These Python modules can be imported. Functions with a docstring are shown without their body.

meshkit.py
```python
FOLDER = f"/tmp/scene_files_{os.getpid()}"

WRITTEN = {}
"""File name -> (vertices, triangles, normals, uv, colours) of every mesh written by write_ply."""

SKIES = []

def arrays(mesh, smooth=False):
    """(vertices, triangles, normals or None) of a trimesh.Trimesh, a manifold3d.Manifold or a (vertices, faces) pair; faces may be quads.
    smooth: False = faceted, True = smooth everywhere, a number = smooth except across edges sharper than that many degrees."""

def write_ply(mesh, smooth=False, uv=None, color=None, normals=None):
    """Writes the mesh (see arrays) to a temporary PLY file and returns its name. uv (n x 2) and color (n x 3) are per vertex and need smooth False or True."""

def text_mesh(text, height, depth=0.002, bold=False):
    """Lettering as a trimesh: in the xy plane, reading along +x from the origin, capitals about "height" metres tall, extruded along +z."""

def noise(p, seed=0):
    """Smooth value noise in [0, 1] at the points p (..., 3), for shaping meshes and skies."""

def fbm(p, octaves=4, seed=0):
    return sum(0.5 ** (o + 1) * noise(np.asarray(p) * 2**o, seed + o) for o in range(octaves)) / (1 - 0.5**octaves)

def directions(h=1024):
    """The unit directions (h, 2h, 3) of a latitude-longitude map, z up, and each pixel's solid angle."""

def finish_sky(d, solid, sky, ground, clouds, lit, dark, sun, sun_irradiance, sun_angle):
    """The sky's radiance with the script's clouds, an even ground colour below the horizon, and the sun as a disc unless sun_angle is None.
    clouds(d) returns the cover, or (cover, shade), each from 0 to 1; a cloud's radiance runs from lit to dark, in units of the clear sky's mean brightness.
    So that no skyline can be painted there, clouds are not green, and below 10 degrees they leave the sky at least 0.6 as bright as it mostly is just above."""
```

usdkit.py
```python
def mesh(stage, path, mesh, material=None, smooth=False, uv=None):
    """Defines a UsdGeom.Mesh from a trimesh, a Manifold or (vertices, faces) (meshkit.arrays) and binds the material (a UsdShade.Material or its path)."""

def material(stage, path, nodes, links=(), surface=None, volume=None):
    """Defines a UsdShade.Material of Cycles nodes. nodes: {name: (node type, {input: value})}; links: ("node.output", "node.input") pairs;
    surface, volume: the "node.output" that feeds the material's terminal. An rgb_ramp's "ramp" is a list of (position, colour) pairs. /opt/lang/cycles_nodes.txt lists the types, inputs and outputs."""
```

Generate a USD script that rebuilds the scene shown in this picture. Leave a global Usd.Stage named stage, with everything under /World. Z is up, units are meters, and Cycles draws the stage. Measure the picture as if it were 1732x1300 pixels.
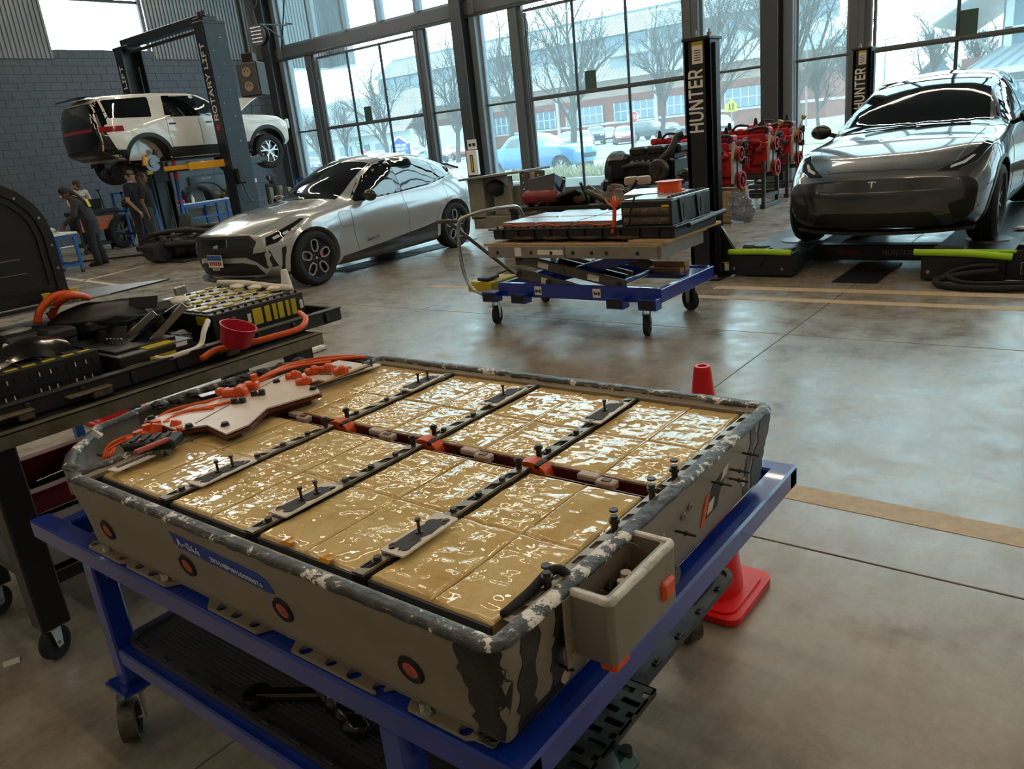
import math, random
import numpy as np, trimesh, manifold3d
from shapely.geometry import Polygon, Point, LineString, box as sbox
from shapely import affinity
from shapely.ops import unary_union
from pxr import Usd, UsdGeom, UsdLux, UsdShade, Gf, Sdf, Vt
import usdkit, meshkit

stage = Usd.Stage.CreateInMemory()
UsdGeom.SetStageUpAxis(stage, 'Z'); UsdGeom.SetStageMetersPerUnit(stage, 1.0)
UsdGeom.Xform.Define(stage, '/World'); UsdGeom.Scope.Define(stage, '/World/Looks')
# ---------------------------------------------------------------- camera
H = 1.644; FPX = 1312.48
YAW, PIT, ROL = [math.radians(a) for a in (-39.4897818, 17.66905076, 6.23149583)]
_f = np.array([math.cos(PIT)*math.sin(YAW), math.cos(PIT)*math.cos(YAW), -math.sin(PIT)])
_r = np.array([math.cos(YAW), -math.sin(YAW), 0.0]); _d = np.cross(_f, _r)
_c, _s = math.cos(ROL), math.sin(ROL)
CR = np.stack([_c*_r+_s*_d, -_s*_r+_c*_d, _f])
cam = UsdGeom.Camera.Define(stage, '/World/camera')
cam.AddTransformOp().Set(Gf.Matrix4d(*[float(v) for v in (*CR[0], 0, *(-CR[1]), 0, *(-CR[2]), 0, 0, 0, H, 1)]))
cam.CreateHorizontalApertureAttr(36.0); cam.CreateVerticalApertureAttr(36.0*1300/1732)
cam.CreateFocalLengthAttr(36.0*FPX/1732); cam.CreateClippingRangeAttr(Gf.Vec2f(0.05, 2000))
cam.CreateExposureAttr(0.9)
# ---------------------------------------------------------------- sky: even bright overcast
dome = UsdLux.DomeLight.Define(stage, '/World/sky')
dome.CreateColorAttr(Gf.Vec3f(0.86, 0.96, 1.0)); dome.CreateIntensityAttr(1.0)
LAMP_POWER = 18.0      # the warm strip lamps under the roof
# ---------------------------------------------------------------- helpers: pixels of the 1732 x 1300 photograph to points
def at(px, py, z=0.0):
    d = CR.T @ np.array([(px-866)/FPX, (py-650)/FPX, 1.0]); t = (z-H)/d[2]
    return np.array([0, 0, H]) + t*d
# ---------------------------------------------------------------- helpers: materials
def lin(c):
    if isinstance(c, str):
        c = c.lstrip('#'); c = [int(c[i:i+2], 16)/255 for i in (0, 2, 4)]
        return tuple(x/12.92 if x <= 0.04045 else ((x+0.055)/1.055)**2.4 for x in c)
    return tuple(c)
MATS = {}
def mat(name, col, rough=0.5, metal=0.0, col2=None, vscale=5.0, vdetail=4, bump=0.0, bscale=60.0, coat=0.0, spec=0.5,
        stretch=None, rough2=None, trans=0.0, sheen=0.0, lo=0.35, hi=0.65, emit=0.0, dist=0.01, coord='object'):
    c = lin(col); N, L = {}, []
    p = {'base_color': c, 'roughness': rough, 'metallic': metal, 'coat_weight': coat, 'specular_ior_level': spec, 'sheen_weight': sheen}
    if trans: p['transmission_weight'] = trans
    if emit: p['emission_color'] = c; p['emission_strength'] = emit
    N['p'] = ('principled_bsdf', p)
    if col2 is not None or bump or rough2 is not None:
        N['tc'] = ('texture_coordinate', {}) if coord == 'object' else ('geometry', {})
        src = 'tc.object' if coord == 'object' else 'tc.position'
        if stretch:
            N['mp'] = ('mapping', {'scale': stretch}); L.append((src, 'mp.vector')); src = 'mp.vector'
    if col2 is not None or rough2 is not None:
        N['n'] = ('noise_texture', {'scale': vscale, 'detail': float(vdetail), 'roughness': 0.6}); L.append((src, 'n.vector'))
        if col2 is not None:
            N['r'] = ('rgb_ramp', {'ramp': [(lo, c), (hi, lin(col2))]}); L += [('n.fac', 'r.fac'), ('r.color', 'p.base_color')]
        if rough2 is not None:
            N['mr'] = ('map_range', {'from_min': lo, 'from_max': hi, 'to_min': rough, 'to_max': rough2, 'clamp': True}); L += [('n.fac', 'mr.value'), ('mr.result', 'p.roughness')]
    if bump:
        N['bn'] = ('noise_texture', {'scale': bscale, 'detail': 3.0}); N['b'] = ('bump', {'strength': bump, 'distance': dist})
        L += [(src, 'bn.vector'), ('bn.fac', 'b.height'), ('b.normal', 'p.normal')]
    MATS[name] = usdkit.material(stage, '/World/Looks/'+name, N, L, surface='p.BSDF')
    return MATS[name]
# ---------------------------------------------------------------- helpers: prims
TAKEN = set()
def numbered(base):
    if base not in TAKEN:
        TAKEN.add(base); return base
    k = 1
    while f'{base}_{k:03d}' in TAKEN: k += 1
    TAKEN.add(f'{base}_{k:03d}'); return f'{base}_{k:03d}'
COUNT = {}
def unique(parent, name):
    key = parent + '/' + name; n = COUNT.get(key, 0); COUNT[key] = n+1
    p = key if n == 0 else f'{key}_{n:03d}'
    TAKEN.add(p); return p
def custom(prim, **kw):
    for k, v in kw.items():
        if v: prim.SetCustomDataByKey(k, v)
def place(x, loc=(0, 0, 0), rotz=0.0):
    x.AddTranslateOp().Set(Gf.Vec3d(*[float(v) for v in loc])); x.AddRotateZOp().Set(float(rotz))
def thing(name, label, cat, loc=(0, 0, 0), rotz=0.0, group=None, kind=None):
    path = unique('/World', name); x = UsdGeom.Xform.Define(stage, path); place(x, loc, rotz)
    custom(x.GetPrim(), label=label, category=cat, group=group, kind=kind); return path
def part(parent, name, mesh, m, label=None, smooth=False, kind=None):
    if isinstance(mesh, list):      # alike pieces: a part each
        return [part(parent, name, q, m, label, smooth, kind) for q in mesh][0]
    path = unique(parent, name)
    g = usdkit.mesh(stage, path, mesh, MATS[m] if isinstance(m, str) else m, smooth=smooth)
    custom(g.GetPrim(), label=label, kind=kind); return path
def solo(name, mesh, m, label, cat, loc=(0, 0, 0), rotz=0.0, group=None, kind=None, smooth=False):
    path = unique('/World', name); g = usdkit.mesh(stage, path, mesh, MATS[m], smooth=smooth); place(g, loc, rotz)
    custom(g.GetPrim(), label=label, category=cat, group=group, kind=kind); return path
def struct(name, mesh, m, smooth=False, label=None):
    path = unique('/World', name); g = usdkit.mesh(stage, path, mesh, MATS[m], smooth=smooth)
    custom(g.GetPrim(), kind='structure', label=label); return path
def struct_x(name, label=None):
    path = unique('/World', name); x = UsdGeom.Xform.Define(stage, path); custom(x.GetPrim(), kind='structure', label=label); return path
def dup(src, name, label, loc, rotz=0.0, group=None, cat=None, scale=None):
    was = stage.GetPrimAtPath(src).GetCustomData()
    path = unique('/World', name); x = UsdGeom.Xform.Define(stage, path)
    x.GetPrim().GetReferences().AddInternalReference(src)
    x.ClearXformOpOrder(); place(x, loc, rotz)
    if scale: x.AddScaleOp().Set(Gf.Vec3f(*scale))
    custom(x.GetPrim(), label=label, category=cat or was.get('category'), group=group or was.get('group'))
    x.GetPrim().SetInstanceable(True); return path
# ---------------------------------------------------------------- helpers: geometry
def TM(v, f): return trimesh.Trimesh(np.asarray(v, float), np.asarray(f, int), process=False)
def J(*ms):
    ms = [m for q in ms for m in (q if isinstance(q, (list, tuple)) else [q])]
    return trimesh.util.concatenate(ms) if len(ms) > 1 else ms[0]
def T(m, t=(0, 0, 0), rx=0, ry=0, rz=0, s=None):
    m = m.copy()
    if s is not None: m.vertices = m.vertices*np.asarray(s)
    for a, ax in ((rx, [1, 0, 0]), (ry, [0, 1, 0]), (rz, [0, 0, 1])):
        if a: m.apply_transform(trimesh.transformations.rotation_matrix(math.radians(a), ax))
    m.vertices = m.vertices + np.asarray(t, float); return m
_BF = np.array([[0,2,3],[0,3,1],[4,5,7],[4,7,6],[0,1,5],[0,5,4],[2,6,7],[2,7,3],[0,4,6],[0,6,2],[1,3,7],[1,7,5]])
def box(sx, sy, sz, c=(0, 0, 0), b=0.0, rx=0, ry=0, rz=0):
    """c: centre of the box's base"""
    h = np.array([sx, sy, sz])/2
    if b > 0:
        b = min(b, 0.49*min(sx, sy, sz)); pts = []
        for x in (-1, 1):
            for y in (-1, 1):
                for z in (-1, 1):
                    s = np.array([x, y, z])
                    for k in range(3):
                        q = h - b; q[k] = h[k]; pts.append(s*q)
        mm = manifold3d.Manifold.hull_points(np.array(pts)).to_mesh(); m = TM(mm.vert_properties[:, :3], mm.tri_verts)
    else:
        v = np.array([[x, y, z] for x in (-1, 1) for y in (-1, 1) for z in (-1, 1)])*h
        m = TM(v, _BF); m.faces = m.faces[:, ::-1]
        if np.linalg.det(np.array([v[_BF[0, 0]], v[_BF[0, 1]], v[_BF[0, 2]]])) > 0: m.faces = _BF
    m.vertices = m.vertices + [0, 0, h[2]]
    return T(m, c, rx, ry, rz)
def bar(a, b, w, h=None, bev=0.0):
    """square bar from a to b; w horizontal width, h the other"""
    a, b = np.asarray(a, float), np.asarray(b, float); h = h or w; L = np.linalg.norm(b-a)
    m = box(w, h, L, b=bev); z = (b-a)/L
    up = np.array([0, 0, 1.0]) if abs(z[2]) < 0.95 else np.array([0, 1.0, 0])
    x = np.cross(up, z); x /= np.linalg.norm(x); y = np.cross(z, x)
    m.vertices = m.vertices @ np.stack([x, y, z]) + a; return m
def cyl(r, h, c=(0, 0, 0), axis='z', n=20, r2=None):
    r2 = r if r2 is None else r2; a = np.arange(n)*2*np.pi/n; cs = np.stack([np.cos(a), np.sin(a)], 1)
    v = np.vstack([np.c_[cs*r, np.zeros(n)], np.c_[cs*r2, np.full(n, h)], [[0, 0, 0], [0, 0, h]]]); i = np.arange(n); j = (i+1) % n
    f = np.vstack([np.c_[i, j, j+n], np.c_[i, j+n, i+n], np.c_[j, i, np.full(n, 2*n)], np.c_[i+n, j+n, np.full(n, 2*n+1)]])
    if axis == 'x': v = v[:, [2, 0, 1]]
    if axis == 'y': v = v[:, [1, 2, 0]]
    return TM(v + np.asarray(c, float), f)
def rod(a, b, r, n=10, r2=None):
    a, b = np.asarray(a, float), np.asarray(b, float); L = np.linalg.norm(b-a); m = cyl(r, L, n=n, r2=r2); z = (b-a)/L
    up = np.array([0, 0, 1.0]) if abs(z[2]) < 0.95 else np.array([0, 1.0, 0])
    x = np.cross(up, z); x /= np.linalg.norm(x); y = np.cross(z, x)
    m.vertices = m.vertices @ np.stack([x, y, z]) + a; return m
def lathe(prof, n=24, c=(0, 0, 0), axis='z'):
    """prof: (r, z) from bottom to top, closed onto the axis or back onto itself"""
    p = np.array(prof, float); k = len(p); a = np.arange(n)*2*np.pi/n
    v = np.concatenate([np.stack([p[:, 0]*math.cos(t), p[:, 0]*math.sin(t), p[:, 1]], 1) for t in a]); f = []
    for i in range(n):
        j = (i+1) % n
        for q in range(k-1):
            A, B, C, D = i*k+q, j*k+q, j*k+q+1, i*k+q+1
            if p[q, 0] > 1e-9: f.append((A, B, C) if p[q+1, 0] > 1e-9 else (A, B, D))
            if p[q+1, 0] > 1e-9 and p[q, 0] > 1e-9: f.append((A, C, D))
            elif p[q, 0] <= 1e-9 and p[q+1, 0] > 1e-9: f.append((A, C, D))
    if axis == 'x': v = v[:, [2, 0, 1]]
    if axis == 'y': v = v[:, [1, 2, 0]]
    return TM(v + np.asarray(c, float), f)
def smoothpath(pts, n=8):
    """Catmull-Rom through the points"""
    p = np.asarray(pts, float); q = np.vstack([2*p[0]-p[1], p, 2*p[-1]-p[-2]]); out = []
    for i in range(len(p)-1):
        a, b, c, d = q[i:i+4]
        for t in np.arange(n)/n: out.append(0.5*((2*b)+(-a+c)*t+(2*a-5*b+4*c-d)*t*t+(-a+3*b-3*c+d)*t**3))
    return np.array(out+[p[-1]])
def tube(pts, r, n=8, smooth=0):
    p = smoothpath(pts, smooth) if smooth else np.asarray(pts, float); k = len(p)
    t = np.gradient(p, axis=0); t /= np.maximum(np.linalg.norm(t, axis=1, keepdims=True), 1e-12)
    x = np.cross(t[0], [0, 0, 1.0]); x = np.array([1.0, 0, 0]) if np.linalg.norm(x) < 1e-3 else x/np.linalg.norm(x)
    a = np.arange(n)*2*np.pi/n; v = []; rr = np.broadcast_to(r, (k,))
    for i in range(k):
        x = x - t[i]*(x@t[i]); x /= np.linalg.norm(x); y = np.cross(t[i], x)
        v.append(p[i] + rr[i]*(np.cos(a)[:, None]*x + np.sin(a)[:, None]*y))
    v = np.vstack(v + [p[:1], p[-1:]]); i = np.arange(n); j = (i+1) % n; f = []
    for q in range(k-1):
        o = q*n; f += [np.c_[i+o, j+o, j+o+n], np.c_[i+o, j+o+n, i+o+n]]
    f += [np.c_[j, i, np.full(n, k*n)], np.c_[i+(k-1)*n, j+(k-1)*n, np.full(n, k*n+1)]]
    return TM(v, np.vstack(f))
def ext(poly, h, plane='xy', off=0.0):
    """a shapely polygon (or points) extruded by h from off along the plane's normal: 'xy' +z, 'xz' +y, 'yz' +x"""
    if not hasattr(poly, 'geom_type'): poly = Polygon(poly)
    poly = poly.buffer(0)
    ms = [trimesh.creation.extrude_polygon(g, h, engine='earcut') for g in getattr(poly, 'geoms', [poly]) if g.area > 1e-9]
    m = J(ms); v = np.array(m.vertices); v[:, 2] += off; f = np.array(m.faces)
    if plane == 'xz': v = v[:, [0, 2, 1]]; f = f[:, ::-1]
    if plane == 'yz': v = v[:, [2, 0, 1]]
    return TM(v, f)
def rrect(w, h, r, c=(0, 0), q=6): return sbox(c[0]-w/2+r, c[1]-h/2+r, c[0]+w/2-r, c[1]+h/2-r).buffer(r, quad_segs=q)
def circ(x, y, r, q=8): return Point(x, y).buffer(r, quad_segs=q)
def ball(r, c=(0, 0, 0), n=2, s=(1, 1, 1)):
    m = trimesh.creation.icosphere(n, r); return TM(m.vertices*np.asarray(s) + np.asarray(c, float), m.faces)
def hexbolt(r, c, h=None, flange=True, n=6):
    h = h or r*0.9; ms = [T(cyl(r, h, n=n), c)]
    if flange: ms = [T(cyl(r*1.65, h*0.22, n=16), c), T(cyl(r, h, (0, 0, h*0.22), n=n), c)]
    return J(ms)
def grid(nx, ny, fn):
    """surface fn(u, v) -> (.., 3) for u, v in [0, 1]"""
    u, v = np.meshgrid(np.linspace(0, 1, nx), np.linspace(0, 1, ny), indexing='ij'); p = fn(u, v).reshape(-1, 3)
    i = np.arange(nx*ny).reshape(nx, ny); a, b, c, d = i[:-1, :-1].ravel(), i[1:, :-1].ravel(), i[1:, 1:].ravel(), i[:-1, 1:].ravel()
    return TM(p, np.vstack([np.c_[a, b, c], np.c_[a, c, d]]))
def slab(m, depth, d=(0, 0, -1)):
    """closes an open surface into a shell that goes depth along d"""
    v, f = np.array(m.vertices), np.array(m.faces); n = len(v); e = np.sort(np.vstack([f[:, [0, 1]], f[:, [1, 2]], f[:, [2, 0]]]), axis=1)
    raw = np.vstack([f[:, [0, 1]], f[:, [1, 2]], f[:, [2, 0]]]); _, inv, cnt = np.unique(e, axis=0, return_inverse=True, return_counts=True)
    bd = raw[cnt[inv.ravel()] == 1]; w = v + np.asarray(d, float)*depth
    return TM(np.vstack([v, w]), np.vstack([f, f[:, ::-1]+n, np.c_[bd[:, 1], bd[:, 0], bd[:, 0]+n], np.c_[bd[:, 1], bd[:, 0]+n, bd[:, 1]+n]]))
def blob(c, s, seed=0, amp=0.25, n=2, freq=2.0):
    m = trimesh.creation.icosphere(n, 1.0); v = np.array(m.vertices)
    k = 1 + amp*(meshkit.fbm(v*freq+seed*7.3, 3, seed)*2-1); return TM(v*k[:, None]*np.asarray(s) + np.asarray(c, float), m.faces)
def text(s, h, depth=0.002, bold=False): return meshkit.text_mesh(s, h, depth, bold)
def orient(m, o, x, y):
    """lettering in the xy plane put at o with its reading direction x and its up direction y"""
    x, y = np.asarray(x, float), np.asarray(y, float); x /= np.linalg.norm(x); y /= np.linalg.norm(y)
    return TM(np.asarray(m.vertices) @ np.stack([x, y, np.cross(x, y)]) + np.asarray(o, float), m.faces)
def mfd(m): return manifold3d.Manifold(manifold3d.Mesh(np.asarray(m.vertices, np.float32), np.asarray(m.faces, np.uint32)))
def unm(M):
    q = M.to_mesh(); return TM(q.vert_properties[:, :3], q.tri_verts)
def hullof(pts):
    return unm(manifold3d.Manifold.hull_points(np.asarray(pts, float)))
# ---------------------------------------------------------------- materials
mat('block_paint', '#515a66', 0.6, col2='#4a535e', vscale=3, bump=0.35, bscale=120, dist=0.004)
mat('mortar_paint', '#464e58', 0.75)
mat('corrugated', '#7f858a', 0.45, metal=0.25, col2='#747a80', vscale=1.5)
mat('frame_grey', '#77828a', 0.45, metal=0.2)
mat('frame_dark', '#3a3f45', 0.5)
mat('frame_mid', '#565c61', 0.5, metal=0.1)
mat('beam_grey', '#5d6369', 0.55)
mat('plain_wall', '#b9b4a8', 0.8); mat('roof_dark', '#4a4744', 0.8)
mat('lamp_housing', '#d8d8d6', 0.4)
mat('lamp_glow', (1.0, 0.80, 0.56), emit=LAMP_POWER)
mat('black_metal', '#17191c', 0.45); mat('black_gloss', '#0e1013', 0.22); mat('black_plastic', '#191a1c', 0.55, bump=0.1, bscale=300, dist=0.001)
mat('rubber', '#16171a', 0.8, bump=0.2, bscale=90, dist=0.003)
mat('steel', '#a8a9a8', 0.32, metal=0.9, col2='#8c8c8a', vscale=12); mat('zinc', '#b9bbb8', 0.28, metal=1.0, col2='#9b9b96', vscale=30)
mat('dark_steel', '#5d5c58', 0.42, metal=0.8, col2='#3d3b37', vscale=9); mat('cast_iron', '#6a675f', 0.5, metal=0.75, col2='#4c4a44', vscale=25)
mat('alu', '#b4afa8', 0.3, metal=0.85, col2='#8f8a82', vscale=20); mat('white_plastic', '#dedcd6', 0.5); mat('white_paint', '#e8e8e6', 0.35)
mat('red', '#d6131c', 0.38); mat('orange', '#e0591a', 0.42, col2='#d04c12', vscale=30); mat('yellow', '#d9c21a', 0.45); mat('blue_cart', '#10349c', 0.28, coat=0.4, col2='#0d2c86', vscale=8, bump=0.12, bscale=25, dist=0.003)
mat('blue_tube', '#1c5ea6', 0.35, coat=0.3); mat('lime', '#a6d62c', 0.8); mat('tan_tape', '#c8b394', 0.6, col2='#b09a7c', vscale=25)
mat('white_tape', '#cfc9bc', 0.6, col2='#b5ad9d', vscale=25); mat('wood', '#b5946a', 0.7, col2='#94744e', vscale=6, stretch=(1, 12, 12)); mat('plywood', '#c4a780', 0.65, col2='#a98a62', vscale=5, stretch=(12, 1.5, 12))
mat('print_white', '#e3e1dc', 0.5); mat('print_black', '#151515', 0.5); mat('lift_navy', '#1b2633', 0.38, col2='#16202c', vscale=6); mat('lift_black', '#15181d', 0.4)
mat('green_sticker', '#35504a', 0.5)
mat('screen', '#0c0f14', 0.12)

def floor_material():
    N = {'g': ('geometry', {}), 'n1': ('noise_texture', {'scale': 0.55, 'detail': 6.0, 'roughness': 0.62}), 'n2': ('noise_texture', {'scale': 3.1, 'detail': 8.0, 'roughness': 0.7}),
         'mp': ('mapping', {'scale': (2.0, 0.35, 1.0), 'rotation': (0, 0, 0.5)}), 'n3': ('noise_texture', {'scale': 4.0, 'detail': 6.0, 'roughness': 0.65}),
         'n4': ('noise_texture', {'scale': 45.0, 'detail': 4.0, 'roughness': 0.7}),
         'r1': ('rgb_ramp', {'ramp': [(0.3, lin('#7c7264')), (0.5, lin('#938a7d')), (0.7, lin('#a3a098'))]}),
         'r2': ('rgb_ramp', {'ramp': [(0.3, (0.62, 0.60, 0.58)), (0.5, (1, 1, 1)), (0.72, (1.12, 1.12, 1.12))]}), 'm': ('mix_color', {'blend_type': 'multiply', 'fac': 0.75, 'use_clamp_result': False}),
         'r3': ('rgb_ramp', {'ramp': [(0.35, (0.72, 0.68, 0.63)), (0.55, (1, 1, 1))]}), 'm2': ('mix_color', {'blend_type': 'multiply', 'fac': 0.6}),
         'r4': ('rgb_ramp', {'ramp': [(0.3, (0.78, 0.78, 0.78)), (0.6, (1, 1, 1))]}), 'm3': ('mix_color', {'blend_type': 'multiply', 'fac': 0.5}),
         'mr': ('map_range', {'from_min': 0.3, 'from_max': 0.7, 'to_min': 0.15, 'to_max': 0.40, 'clamp': True}), 'b': ('bump', {'strength': 0.12, 'distance': 0.003}),
         'p': ('principled_bsdf', {'specular_ior_level': 0.75})}
    L = [('g.position', 'n1.vector'), ('g.position', 'n2.vector'), ('g.position', 'mp.vector'), ('mp.vector', 'n3.vector'), ('g.position', 'n4.vector'), ('n1.fac', 'r1.fac'), ('n2.fac', 'r2.fac'), ('n3.fac', 'r3.fac'), ('n4.fac', 'r4.fac'),
         ('r1.color', 'm.a'), ('r2.color', 'm.b'), ('m.result', 'm2.a'), ('r3.color', 'm2.b'), ('m2.result', 'm3.a'), ('r4.color', 'm3.b'), ('m3.result', 'p.base_color'),
         ('n2.fac', 'mr.value'), ('mr.result', 'p.roughness'), ('n4.fac', 'b.height'), ('b.normal', 'p.normal')]
    MATS['concrete'] = usdkit.material(stage, '/World/Looks/concrete', N, L, surface='p.BSDF')
floor_material()
def pane_material(name, tint, dust):
    N = {'t': ('transparent_bsdf', {'color': tint}), 'g': ('glossy_bsdf', {'roughness': 0.01, 'color': (0.95, 1, 1)}), 'f': ('layer_weight', {'blend': 0.5}), 'pw': ('math', {'math_type': 'power', 'value2': 4.0}), 'ml': ('math', {'math_type': 'multiply_add', 'value2': 0.5, 'value3': 0.03}), 'm': ('mix_closure', {}),
         'd': ('translucent_bsdf', {'color': (0.75, 0.9, 0.95)}), 'm2': ('mix_closure', {'fac': dust})}
    L = [('f.facing', 'pw.value1'), ('pw.value', 'ml.value1'), ('ml.value', 'm.fac'), ('t.BSDF', 'm.closure1'), ('g.BSDF', 'm.closure2'), ('m.closure', 'm2.closure1'), ('d.BSDF', 'm2.closure2')]
    MATS[name] = usdkit.material(stage, '/World/Looks/'+name, N, L, surface='m2.closure')
pane_material('pane', (0.70, 0.82, 0.845), 0.06); pane_material('pane_clear', (0.97, 0.98, 0.98), 0.04)

# ---------------------------------------------------------------- the room
XW, XE, YS, YN, ZC = -23.2, 9.0, -9.0, 17.5, 9.0
fl = struct_x('floor', 'polished mottled grey brown concrete floor slabs')
xs = [XW] + [-1.97-3.85*k for k in range(5, -1, -1)] + [1.88, 5.73, XE]; ys = [YS] + [2.73+2.98*k for k in range(-3, 5)] + [YN+0.1]
for i in range(len(xs)-1):
    for j in range(len(ys)-1):
        part(fl, 'concrete_slab', box(xs[i+1]-xs[i]-0.007, ys[j+1]-ys[j]-0.007, 0.1, ((xs[i]+xs[i+1])/2, (ys[j]+ys[j+1])/2, -0.1), b=0.003), 'concrete')
part(fl, 'joint_bed', box(XE-XW, YN-YS, 0.08, ((XE+XW)/2, (YN+YS)/2, -0.2)), 'mortar_paint')
struct('ceiling', box(XE-XW, YN-YS+1, 0.2, ((XE+XW)/2, (YN+YS)/2, ZC)), 'roof_dark')
struct('wall_right', box(0.2, YN-YS, ZC, (XE+0.1, (YN+YS)/2, 0)), 'plain_wall')
struct('wall_back', box(XE-XW, 0.2, ZC, ((XE+XW)/2, YS-0.1, 0)), 'plain_wall')
# left wall: painted block up to 5 m, corrugated metal over it, a tall clerestory window between the metal
wl = struct_x('wall_left', 'dark grey painted concrete block wall with corrugated metal above')
part(wl, 'wall_core', box(0.2, YN-YS, 5.06, (XW-0.115, (YN+YS)/2, 0)), 'mortar_paint')
rngb = random.Random(5); stuff = []; nb = 0; cells = []
for r in range(25):
    for k in range(-3, 50):
        y0 = YS + 7 + 0.4064*k + (0.2032 if r % 2 else 0); y1 = min(y0+0.4064, YN)
        if y0 < YN-0.1 and y0 >= YS+6: cells.append((r, y0, y1))
cells.sort(key=lambda c: (-(7.5 < c[1] < 16.8), -c[0]))
for (r, y0, y1) in cells:
    m = box(0.05, y1-y0-0.005, 0.198, (XW-0.012+rngb.uniform(-0.0015, 0.0015), (y0+y1)/2, r*0.2032+0.0025), b=0.003)
    if nb < 300: part(wl, 'concrete_block', m, 'block_paint'); nb += 1
    else: stuff.append(m)
part(wl, 'block_courses', J(stuff), 'block_paint', kind='stuff')
part(wl, 'block_rest', box(0.03, 6.4, 5.05, (XW-0.01, YS+3.2, 0)), 'block_paint')
def corrugated(L, h, pitch=0.115, depth=0.035):
    n = int(L/pitch); pts = []
    for k in range(n):
        y = k*pitch; pts += [(y, 0), (y+pitch*0.3, 0), (y+pitch*0.42, depth), (y+pitch*0.88, depth)]
    pts += [(n*pitch, 0)]; return ext(Polygon([(p[1], p[0]) for p in pts] + [(-0.02, n*pitch), (-0.02, 0)]), h)
for y0, y1 in ((-3.0, 10.55), (13.3, 17.35)):
    part(wl, 'corrugated_panel', T(corrugated(y1-y0, ZC-4.86), (XW+0.03, y0, 4.86)), 'corrugated')
part(wl, 'wall_upper', box(0.1, 12, ZC-5.06, (XW-0.12, YS+6, 5.06)), 'corrugated')
w = struct_x('window_1', 'bright clerestory window between corrugated panels over block wall')
part(w, 'pane', box(0.01, 2.75, ZC-5.06, (XW-0.1, 11.92, 5.06)), 'pane_clear')
part(w, 'mullion', box(0.06, 2.75, 0.07, (XW-0.08, 11.92, 6.35)), 'frame_dark'); part(w, 'mullion', box(0.09, 0.10, ZC-5.06, (XW-0.03, 13.22, 5.06)), 'frame_mid')
part(w, 'sill', box(0.16, 2.8, 0.04, (XW-0.06, 11.92, 5.05)), 'block_paint')

# window wall: columns, deep beam, glazed sectional doors, side lights and a clerestory row
wn = struct_x('wall_far', 'glazed wall of dark grey steel columns and beams')
COLS = [-22.85, -14.6, -6.25, 2.05]
for cx in COLS:
    part(wn, 'steel_column', J(box(0.36, 0.03, ZC, (cx, YN-0.47, 0)), box(0.36, 0.03, ZC, (cx, YN-0.02, 0)), box(0.04, 0.44, ZC, (cx+0.02, YN-0.245, 0))), 'frame_dark')
    part(wn, 'column_cladding', box(0.20, 0.40, ZC, (cx+0.28, YN+0.02, 0), b=0.01), 'frame_grey')
part(wn, 'deep_beam', box(XE-XW, 0.16, 0.32, ((XE+XW)/2, YN-0.06, 4.81), b=0.008), 'beam_grey')
part(wn, 'door_track', box(XE-XW, 0.10, 0.07, ((XE+XW)/2, YN-0.15, 4.72), b=0.01), 'frame_dark')
part(wn, 'sill_kerb', box(XE-XW, 0.2, 0.06, ((XE+XW)/2, YN+0.05, 0)), 'frame_mid')
wi, di = 2, 1
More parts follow.
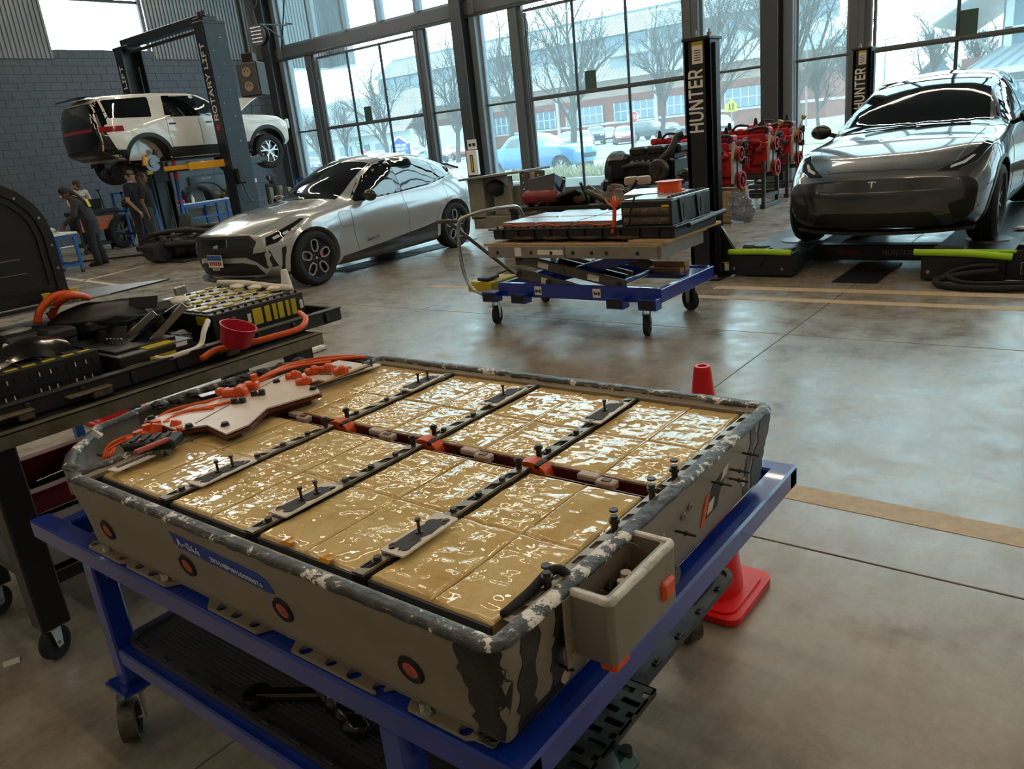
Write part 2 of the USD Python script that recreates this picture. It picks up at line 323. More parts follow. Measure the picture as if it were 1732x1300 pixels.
def glazed(name, x0, x1, z0, z1, xm, zm, fr, y=YN, lab=None, fw=0.06, tr=0.1):
    w = struct_x(name, lab); e = 0.05
    part(w, 'frame', J(box(x1-x0, 0.06, 0.08, ((x0+x1)/2, y, z0)), box(x1-x0, 0.06, 0.06, ((x0+x1)/2, y, z1-0.06)), box(e, 0.06, z1-z0-0.16, (x0+e/2, y, z0+0.08)), box(e, 0.06, z1-z0-0.16, (x1-e/2, y, z0+0.08))), fr)
    xe, ze = [x0] + list(xm) + [x1], [z0] + list(zm) + [z1]
    for x in xm: part(w, 'mullion', J(box(fw, 0.05, z1-z0-0.08, (x, y-0.02, z0+0.04), b=0.008), box(fw*0.35, 0.03, z1-z0-0.1, (x, y-0.055, z0+0.05))), 'frame_dark')
    for z in zm: part(w, 'transom', J(box(x1-x0, 0.05, tr, ((x0+x1)/2, y-0.025, z-tr/2), b=0.008), box(x1-x0, 0.03, tr*0.25, ((x0+x1)/2, y-0.05, z-tr*0.1))), 'frame_mid')
    for i in range(len(xe)-1):
        for j in range(len(ze)-1):
            part(w, 'pane', box(xe[i+1]-xe[i]-0.02, 0.008, ze[j+1]-ze[j]-0.02, ((xe[i]+xe[i+1])/2, y+0.02, ze[j]+0.01)), 'pane')
    return w
for k, cx in enumerate(COLS):
    a = cx + 0.4; b = COLS[k+1]-0.2 if k+1 < len(COLS) else XE; pl = a+1.05; d0 = pl+0.44; d1 = d0+4.38; pr = d1+0.4
    if k == 3: d1 = b - 0.4; pr = b
    glazed(f'window_{wi}', a, pl, 0.05, 4.81, [], [2.49], 'frame_grey', tr=0.055, fw=0.05); wi += 1
    for px, s in (((pl+d0)/2, 1), ((d1+pr)/2, -1)):
        part(wn, 'door_post', J(box(0.16, 0.2, 4.8, (px-0.11*s, YN-0.06, 0)), box(0.10, 0.09, 4.72, (px+0.03*s, YN-0.13, 0)), box(0.12, 0.12, 4.8, (px+0.13*s, YN-0.03, 0))), 'frame_mid')
    n = 3; dm = [d0+(d1-d0)*q/n for q in range(1, n)]
    w = glazed(f'door_{di}', d0, d1, 0.04, 4.64, dm, [2.49], 'frame_mid', lab='glazed overhead door of tall panes'); di += 1
    part(w, 'bottom_rail', box(d1-d0, 0.07, 0.2, ((d0+d1)/2, YN-0.01, 0.02), b=0.01), 'frame_mid')
    part(w, 'hinge', J(*[box(0.14, 0.03, 0.045, (x, YN-0.075, 2.465)) for x in [d0+0.15]+dm+[d1-0.15]]), 'frame_mid')
    if k < 3: part(w, 'sticker', box(0.32, 0.012, 0.42, (d0+[2.02, 1.86, 1.62][k], YN-0.03, 2.54)), 'green_sticker', label='dark green square plate on the door transom') if 'green_sticker' in MATS else None
    if k < 3:
        glazed(f'window_{wi}', pr, b, 0.05, 4.81, [], [2.49], 'frame_grey', tr=0.055, fw=0.05); wi += 1
    m = [a+(b-a)*q/5 for q in range(1, 5)]
    w = glazed(f'window_{wi}', a, b, 5.13, ZC, [], [], 'frame_grey'); wi += 1
    for x in m: part(w, 'fin', box(0.09, 0.30, ZC-5.13, (x, YN, 5.13), b=0.006), 'frame_grey')
# strip lamps under the roof
first = None
for y in (-4.0, 1.5, 6.0, 10.5, 14.5):
    for x in (-19.0, -11.0, -3.0, 5.0):
        nm = 'strip_lamp'
        if first is None:
            first = thing(nm, 'long warm strip lamp under the roof', 'lamp', (x, y, 6.9), group='strip lamps under the roof')
            part(first, 'housing', box(6.2, 0.12, 0.07, (0, 0, 0.02), b=0.01), 'lamp_housing'); part(first, 'diffuser', box(6.1, 0.10, 0.03, (0, 0, 0)), 'lamp_glow')
            part(first, 'hanger', J(rod((-2.6, 0, 0.09), (-2.6, 0, 2.1), 0.008, 6), rod((2.6, 0, 0.09), (2.6, 0, 2.1), 0.008, 6)), 'steel')
        else: dup(first, nm, 'long warm strip lamp under the roof', (x, y, 6.9))
# floor tapes and marks
def tape(x0, y0, x1, y1, w, m, lab):
    d = np.array([x1-x0, y1-y0]); L = np.hypot(*d)
    return solo('floor_tape', T(box(L, w, 0.0016, b=0.0006), rz=math.degrees(math.atan2(d[1], d[0]))), m, lab, 'floor tape', ((x0+x1)/2, (y0+y1)/2, 0.0004))
tape(-1.9, 3.20, 6.0, 3.01, 0.145, 'tan_tape', 'wide beige tape line on floor beside the red cone')
tape(-3.2, 7.23, 6.0, 7.40, 0.14, 'tan_tape', 'beige tape line on floor nearest the car lift ramp')
tape(-6.7, 6.76, 6.0, 6.94, 0.12, 'tan_tape', 'beige tape line on floor passing behind the blue scissor cart')
tape(-15.5, 6.16, -12.74, 5.88, 0.10, 'white_tape', 'short white tape line on floor left of the silver car')
tape(-14.4, 5.9, -16.2, 11.0, 0.08, 'white_tape', 'long white tape line on floor beside the parts with tyre')
# ---------------------------------------------------------------- cars: lofted bodies, projected glass and trim
from scipy.interpolate import PchipInterpolator
from scipy.spatial import Delaunay
import shapely
mat('tyre', '#1b1c1e', 0.75, bump=0.15, bscale=80, dist=0.003); mat('rim_bright', '#c9c9c7', 0.28, metal=0.7); mat('rim_black', '#0f1011', 0.3); mat('rim_grey', '#6d6f72', 0.35, metal=0.6)
mat('glass_dark', '#0b0f12', 0.03, coat=1.0, spec=0.8); mat('glass_tint', '#27363a', 0.03, coat=1.0, spec=0.8); mat('trim_black', '#121315', 0.45); mat('piano_black', '#08090a', 0.06, coat=1.0)
mat('paint_silver', '#b7bcc0', 0.2, metal=0.4, coat=1.0); mat('paint_white', '#e2dfd8', 0.25, coat=1.0); mat('paint_grey', '#3a3d42', 0.22, metal=0.35, coat=1.0)
mat('paint_sky', '#4f95cf', 0.28, coat=1.0); mat('lamp_red', '#8e1420', 0.15, coat=1.0); mat('lamp_clear', '#cfd6da', 0.08, coat=1.0); mat('lamp_smoke', '#1c1e21', 0.05, coat=1.0); mat('amber', '#c55a16', 0.2, coat=0.5)
mat('disc_steel', '#77797b', 0.35, metal=0.8); mat('caliper_yellow', '#e0a01e', 0.4); mat('caliper_red', '#b01a1e', 0.4); mat('mesh_black', '#1c1e21', 0.5, bump=0.5, bscale=220, dist=0.004)
def loft(P, ny=84, nsub=4, warp_f=(0.30, 2.4, 0.9), warp_r=(0.16, 2.6, 0.7)):
    y0, y1 = P['y']; s = np.linspace(0, 1, ny); y = y0 + (y1-y0)*(s - 0.10*np.sin(2*np.pi*s))
    g = lambda k: PchipInterpolator([a for a, _ in P[k]], [b for _, b in P[k]])(np.clip(y, P[k][0][0], P[k][-1][0]))
    zb, wb, zs, ws, zm, wm, zk, wk, zr, wr, zt = [g(k) for k in ('zb', 'wb', 'zs', 'ws', 'zm', 'wm', 'zk', 'wk', 'zr', 'wr', 'zt')]
    kx = np.stack([wb, ws, wm, wk, wr, wr*0.55, wr*0], 0); kz = np.stack([zb, zs, zm, zk, zr, zr+(zt-zr)*0.72, zt], 0)
    tt = np.linspace(0, 6, 6*nsub+1); X, Z = PchipInterpolator(np.arange(7), kx)(tt), PchipInterpolator(np.arange(7), kz)(tt)   # (nt, ny)
    nt = len(tt)
    def wp(x, yy, z):
        hw = 0.94; u = np.clip(np.abs(x)/hw, 0, 1.1)
        bf = np.clip(1-(yy-y0)/warp_f[2], 0, 1)**1.5; br = np.clip(1-(y1-yy)/warp_r[2], 0, 1)**1.5
        yy = yy + warp_f[0]*u**warp_f[1]*bf - warp_r[0]*u**warp_r[1]*br
        if 'nose' in P: yy = yy + np.interp(z, [a for a, _ in P['nose']], [b for _, b in P['nose']])*bf
        if 'tail' in P: yy = yy - np.interp(z, [a for a, _ in P['tail']], [b for _, b in P['tail']])*br
        return yy
    qb = np.linspace(-1, 1, 15)[1:-1, None]
    ring_x = np.concatenate([X, -X[-2::-1], qb*X[0]], 0); ring_z = np.concatenate([Z, Z[-2::-1], 0*qb+Z[0]], 0); nr = len(ring_x)
    V = np.stack([ring_x, np.broadcast_to(y, ring_x.shape), ring_z], -1).transpose(1, 0, 2)
    i = np.arange(ny*nr).reshape(ny, nr); a, b, c, d = i[:-1], i[1:], np.roll(i[1:], -1, 1), np.roll(i[:-1], -1, 1)
    F = [np.c_[a.ravel(), c.ravel(), d.ravel()], np.c_[a.ravel(), b.ravel(), c.ravel()]]; vs = [V.reshape(-1, 3)]; n = ny*nr
    for e, st in ((0, 0), (1, ny-1)):
        nc = 15; q = np.linspace(-1, 1, nc); cap = np.stack([X[:, st][:, None]*q, np.full((nt, nc), y[st]), np.broadcast_to(Z[:, st][:, None], (nt, nc))], -1)
        k = np.arange(nt*nc).reshape(nt, nc)+n; a, b, c, d = k[:-1, :-1], k[:-1, 1:], k[1:, 1:], k[1:, :-1]
        f = np.vstack([np.c_[a.ravel(), b.ravel(), c.ravel()], np.c_[a.ravel(), c.ravel(), d.ravel()]]); F.append(f if e == 0 else f[:, ::-1]); vs.append(cap.reshape(-1, 3)); n += nt*nc
    v = np.vstack(vs); v[:, 1] = wp(v[:, 0], v[:, 1], v[:, 2])
    m = trimesh.Trimesh(v, np.vstack(F), process=False); m.merge_vertices(digits_vertex=5)
    m.update_faces(m.nondegenerate_faces()); m.update_faces(m.unique_faces()); m.remove_unreferenced_vertices()
    if m.volume < 0: m.invert()
    return m
AX = {'x': (1, 2, 0), 'y': (0, 2, 1), 'z': (0, 1, 2)}
def cast(body, pts, axis, sign):
    """the outermost point of the body over each 2-D point, along the axis"""
    a, b, c = AX[axis]; t = body.triangles; P = np.asarray(pts, float); lo, hi = P.min(0)-0.02, P.max(0)+0.02
    k = (body.face_normals[:, c]*sign > 0.02) & (t[:, :, a].max(1) > lo[0]) & (t[:, :, a].min(1) < hi[0]) & (t[:, :, b].max(1) > lo[1]) & (t[:, :, b].min(1) < hi[1])
    t = t[k]; A, B, C = t[:, 0][:, [a, b]], t[:, 1][:, [a, b]], t[:, 2][:, [a, b]]; out = np.full(len(P), np.nan)
    den = (B[:, 1]-C[:, 1])*(A[:, 0]-C[:, 0])+(C[:, 0]-B[:, 0])*(A[:, 1]-C[:, 1]); den = np.where(np.abs(den) < 1e-12, 1e-12, den)
    for s in range(0, len(P), 400):
        p = P[s:s+400, None]; u = ((B[:, 1]-C[:, 1])*(p[..., 0]-C[:, 0])+(C[:, 0]-B[:, 0])*(p[..., 1]-C[:, 1]))/den
        w = ((C[:, 1]-A[:, 1])*(p[..., 0]-C[:, 0])+(A[:, 0]-C[:, 0])*(p[..., 1]-C[:, 1]))/den; ok = (u > -1e-6) & (w > -1e-6) & (u+w < 1+1e-6)
        h = u*t[:, 0, c]+w*t[:, 1, c]+(1-u-w)*t[:, 2, c]; h = np.where(ok, h*sign, -np.inf)
        if h.shape[1]: q = h.max(1); out[s:s+400] = np.where(np.isfinite(q), q*sign, np.nan)
    return out
def decal(body, poly, axis, sign=1, off=0.004, depth=0.02, res=0.06):
    if not hasattr(poly, 'geom_type'): poly = Polygon(poly)
    poly = poly.buffer(0); a, b, c = AX[axis]; ms = []
    for g in getattr(poly, 'geoms', [poly]):
        bd = np.vstack([np.array(shapely.segmentize(r, res*0.7).coords)[:-1] for r in [g.exterior, *g.interiors]])
        x0, y0, x1, y1 = g.bounds; gx, gy = np.meshgrid(np.arange(x0+res/2, x1, res), np.arange(y0+res/2, y1, res)); ip = np.c_[gx.ravel(), gy.ravel()]
        ip = ip[shapely.contains_xy(g.buffer(-res*0.35), ip[:, 0], ip[:, 1])] if len(ip) else ip
        p = np.vstack([bd, ip]); h = cast(body, p, axis, sign)
        good = np.isfinite(h)
        if good.sum() < 4: continue
        p, h = p[good], h[good]; tri = Delaunay(p).simplices; cen = p[tri].mean(1); tri = tri[shapely.contains_xy(g.buffer(1e-4), cen[:, 0], cen[:, 1])]
        v = np.zeros((len(p), 3)); v[:, a], v[:, b], v[:, c] = p[:, 0], p[:, 1], h + off*sign
        m = TM(v, tri); nn = m.face_normals[:, c]*sign; f = np.array(m.faces); f[nn < 0] = f[nn < 0][:, ::-1]
        d = np.zeros(3); d[c] = -sign; ms.append(slab(TM(v, f), depth, d))
    return J(ms)
def seam(body, line, axis, sign=1, r=0.004, off=-0.001):
    p = np.array(shapely.segmentize(LineString(line), 0.05).coords); h = cast(body, p, axis, sign); ok = np.isfinite(h); a, b, c = AX[axis]
    v = np.zeros((ok.sum(), 3)); v[:, a], v[:, b], v[:, c] = p[ok][:, 0], p[ok][:, 1], h[ok]+off*sign
    return tube(v, r, 5)
def mirror(m): return TM(np.asarray(m.vertices)*[-1, 1, 1], np.asarray(m.faces)[:, ::-1])
def sides(m): return [m, mirror(m)]
def tyre(R, rim, w, tread=True):
    p = [(rim, -w*0.42), (rim+0.012, -w*0.49), (rim+(R-rim)*0.55, -w*0.52), (R-0.02, -w*0.46), (R-0.004, -w*0.36)]
    if tread:
        for k in range(-2, 3): x = k*w*0.13; p += [(R, x-w*0.05), (R, x+w*0.05), (R-0.008, x+w*0.055), (R-0.008, x+w*0.075)]
    p += [(R-0.004, w*0.36), (R-0.02, w*0.46), (rim+(R-rim)*0.55, w*0.52), (rim+0.012, w*0.49), (rim, w*0.42), (rim-0.012, w*0.40), (rim-0.012, -w*0.40), (rim, -w*0.42)]
    m = lathe(p, 40, axis='x'); return m
def spokes(style, rim):
    """rim face as polygons in the wheel's plane: (bright, dark)"""
    ring = circ(0, 0, rim, 16).difference(circ(0, 0, rim*0.93, 16)); hub = circ(0, 0, rim*0.17); out = [ring]
    if style == 'hexes':
        br = [circ(0, 0, rim, 16).difference(circ(0, 0, rim*0.965, 16)), circ(0, 0, rim*0.075)]; holes = []
        hx = Polygon([(-0.13, 0.30), (0.13, 0.30), (0.235, 0.52), (0.235, 0.80), (0.13, 0.955), (-0.13, 0.955), (-0.235, 0.80), (-0.235, 0.52)])
        hx = affinity.scale(hx, rim, rim, origin=(0, 0))
        for k in range(5):
            h = affinity.rotate(hx, 72*k, origin=(0, 0)); br.append(h.difference(h.buffer(-rim*0.065))); holes.append(h.buffer(-rim*0.06))
            br.append(circ(rim*0.20*math.sin(math.radians(72*k+36)), rim*0.20*math.cos(math.radians(72*k+36)), rim*0.025, 3))
        return unary_union(br), circ(0, 0, rim*0.95, 16).difference(unary_union(holes))
    n = {'split': 5, 'multi': 10, 'plain': 5}[style]; sp = []
    for k in range(n):
        if style == 'split':
            q = Polygon([(-0.05, 0.1), (0.05, 0.1), (0.10, 0.42), (0.30, 0.95), (0.20, 0.97), (0.0, 0.56), (-0.20, 0.97), (-0.30, 0.95), (-0.10, 0.42)])
        elif style == 'multi': q = Polygon([(-0.05, 0.1), (0.05, 0.1), (0.055, 0.95), (-0.055, 0.95)])
        else: q = Polygon([(-0.10, 0.1), (0.10, 0.1), (0.16, 0.95), (-0.16, 0.95)])
        sp.append(affinity.rotate(affinity.scale(q, rim, rim, origin=(0, 0)), 360/n*k, origin=(0, 0)))
    return unary_union([ring, hub, *sp]), None
WH = {}
def wheel(parent, c, R, rim, w, style, side, m_rim='rim_bright', caliper=None, tread=True):
    key = (R, rim, w, style, tread)
    if key not in WH:
        br, dk = spokes(style, rim); WH[key] = (tyre(R, rim, w, tread), ext(br, 0.022, 'yz', w*0.30), None if dk is None else ext(dk, 0.04, 'yz', w*0.30-0.028), J(cyl(rim*0.97, 0.02, (-w*0.12, 0, 0), 'x', 28), cyl(rim*0.68, 0.03, (w*0.02, 0, 0), 'x', 28)))
    ty, br, dk, back = WH[key]; fl = (lambda m: T(m, c)) if side > 0 else (lambda m: T(mirror(m), c))
    p = part(parent, 'wheel', fl(ty), 'tyre', smooth=35)
    part(p, 'rim', fl(br), m_rim); part(p, 'barrel', fl(back), 'disc_steel')
    if dk is not None: part(p, 'spider', fl(dk), 'rim_black')
    if caliper: part(p, 'caliper', T(box(0.05, 0.09, 0.17, (0, 0, 0), b=0.015), (c[0]+side*w*0.14, c[1]+rim*0.5, c[2]-0.05)), caliper)
    return p
def wells(body, ws, r, inner=0.60, dz=0.0):
    M = mfd(body)
    for (y, z) in ws: M = M - mfd(cyl(r, 3.0-2*inner, (inner, y, z+dz), 'x', 40)) - mfd(cyl(r, 3.0-2*inner, (-inner-(3.0-2*inner), y, z+dz), 'x', 40))
    return unm(M)
def arch(body, y, z, r0, r1, off=0.012, zmin=0.2, depth=0.10):
    p = circ(y, z, r1, 20).difference(circ(y, z, r0, 20)).intersection(sbox(y-2, zmin, y+2, z+2)); return sides(decal(body, p, 'x', 1, off, depth, 0.05))
SPEC = {}
SPEC['crossover'] = dict(y=(-2.36, 2.35),   # sloping-roof crossover
    zb=[(-2.36, .24), (-1.9, .19), (0, .17), (1.9, .22), (2.35, .34)], wb=[(-2.36, .60), (-2.0, .74), (0, .78), (2.0, .74), (2.35, .60)],
    zs=[(-2.36, .36), (-1.9, .34), (0, .31), (1.9, .36), (2.35, .48)], ws=[(-2.36, .74), (-2.0, .86), (-1.4, .90), (0, .89), (1.5, .91), (2.0, .86), (2.35, .72)],
    zm=[(-2.36, .58), (-1.9, .62), (-1.4, .66), (0, .64), (1.5, .72), (2.35, .72)], wm=[(-2.36, .77), (-2.0, .885), (-1.45, .94), (-0.6, .915), (0.4, .91), (1.5, .94), (2.0, .89), (2.35, .76)],
    zk=[(-2.36, .75), (-2.0, .83), (-1.4, .915), (-0.7, .945), (0.5, .985), (1.4, 1.06), (1.9, 1.06), (2.35, .98)], wk=[(-2.36, .70), (-2.0, .80), (-1.4, .865), (-0.6, .865), (0.4, .86), (1.2, .865), (1.9, .80), (2.35, .66)],
    zr=[(-2.36, .785), (-2.0, .885), (-1.4, .985), (-0.95, 1.025), (-0.72, 1.06), (-0.3, 1.27), (0.1, 1.45), (0.4, 1.515), (0.8, 1.52), (1.3, 1.45), (1.8, 1.29), (2.15, 1.12), (2.35, 1.02)],
    wr=[(-2.36, .56), (-2.0, .62), (-1.2, .70), (-0.8, .71), (-0.3, .67), (0.1, .60), (0.6, .565), (1.3, .565), (1.8, .58), (2.2, .60), (2.35, .58)],
    zt=[(-2.36, .82), (-2.2, .875), (-1.9, .95), (-1.4, 1.03), (-1.0, 1.075), (-0.85, 1.10), (-0.4, 1.32), (0.05, 1.525), (0.35, 1.595), (0.75, 1.61), (1.25, 1.55), (1.75, 1.39), (2.12, 1.19), (2.35, 1.05)],
    nose=[(.2, .10), (.4, .03), (.62, 0), (.8, .05), (.9, .12)], tail=[(.3, .12), (.6, .0), (.9, .0), (1.1, .10)])
SPEC['electric'] = dict(y=(-2.37, 2.37),   # smooth electric crossover
    zb=[(-2.37, .24), (-1.9, .18), (0, .17), (1.9, .22), (2.37, .36)], wb=[(-2.37, .62), (-2.0, .76), (0, .80), (2.0, .76), (2.37, .62)],
    zs=[(-2.37, .36), (-1.9, .33), (0, .31), (1.9, .36), (2.37, .50)], ws=[(-2.37, .80), (-2.0, .89), (-1.4, .93), (0, .91), (1.5, .93), (2.0, .88), (2.37, .74)],
    zm=[(-2.37, .56), (-1.9, .62), (-1.4, .66), (0, .66), (1.5, .74), (2.37, .76)], wm=[(-2.37, .83), (-2.0, .92), (-1.45, .96), (-0.6, .945), (0.4, .94), (1.5, .96), (2.0, .91), (2.37, .78)],
    zk=[(-2.37, .66), (-2.1, .76), (-1.5, .91), (-0.8, .96), (0.5, 1.0), (1.4, 1.06), (1.9, 1.06), (2.37, .98)], wk=[(-2.37, .76), (-2.0, .84), (-1.4, .885), (-0.6, .89), (0.4, .885), (1.2, .885), (1.9, .82), (2.37, .68)],
    zr=[(-2.37, .675), (-2.1, .79), (-1.5, .955), (-0.95, 1.01), (-0.72, 1.05), (-0.3, 1.26), (0.1, 1.44), (0.4, 1.525), (0.8, 1.545), (1.3, 1.50), (1.8, 1.36), (2.15, 1.17), (2.37, 1.04)],
    wr=[(-2.37, .60), (-2.0, .66), (-1.2, .735), (-0.8, .745), (-0.3, .70), (0.1, .635), (0.6, .60), (1.3, .60), (1.8, .61), (2.2, .62), (2.37, .60)],
    zt=[(-2.37, .70), (-2.2, .79), (-1.9, .895), (-1.4, .995), (-1.0, 1.05), (-0.85, 1.08), (-0.4, 1.31), (0.05, 1.51), (0.35, 1.59), (0.75, 1.625), (1.25, 1.585), (1.75, 1.45), (2.12, 1.24), (2.37, 1.08)],
    nose=[(.2, .12), (.35, .04), (.55, 0), (.72, .06), (.85, .14)], tail=[(.3, .12), (.6, .0), (.9, .0), (1.1, .10)])
SPEC['boxy'] = dict(y=(-2.42, 2.62),   # tall boxy SUV
    zb=[(-2.42, .50), (-2.0, .42), (0, .40), (1.9, .44), (2.62, .62)], wb=[(-2.42, .62), (-2.0, .82), (0, .84), (2.0, .82), (2.62, .66)],
    zs=[(-2.42, .62), (-1.9, .56), (0, .54), (1.9, .56), (2.62, .72)], ws=[(-2.42, .84), (-2.0, .93), (0, .94), (1.5, .95), (2.2, .93), (2.62, .84)],
    zm=[(-2.42, .86), (-1.5, .88), (0, .86), (1.5, .90), (2.62, .92)], wm=[(-2.42, .88), (-2.0, .96), (-1.45, .985), (0, .975), (1.5, .985), (2.2, .955), (2.62, .88)],
    zk=[(-2.42, 1.02), (-2.1, 1.13), (-1.5, 1.18), (-0.8, 1.20), (0.5, 1.225), (2.0, 1.25), (2.62, 1.24)], wk=[(-2.42, .84), (-2.0, .90), (-1.4, .935), (0, .94), (1.6, .935), (2.2, .90), (2.62, .83)],
    zr=[(-2.42, 1.05), (-2.1, 1.18), (-1.5, 1.23), (-0.85, 1.265), (-0.65, 1.32), (-0.3, 1.55), (0.02, 1.72), (0.3, 1.765), (1.0, 1.785), (1.9, 1.765), (2.4, 1.715), (2.62, 1.60)],
    wr=[(-2.42, .72), (-2.0, .78), (-1.2, .82), (-0.7, .81), (-0.2, .755), (0.2, .715), (1.0, .71), (1.9, .70), (2.4, .69), (2.62, .68)],
    zt=[(-2.42, 1.07), (-2.25, 1.17), (-1.9, 1.235), (-1.3, 1.275), (-0.9, 1.295), (-0.78, 1.32), (-0.4, 1.58), (-0.08, 1.765), (0.2, 1.82), (0.9, 1.845), (1.8, 1.825), (2.35, 1.77), (2.62, 1.66)],
    nose=[(.4, .14), (.6, .02), (.9, 0), (1.1, .04), (1.2, .10)], tail=[(.5, .16), (.7, .03), (1.0, .0), (1.4, .06), (1.8, .22)])
def variant(base, **kw):
    P = {k: list(v) if k != 'y' else v for k, v in SPEC[base].items()}; P.update(kw); return P
SPEC['pickup'] = variant('boxy', y=(-2.42, 2.95),
    zr=[(-2.42, 1.05), (-2.1, 1.18), (-1.5, 1.23), (-0.85, 1.265), (-0.65, 1.32), (-0.3, 1.55), (0.02, 1.72), (0.3, 1.765), (1.05, 1.75), (1.25, 1.60), (1.55, 1.30), (1.7, 1.26), (2.95, 1.26)],
    zt=[(-2.42, 1.07), (-2.25, 1.17), (-1.9, 1.235), (-1.3, 1.275), (-0.9, 1.295), (-0.78, 1.32), (-0.4, 1.58), (-0.08, 1.765), (0.2, 1.82), (1.05, 1.80), (1.25, 1.64), (1.55, 1.30), (1.7, 1.26), (2.95, 1.26)],
    zb=[(-2.42, .50), (-2.0, .42), (0, .40), (1.9, .44), (2.95, .62)], wr=[(-2.42, .72), (-1.2, .82), (-0.7, .81), (-0.2, .755), (0.2, .715), (1.1, .71), (1.5, .84), (1.8, .88), (2.95, .84)])
SPEC['sedan'] = variant('crossover', y=(-2.36, 2.35),
    zr=[(-2.36, .74), (-2.0, .83), (-1.4, .91), (-0.9, .95), (-0.6, 1.02), (-0.2, 1.24), (0.2, 1.36), (0.8, 1.37), (1.2, 1.28), (1.6, 1.08), (1.9, 1.0), (2.35, .94)],
    zt=[(-2.36, .76), (-2.2, .81), (-1.9, .87), (-1.4, .94), (-0.95, .98), (-0.8, 1.01), (-0.3, 1.27), (0.1, 1.41), (0.6, 1.45), (1.0, 1.41), (1.4, 1.23), (1.75, 1.06), (2.1, 1.02), (2.35, .97)],
    zk=[(-2.36, .70), (-2.0, .77), (-1.4, .84), (-0.7, .87), (0.5, .90), (1.4, .93), (1.9, .93), (2.35, .88)])
BODY = {}
def body_of(kind, **kw):
    if kind not in BODY: BODY[kind] = loft(SPEC[kind], **kw)
    return BODY[kind]
def windscreen(b, y0, y1, w0, w1): return decal(b, [(-w0, y0), (0, y0-0.10), (w0, y0), (w1, y1), (0, y1-0.06), (-w1, y1)], 'z', 1, 0.006, 0.012, 0.07)
CUT = {}
def simple_car(name, kind, paint, label, loc, rotz, group=None, style='plain', cat='car'):
    """a parked car far outside: body, glass, lamps, plate and four wheels"""
    p = thing(name, label, cat, loc, rotz, group=group); b = body_of(kind, ny=44, nsub=3) if kind not in BODY else BODY[kind]
    tall = kind in ('boxy', 'pickup'); R = 0.41 if tall else 0.36; ya, yb = (-1.54, 1.54 if kind == 'boxy' else 1.91) if tall else (-1.49, 1.49)
    if kind not in CUT:
        dlo = {'boxy': [(-.42, 1.30), (2.25, 1.34), (2.2, 1.66), (.15, 1.68)], 'pickup': [(-.42, 1.30), (1.22, 1.30), (1.0, 1.66), (.15, 1.68)],
               'sedan': [(-.5, .96), (1.38, .99), (1.1, 1.22), (.6, 1.32), (.1, 1.29)], 'crossover': [(-.52, 1.03), (1.55, 1.14), (1.1, 1.40), (.5, 1.46), (.1, 1.42)],
               'electric': [(-.5, 1.03), (1.55, 1.14), (1.1, 1.42), (.5, 1.48), (.1, 1.42)]}[kind]
        pil = sbox(.42, 0, .52, 3); d = Polygon(dlo).difference(pil)
        ws = {'boxy': (-.72, -.1, .74, .66), 'pickup': (-.72, -.1, .74, .66), 'sedan': (-.75, .05, .66, .53), 'crossover': (-.8, .05, .66, .53), 'electric': (-.8, .05, .7, .56)}[kind]
        rw = {'boxy': None, 'pickup': None, 'sedan': [(-.5, 1.15), (.5, 1.15), (.48, 1.55), (-.48, 1.55)], 'crossover': [(-.48, 1.5), (.48, 1.5), (.5, 1.95), (-.5, 1.95)], 'electric': [(-.48, 1.5), (.48, 1.5), (.5, 1.95), (-.5, 1.95)]}[kind]
        gl = [windscreen(b, *ws), sides(decal(b, d, 'x', 1, 0.004, 0.02, 0.09))]
        rear = decal(b, rw, 'z', 1, 0.006, 0.012, 0.09) if rw else decal(b, sbox(-.6, 1.34, .6, 1.60), 'y', 1, 0.006, 0.012, 0.09)
        zl = 1.0 if tall else .70
        hl = sides(decal(b, sbox(.42, zl-.09, .80, zl+.05), 'y', -1, 0.006, 0.02, 0.08)); tl = sides(decal(b, sbox(.40, zl+.06, .74, zl+.18), 'y', 1, 0.006, 0.02, 0.08))
        CUT[kind] = (wells(b, [(ya, R), (yb, R)], R+0.06), gl, rear, hl, tl, decal(b, sbox(-.5, zl-.34, .5, zl-.16), 'y', -1, 0.005, 0.02, 0.1))
    cb, gl, rear, hl, tl, gr = CUT[kind]
    part(p, 'body', cb, paint, smooth=35); part(p, 'windscreen', gl[0], 'glass_tint', smooth=35); part(p, 'side_glass', gl[1], 'glass_tint'); part(p, 'rear_window', rear, 'glass_tint')
    part(p, 'headlamps', hl, 'lamp_clear'); part(p, 'tail_lamps', tl, 'lamp_red'); part(p, 'grille', gr, 'trim_black')
    for y in (ya, yb):
        for s in (1, -1): wheel(p, (s*0.82, y, R), R, R*0.66, 0.23, style, s, tread=False)
    return p
# ---------------------------------------------------------------- silver crossover on the floor
def mirrors(p, x, y, z, m, big=1.0):
    for s in (1, -1):
        q = part(p, 'door_mirror', T(J(ball(1, (0, 0, 0), 2, (0.115*big, 0.075*big, 0.085*big)), bar((-s*0.09, 0.0, -0.03), (-s*0.2, 0.03, -0.07), 0.04, 0.05, bev=0.01)), (s*x, y, z)), m, smooth=40)
        part(q, 'mirror_glass', T(ball(1, (0, 0.04, 0), 2, (0.085*big, 0.04, 0.06*big)), (s*x, y, z)), 'glass_dark', smooth=True)
p = thing('crossover_car', 'silver crossover car with black hexagon spoked wheels parked by the windows', 'car', (-9.53, 8.03, 0), 2.5)
b = loft(SPEC['crossover'], ny=110, nsub=5)
part(p, 'body', wells(b, [(-1.49, .365), (1.49, .365)], .425), 'paint_silver', smooth=32)
part(p, 'windscreen', windscreen(b, -.80, .10, .68, .53), 'glass_dark', smooth=35)
part(p, 'roof_panel', decal(b, [(-.52, .17), (.52, .17), (.53, 1.2), (-.53, 1.2)], 'z', 1, .004, .01, .08), 'paint_silver', smooth=35)
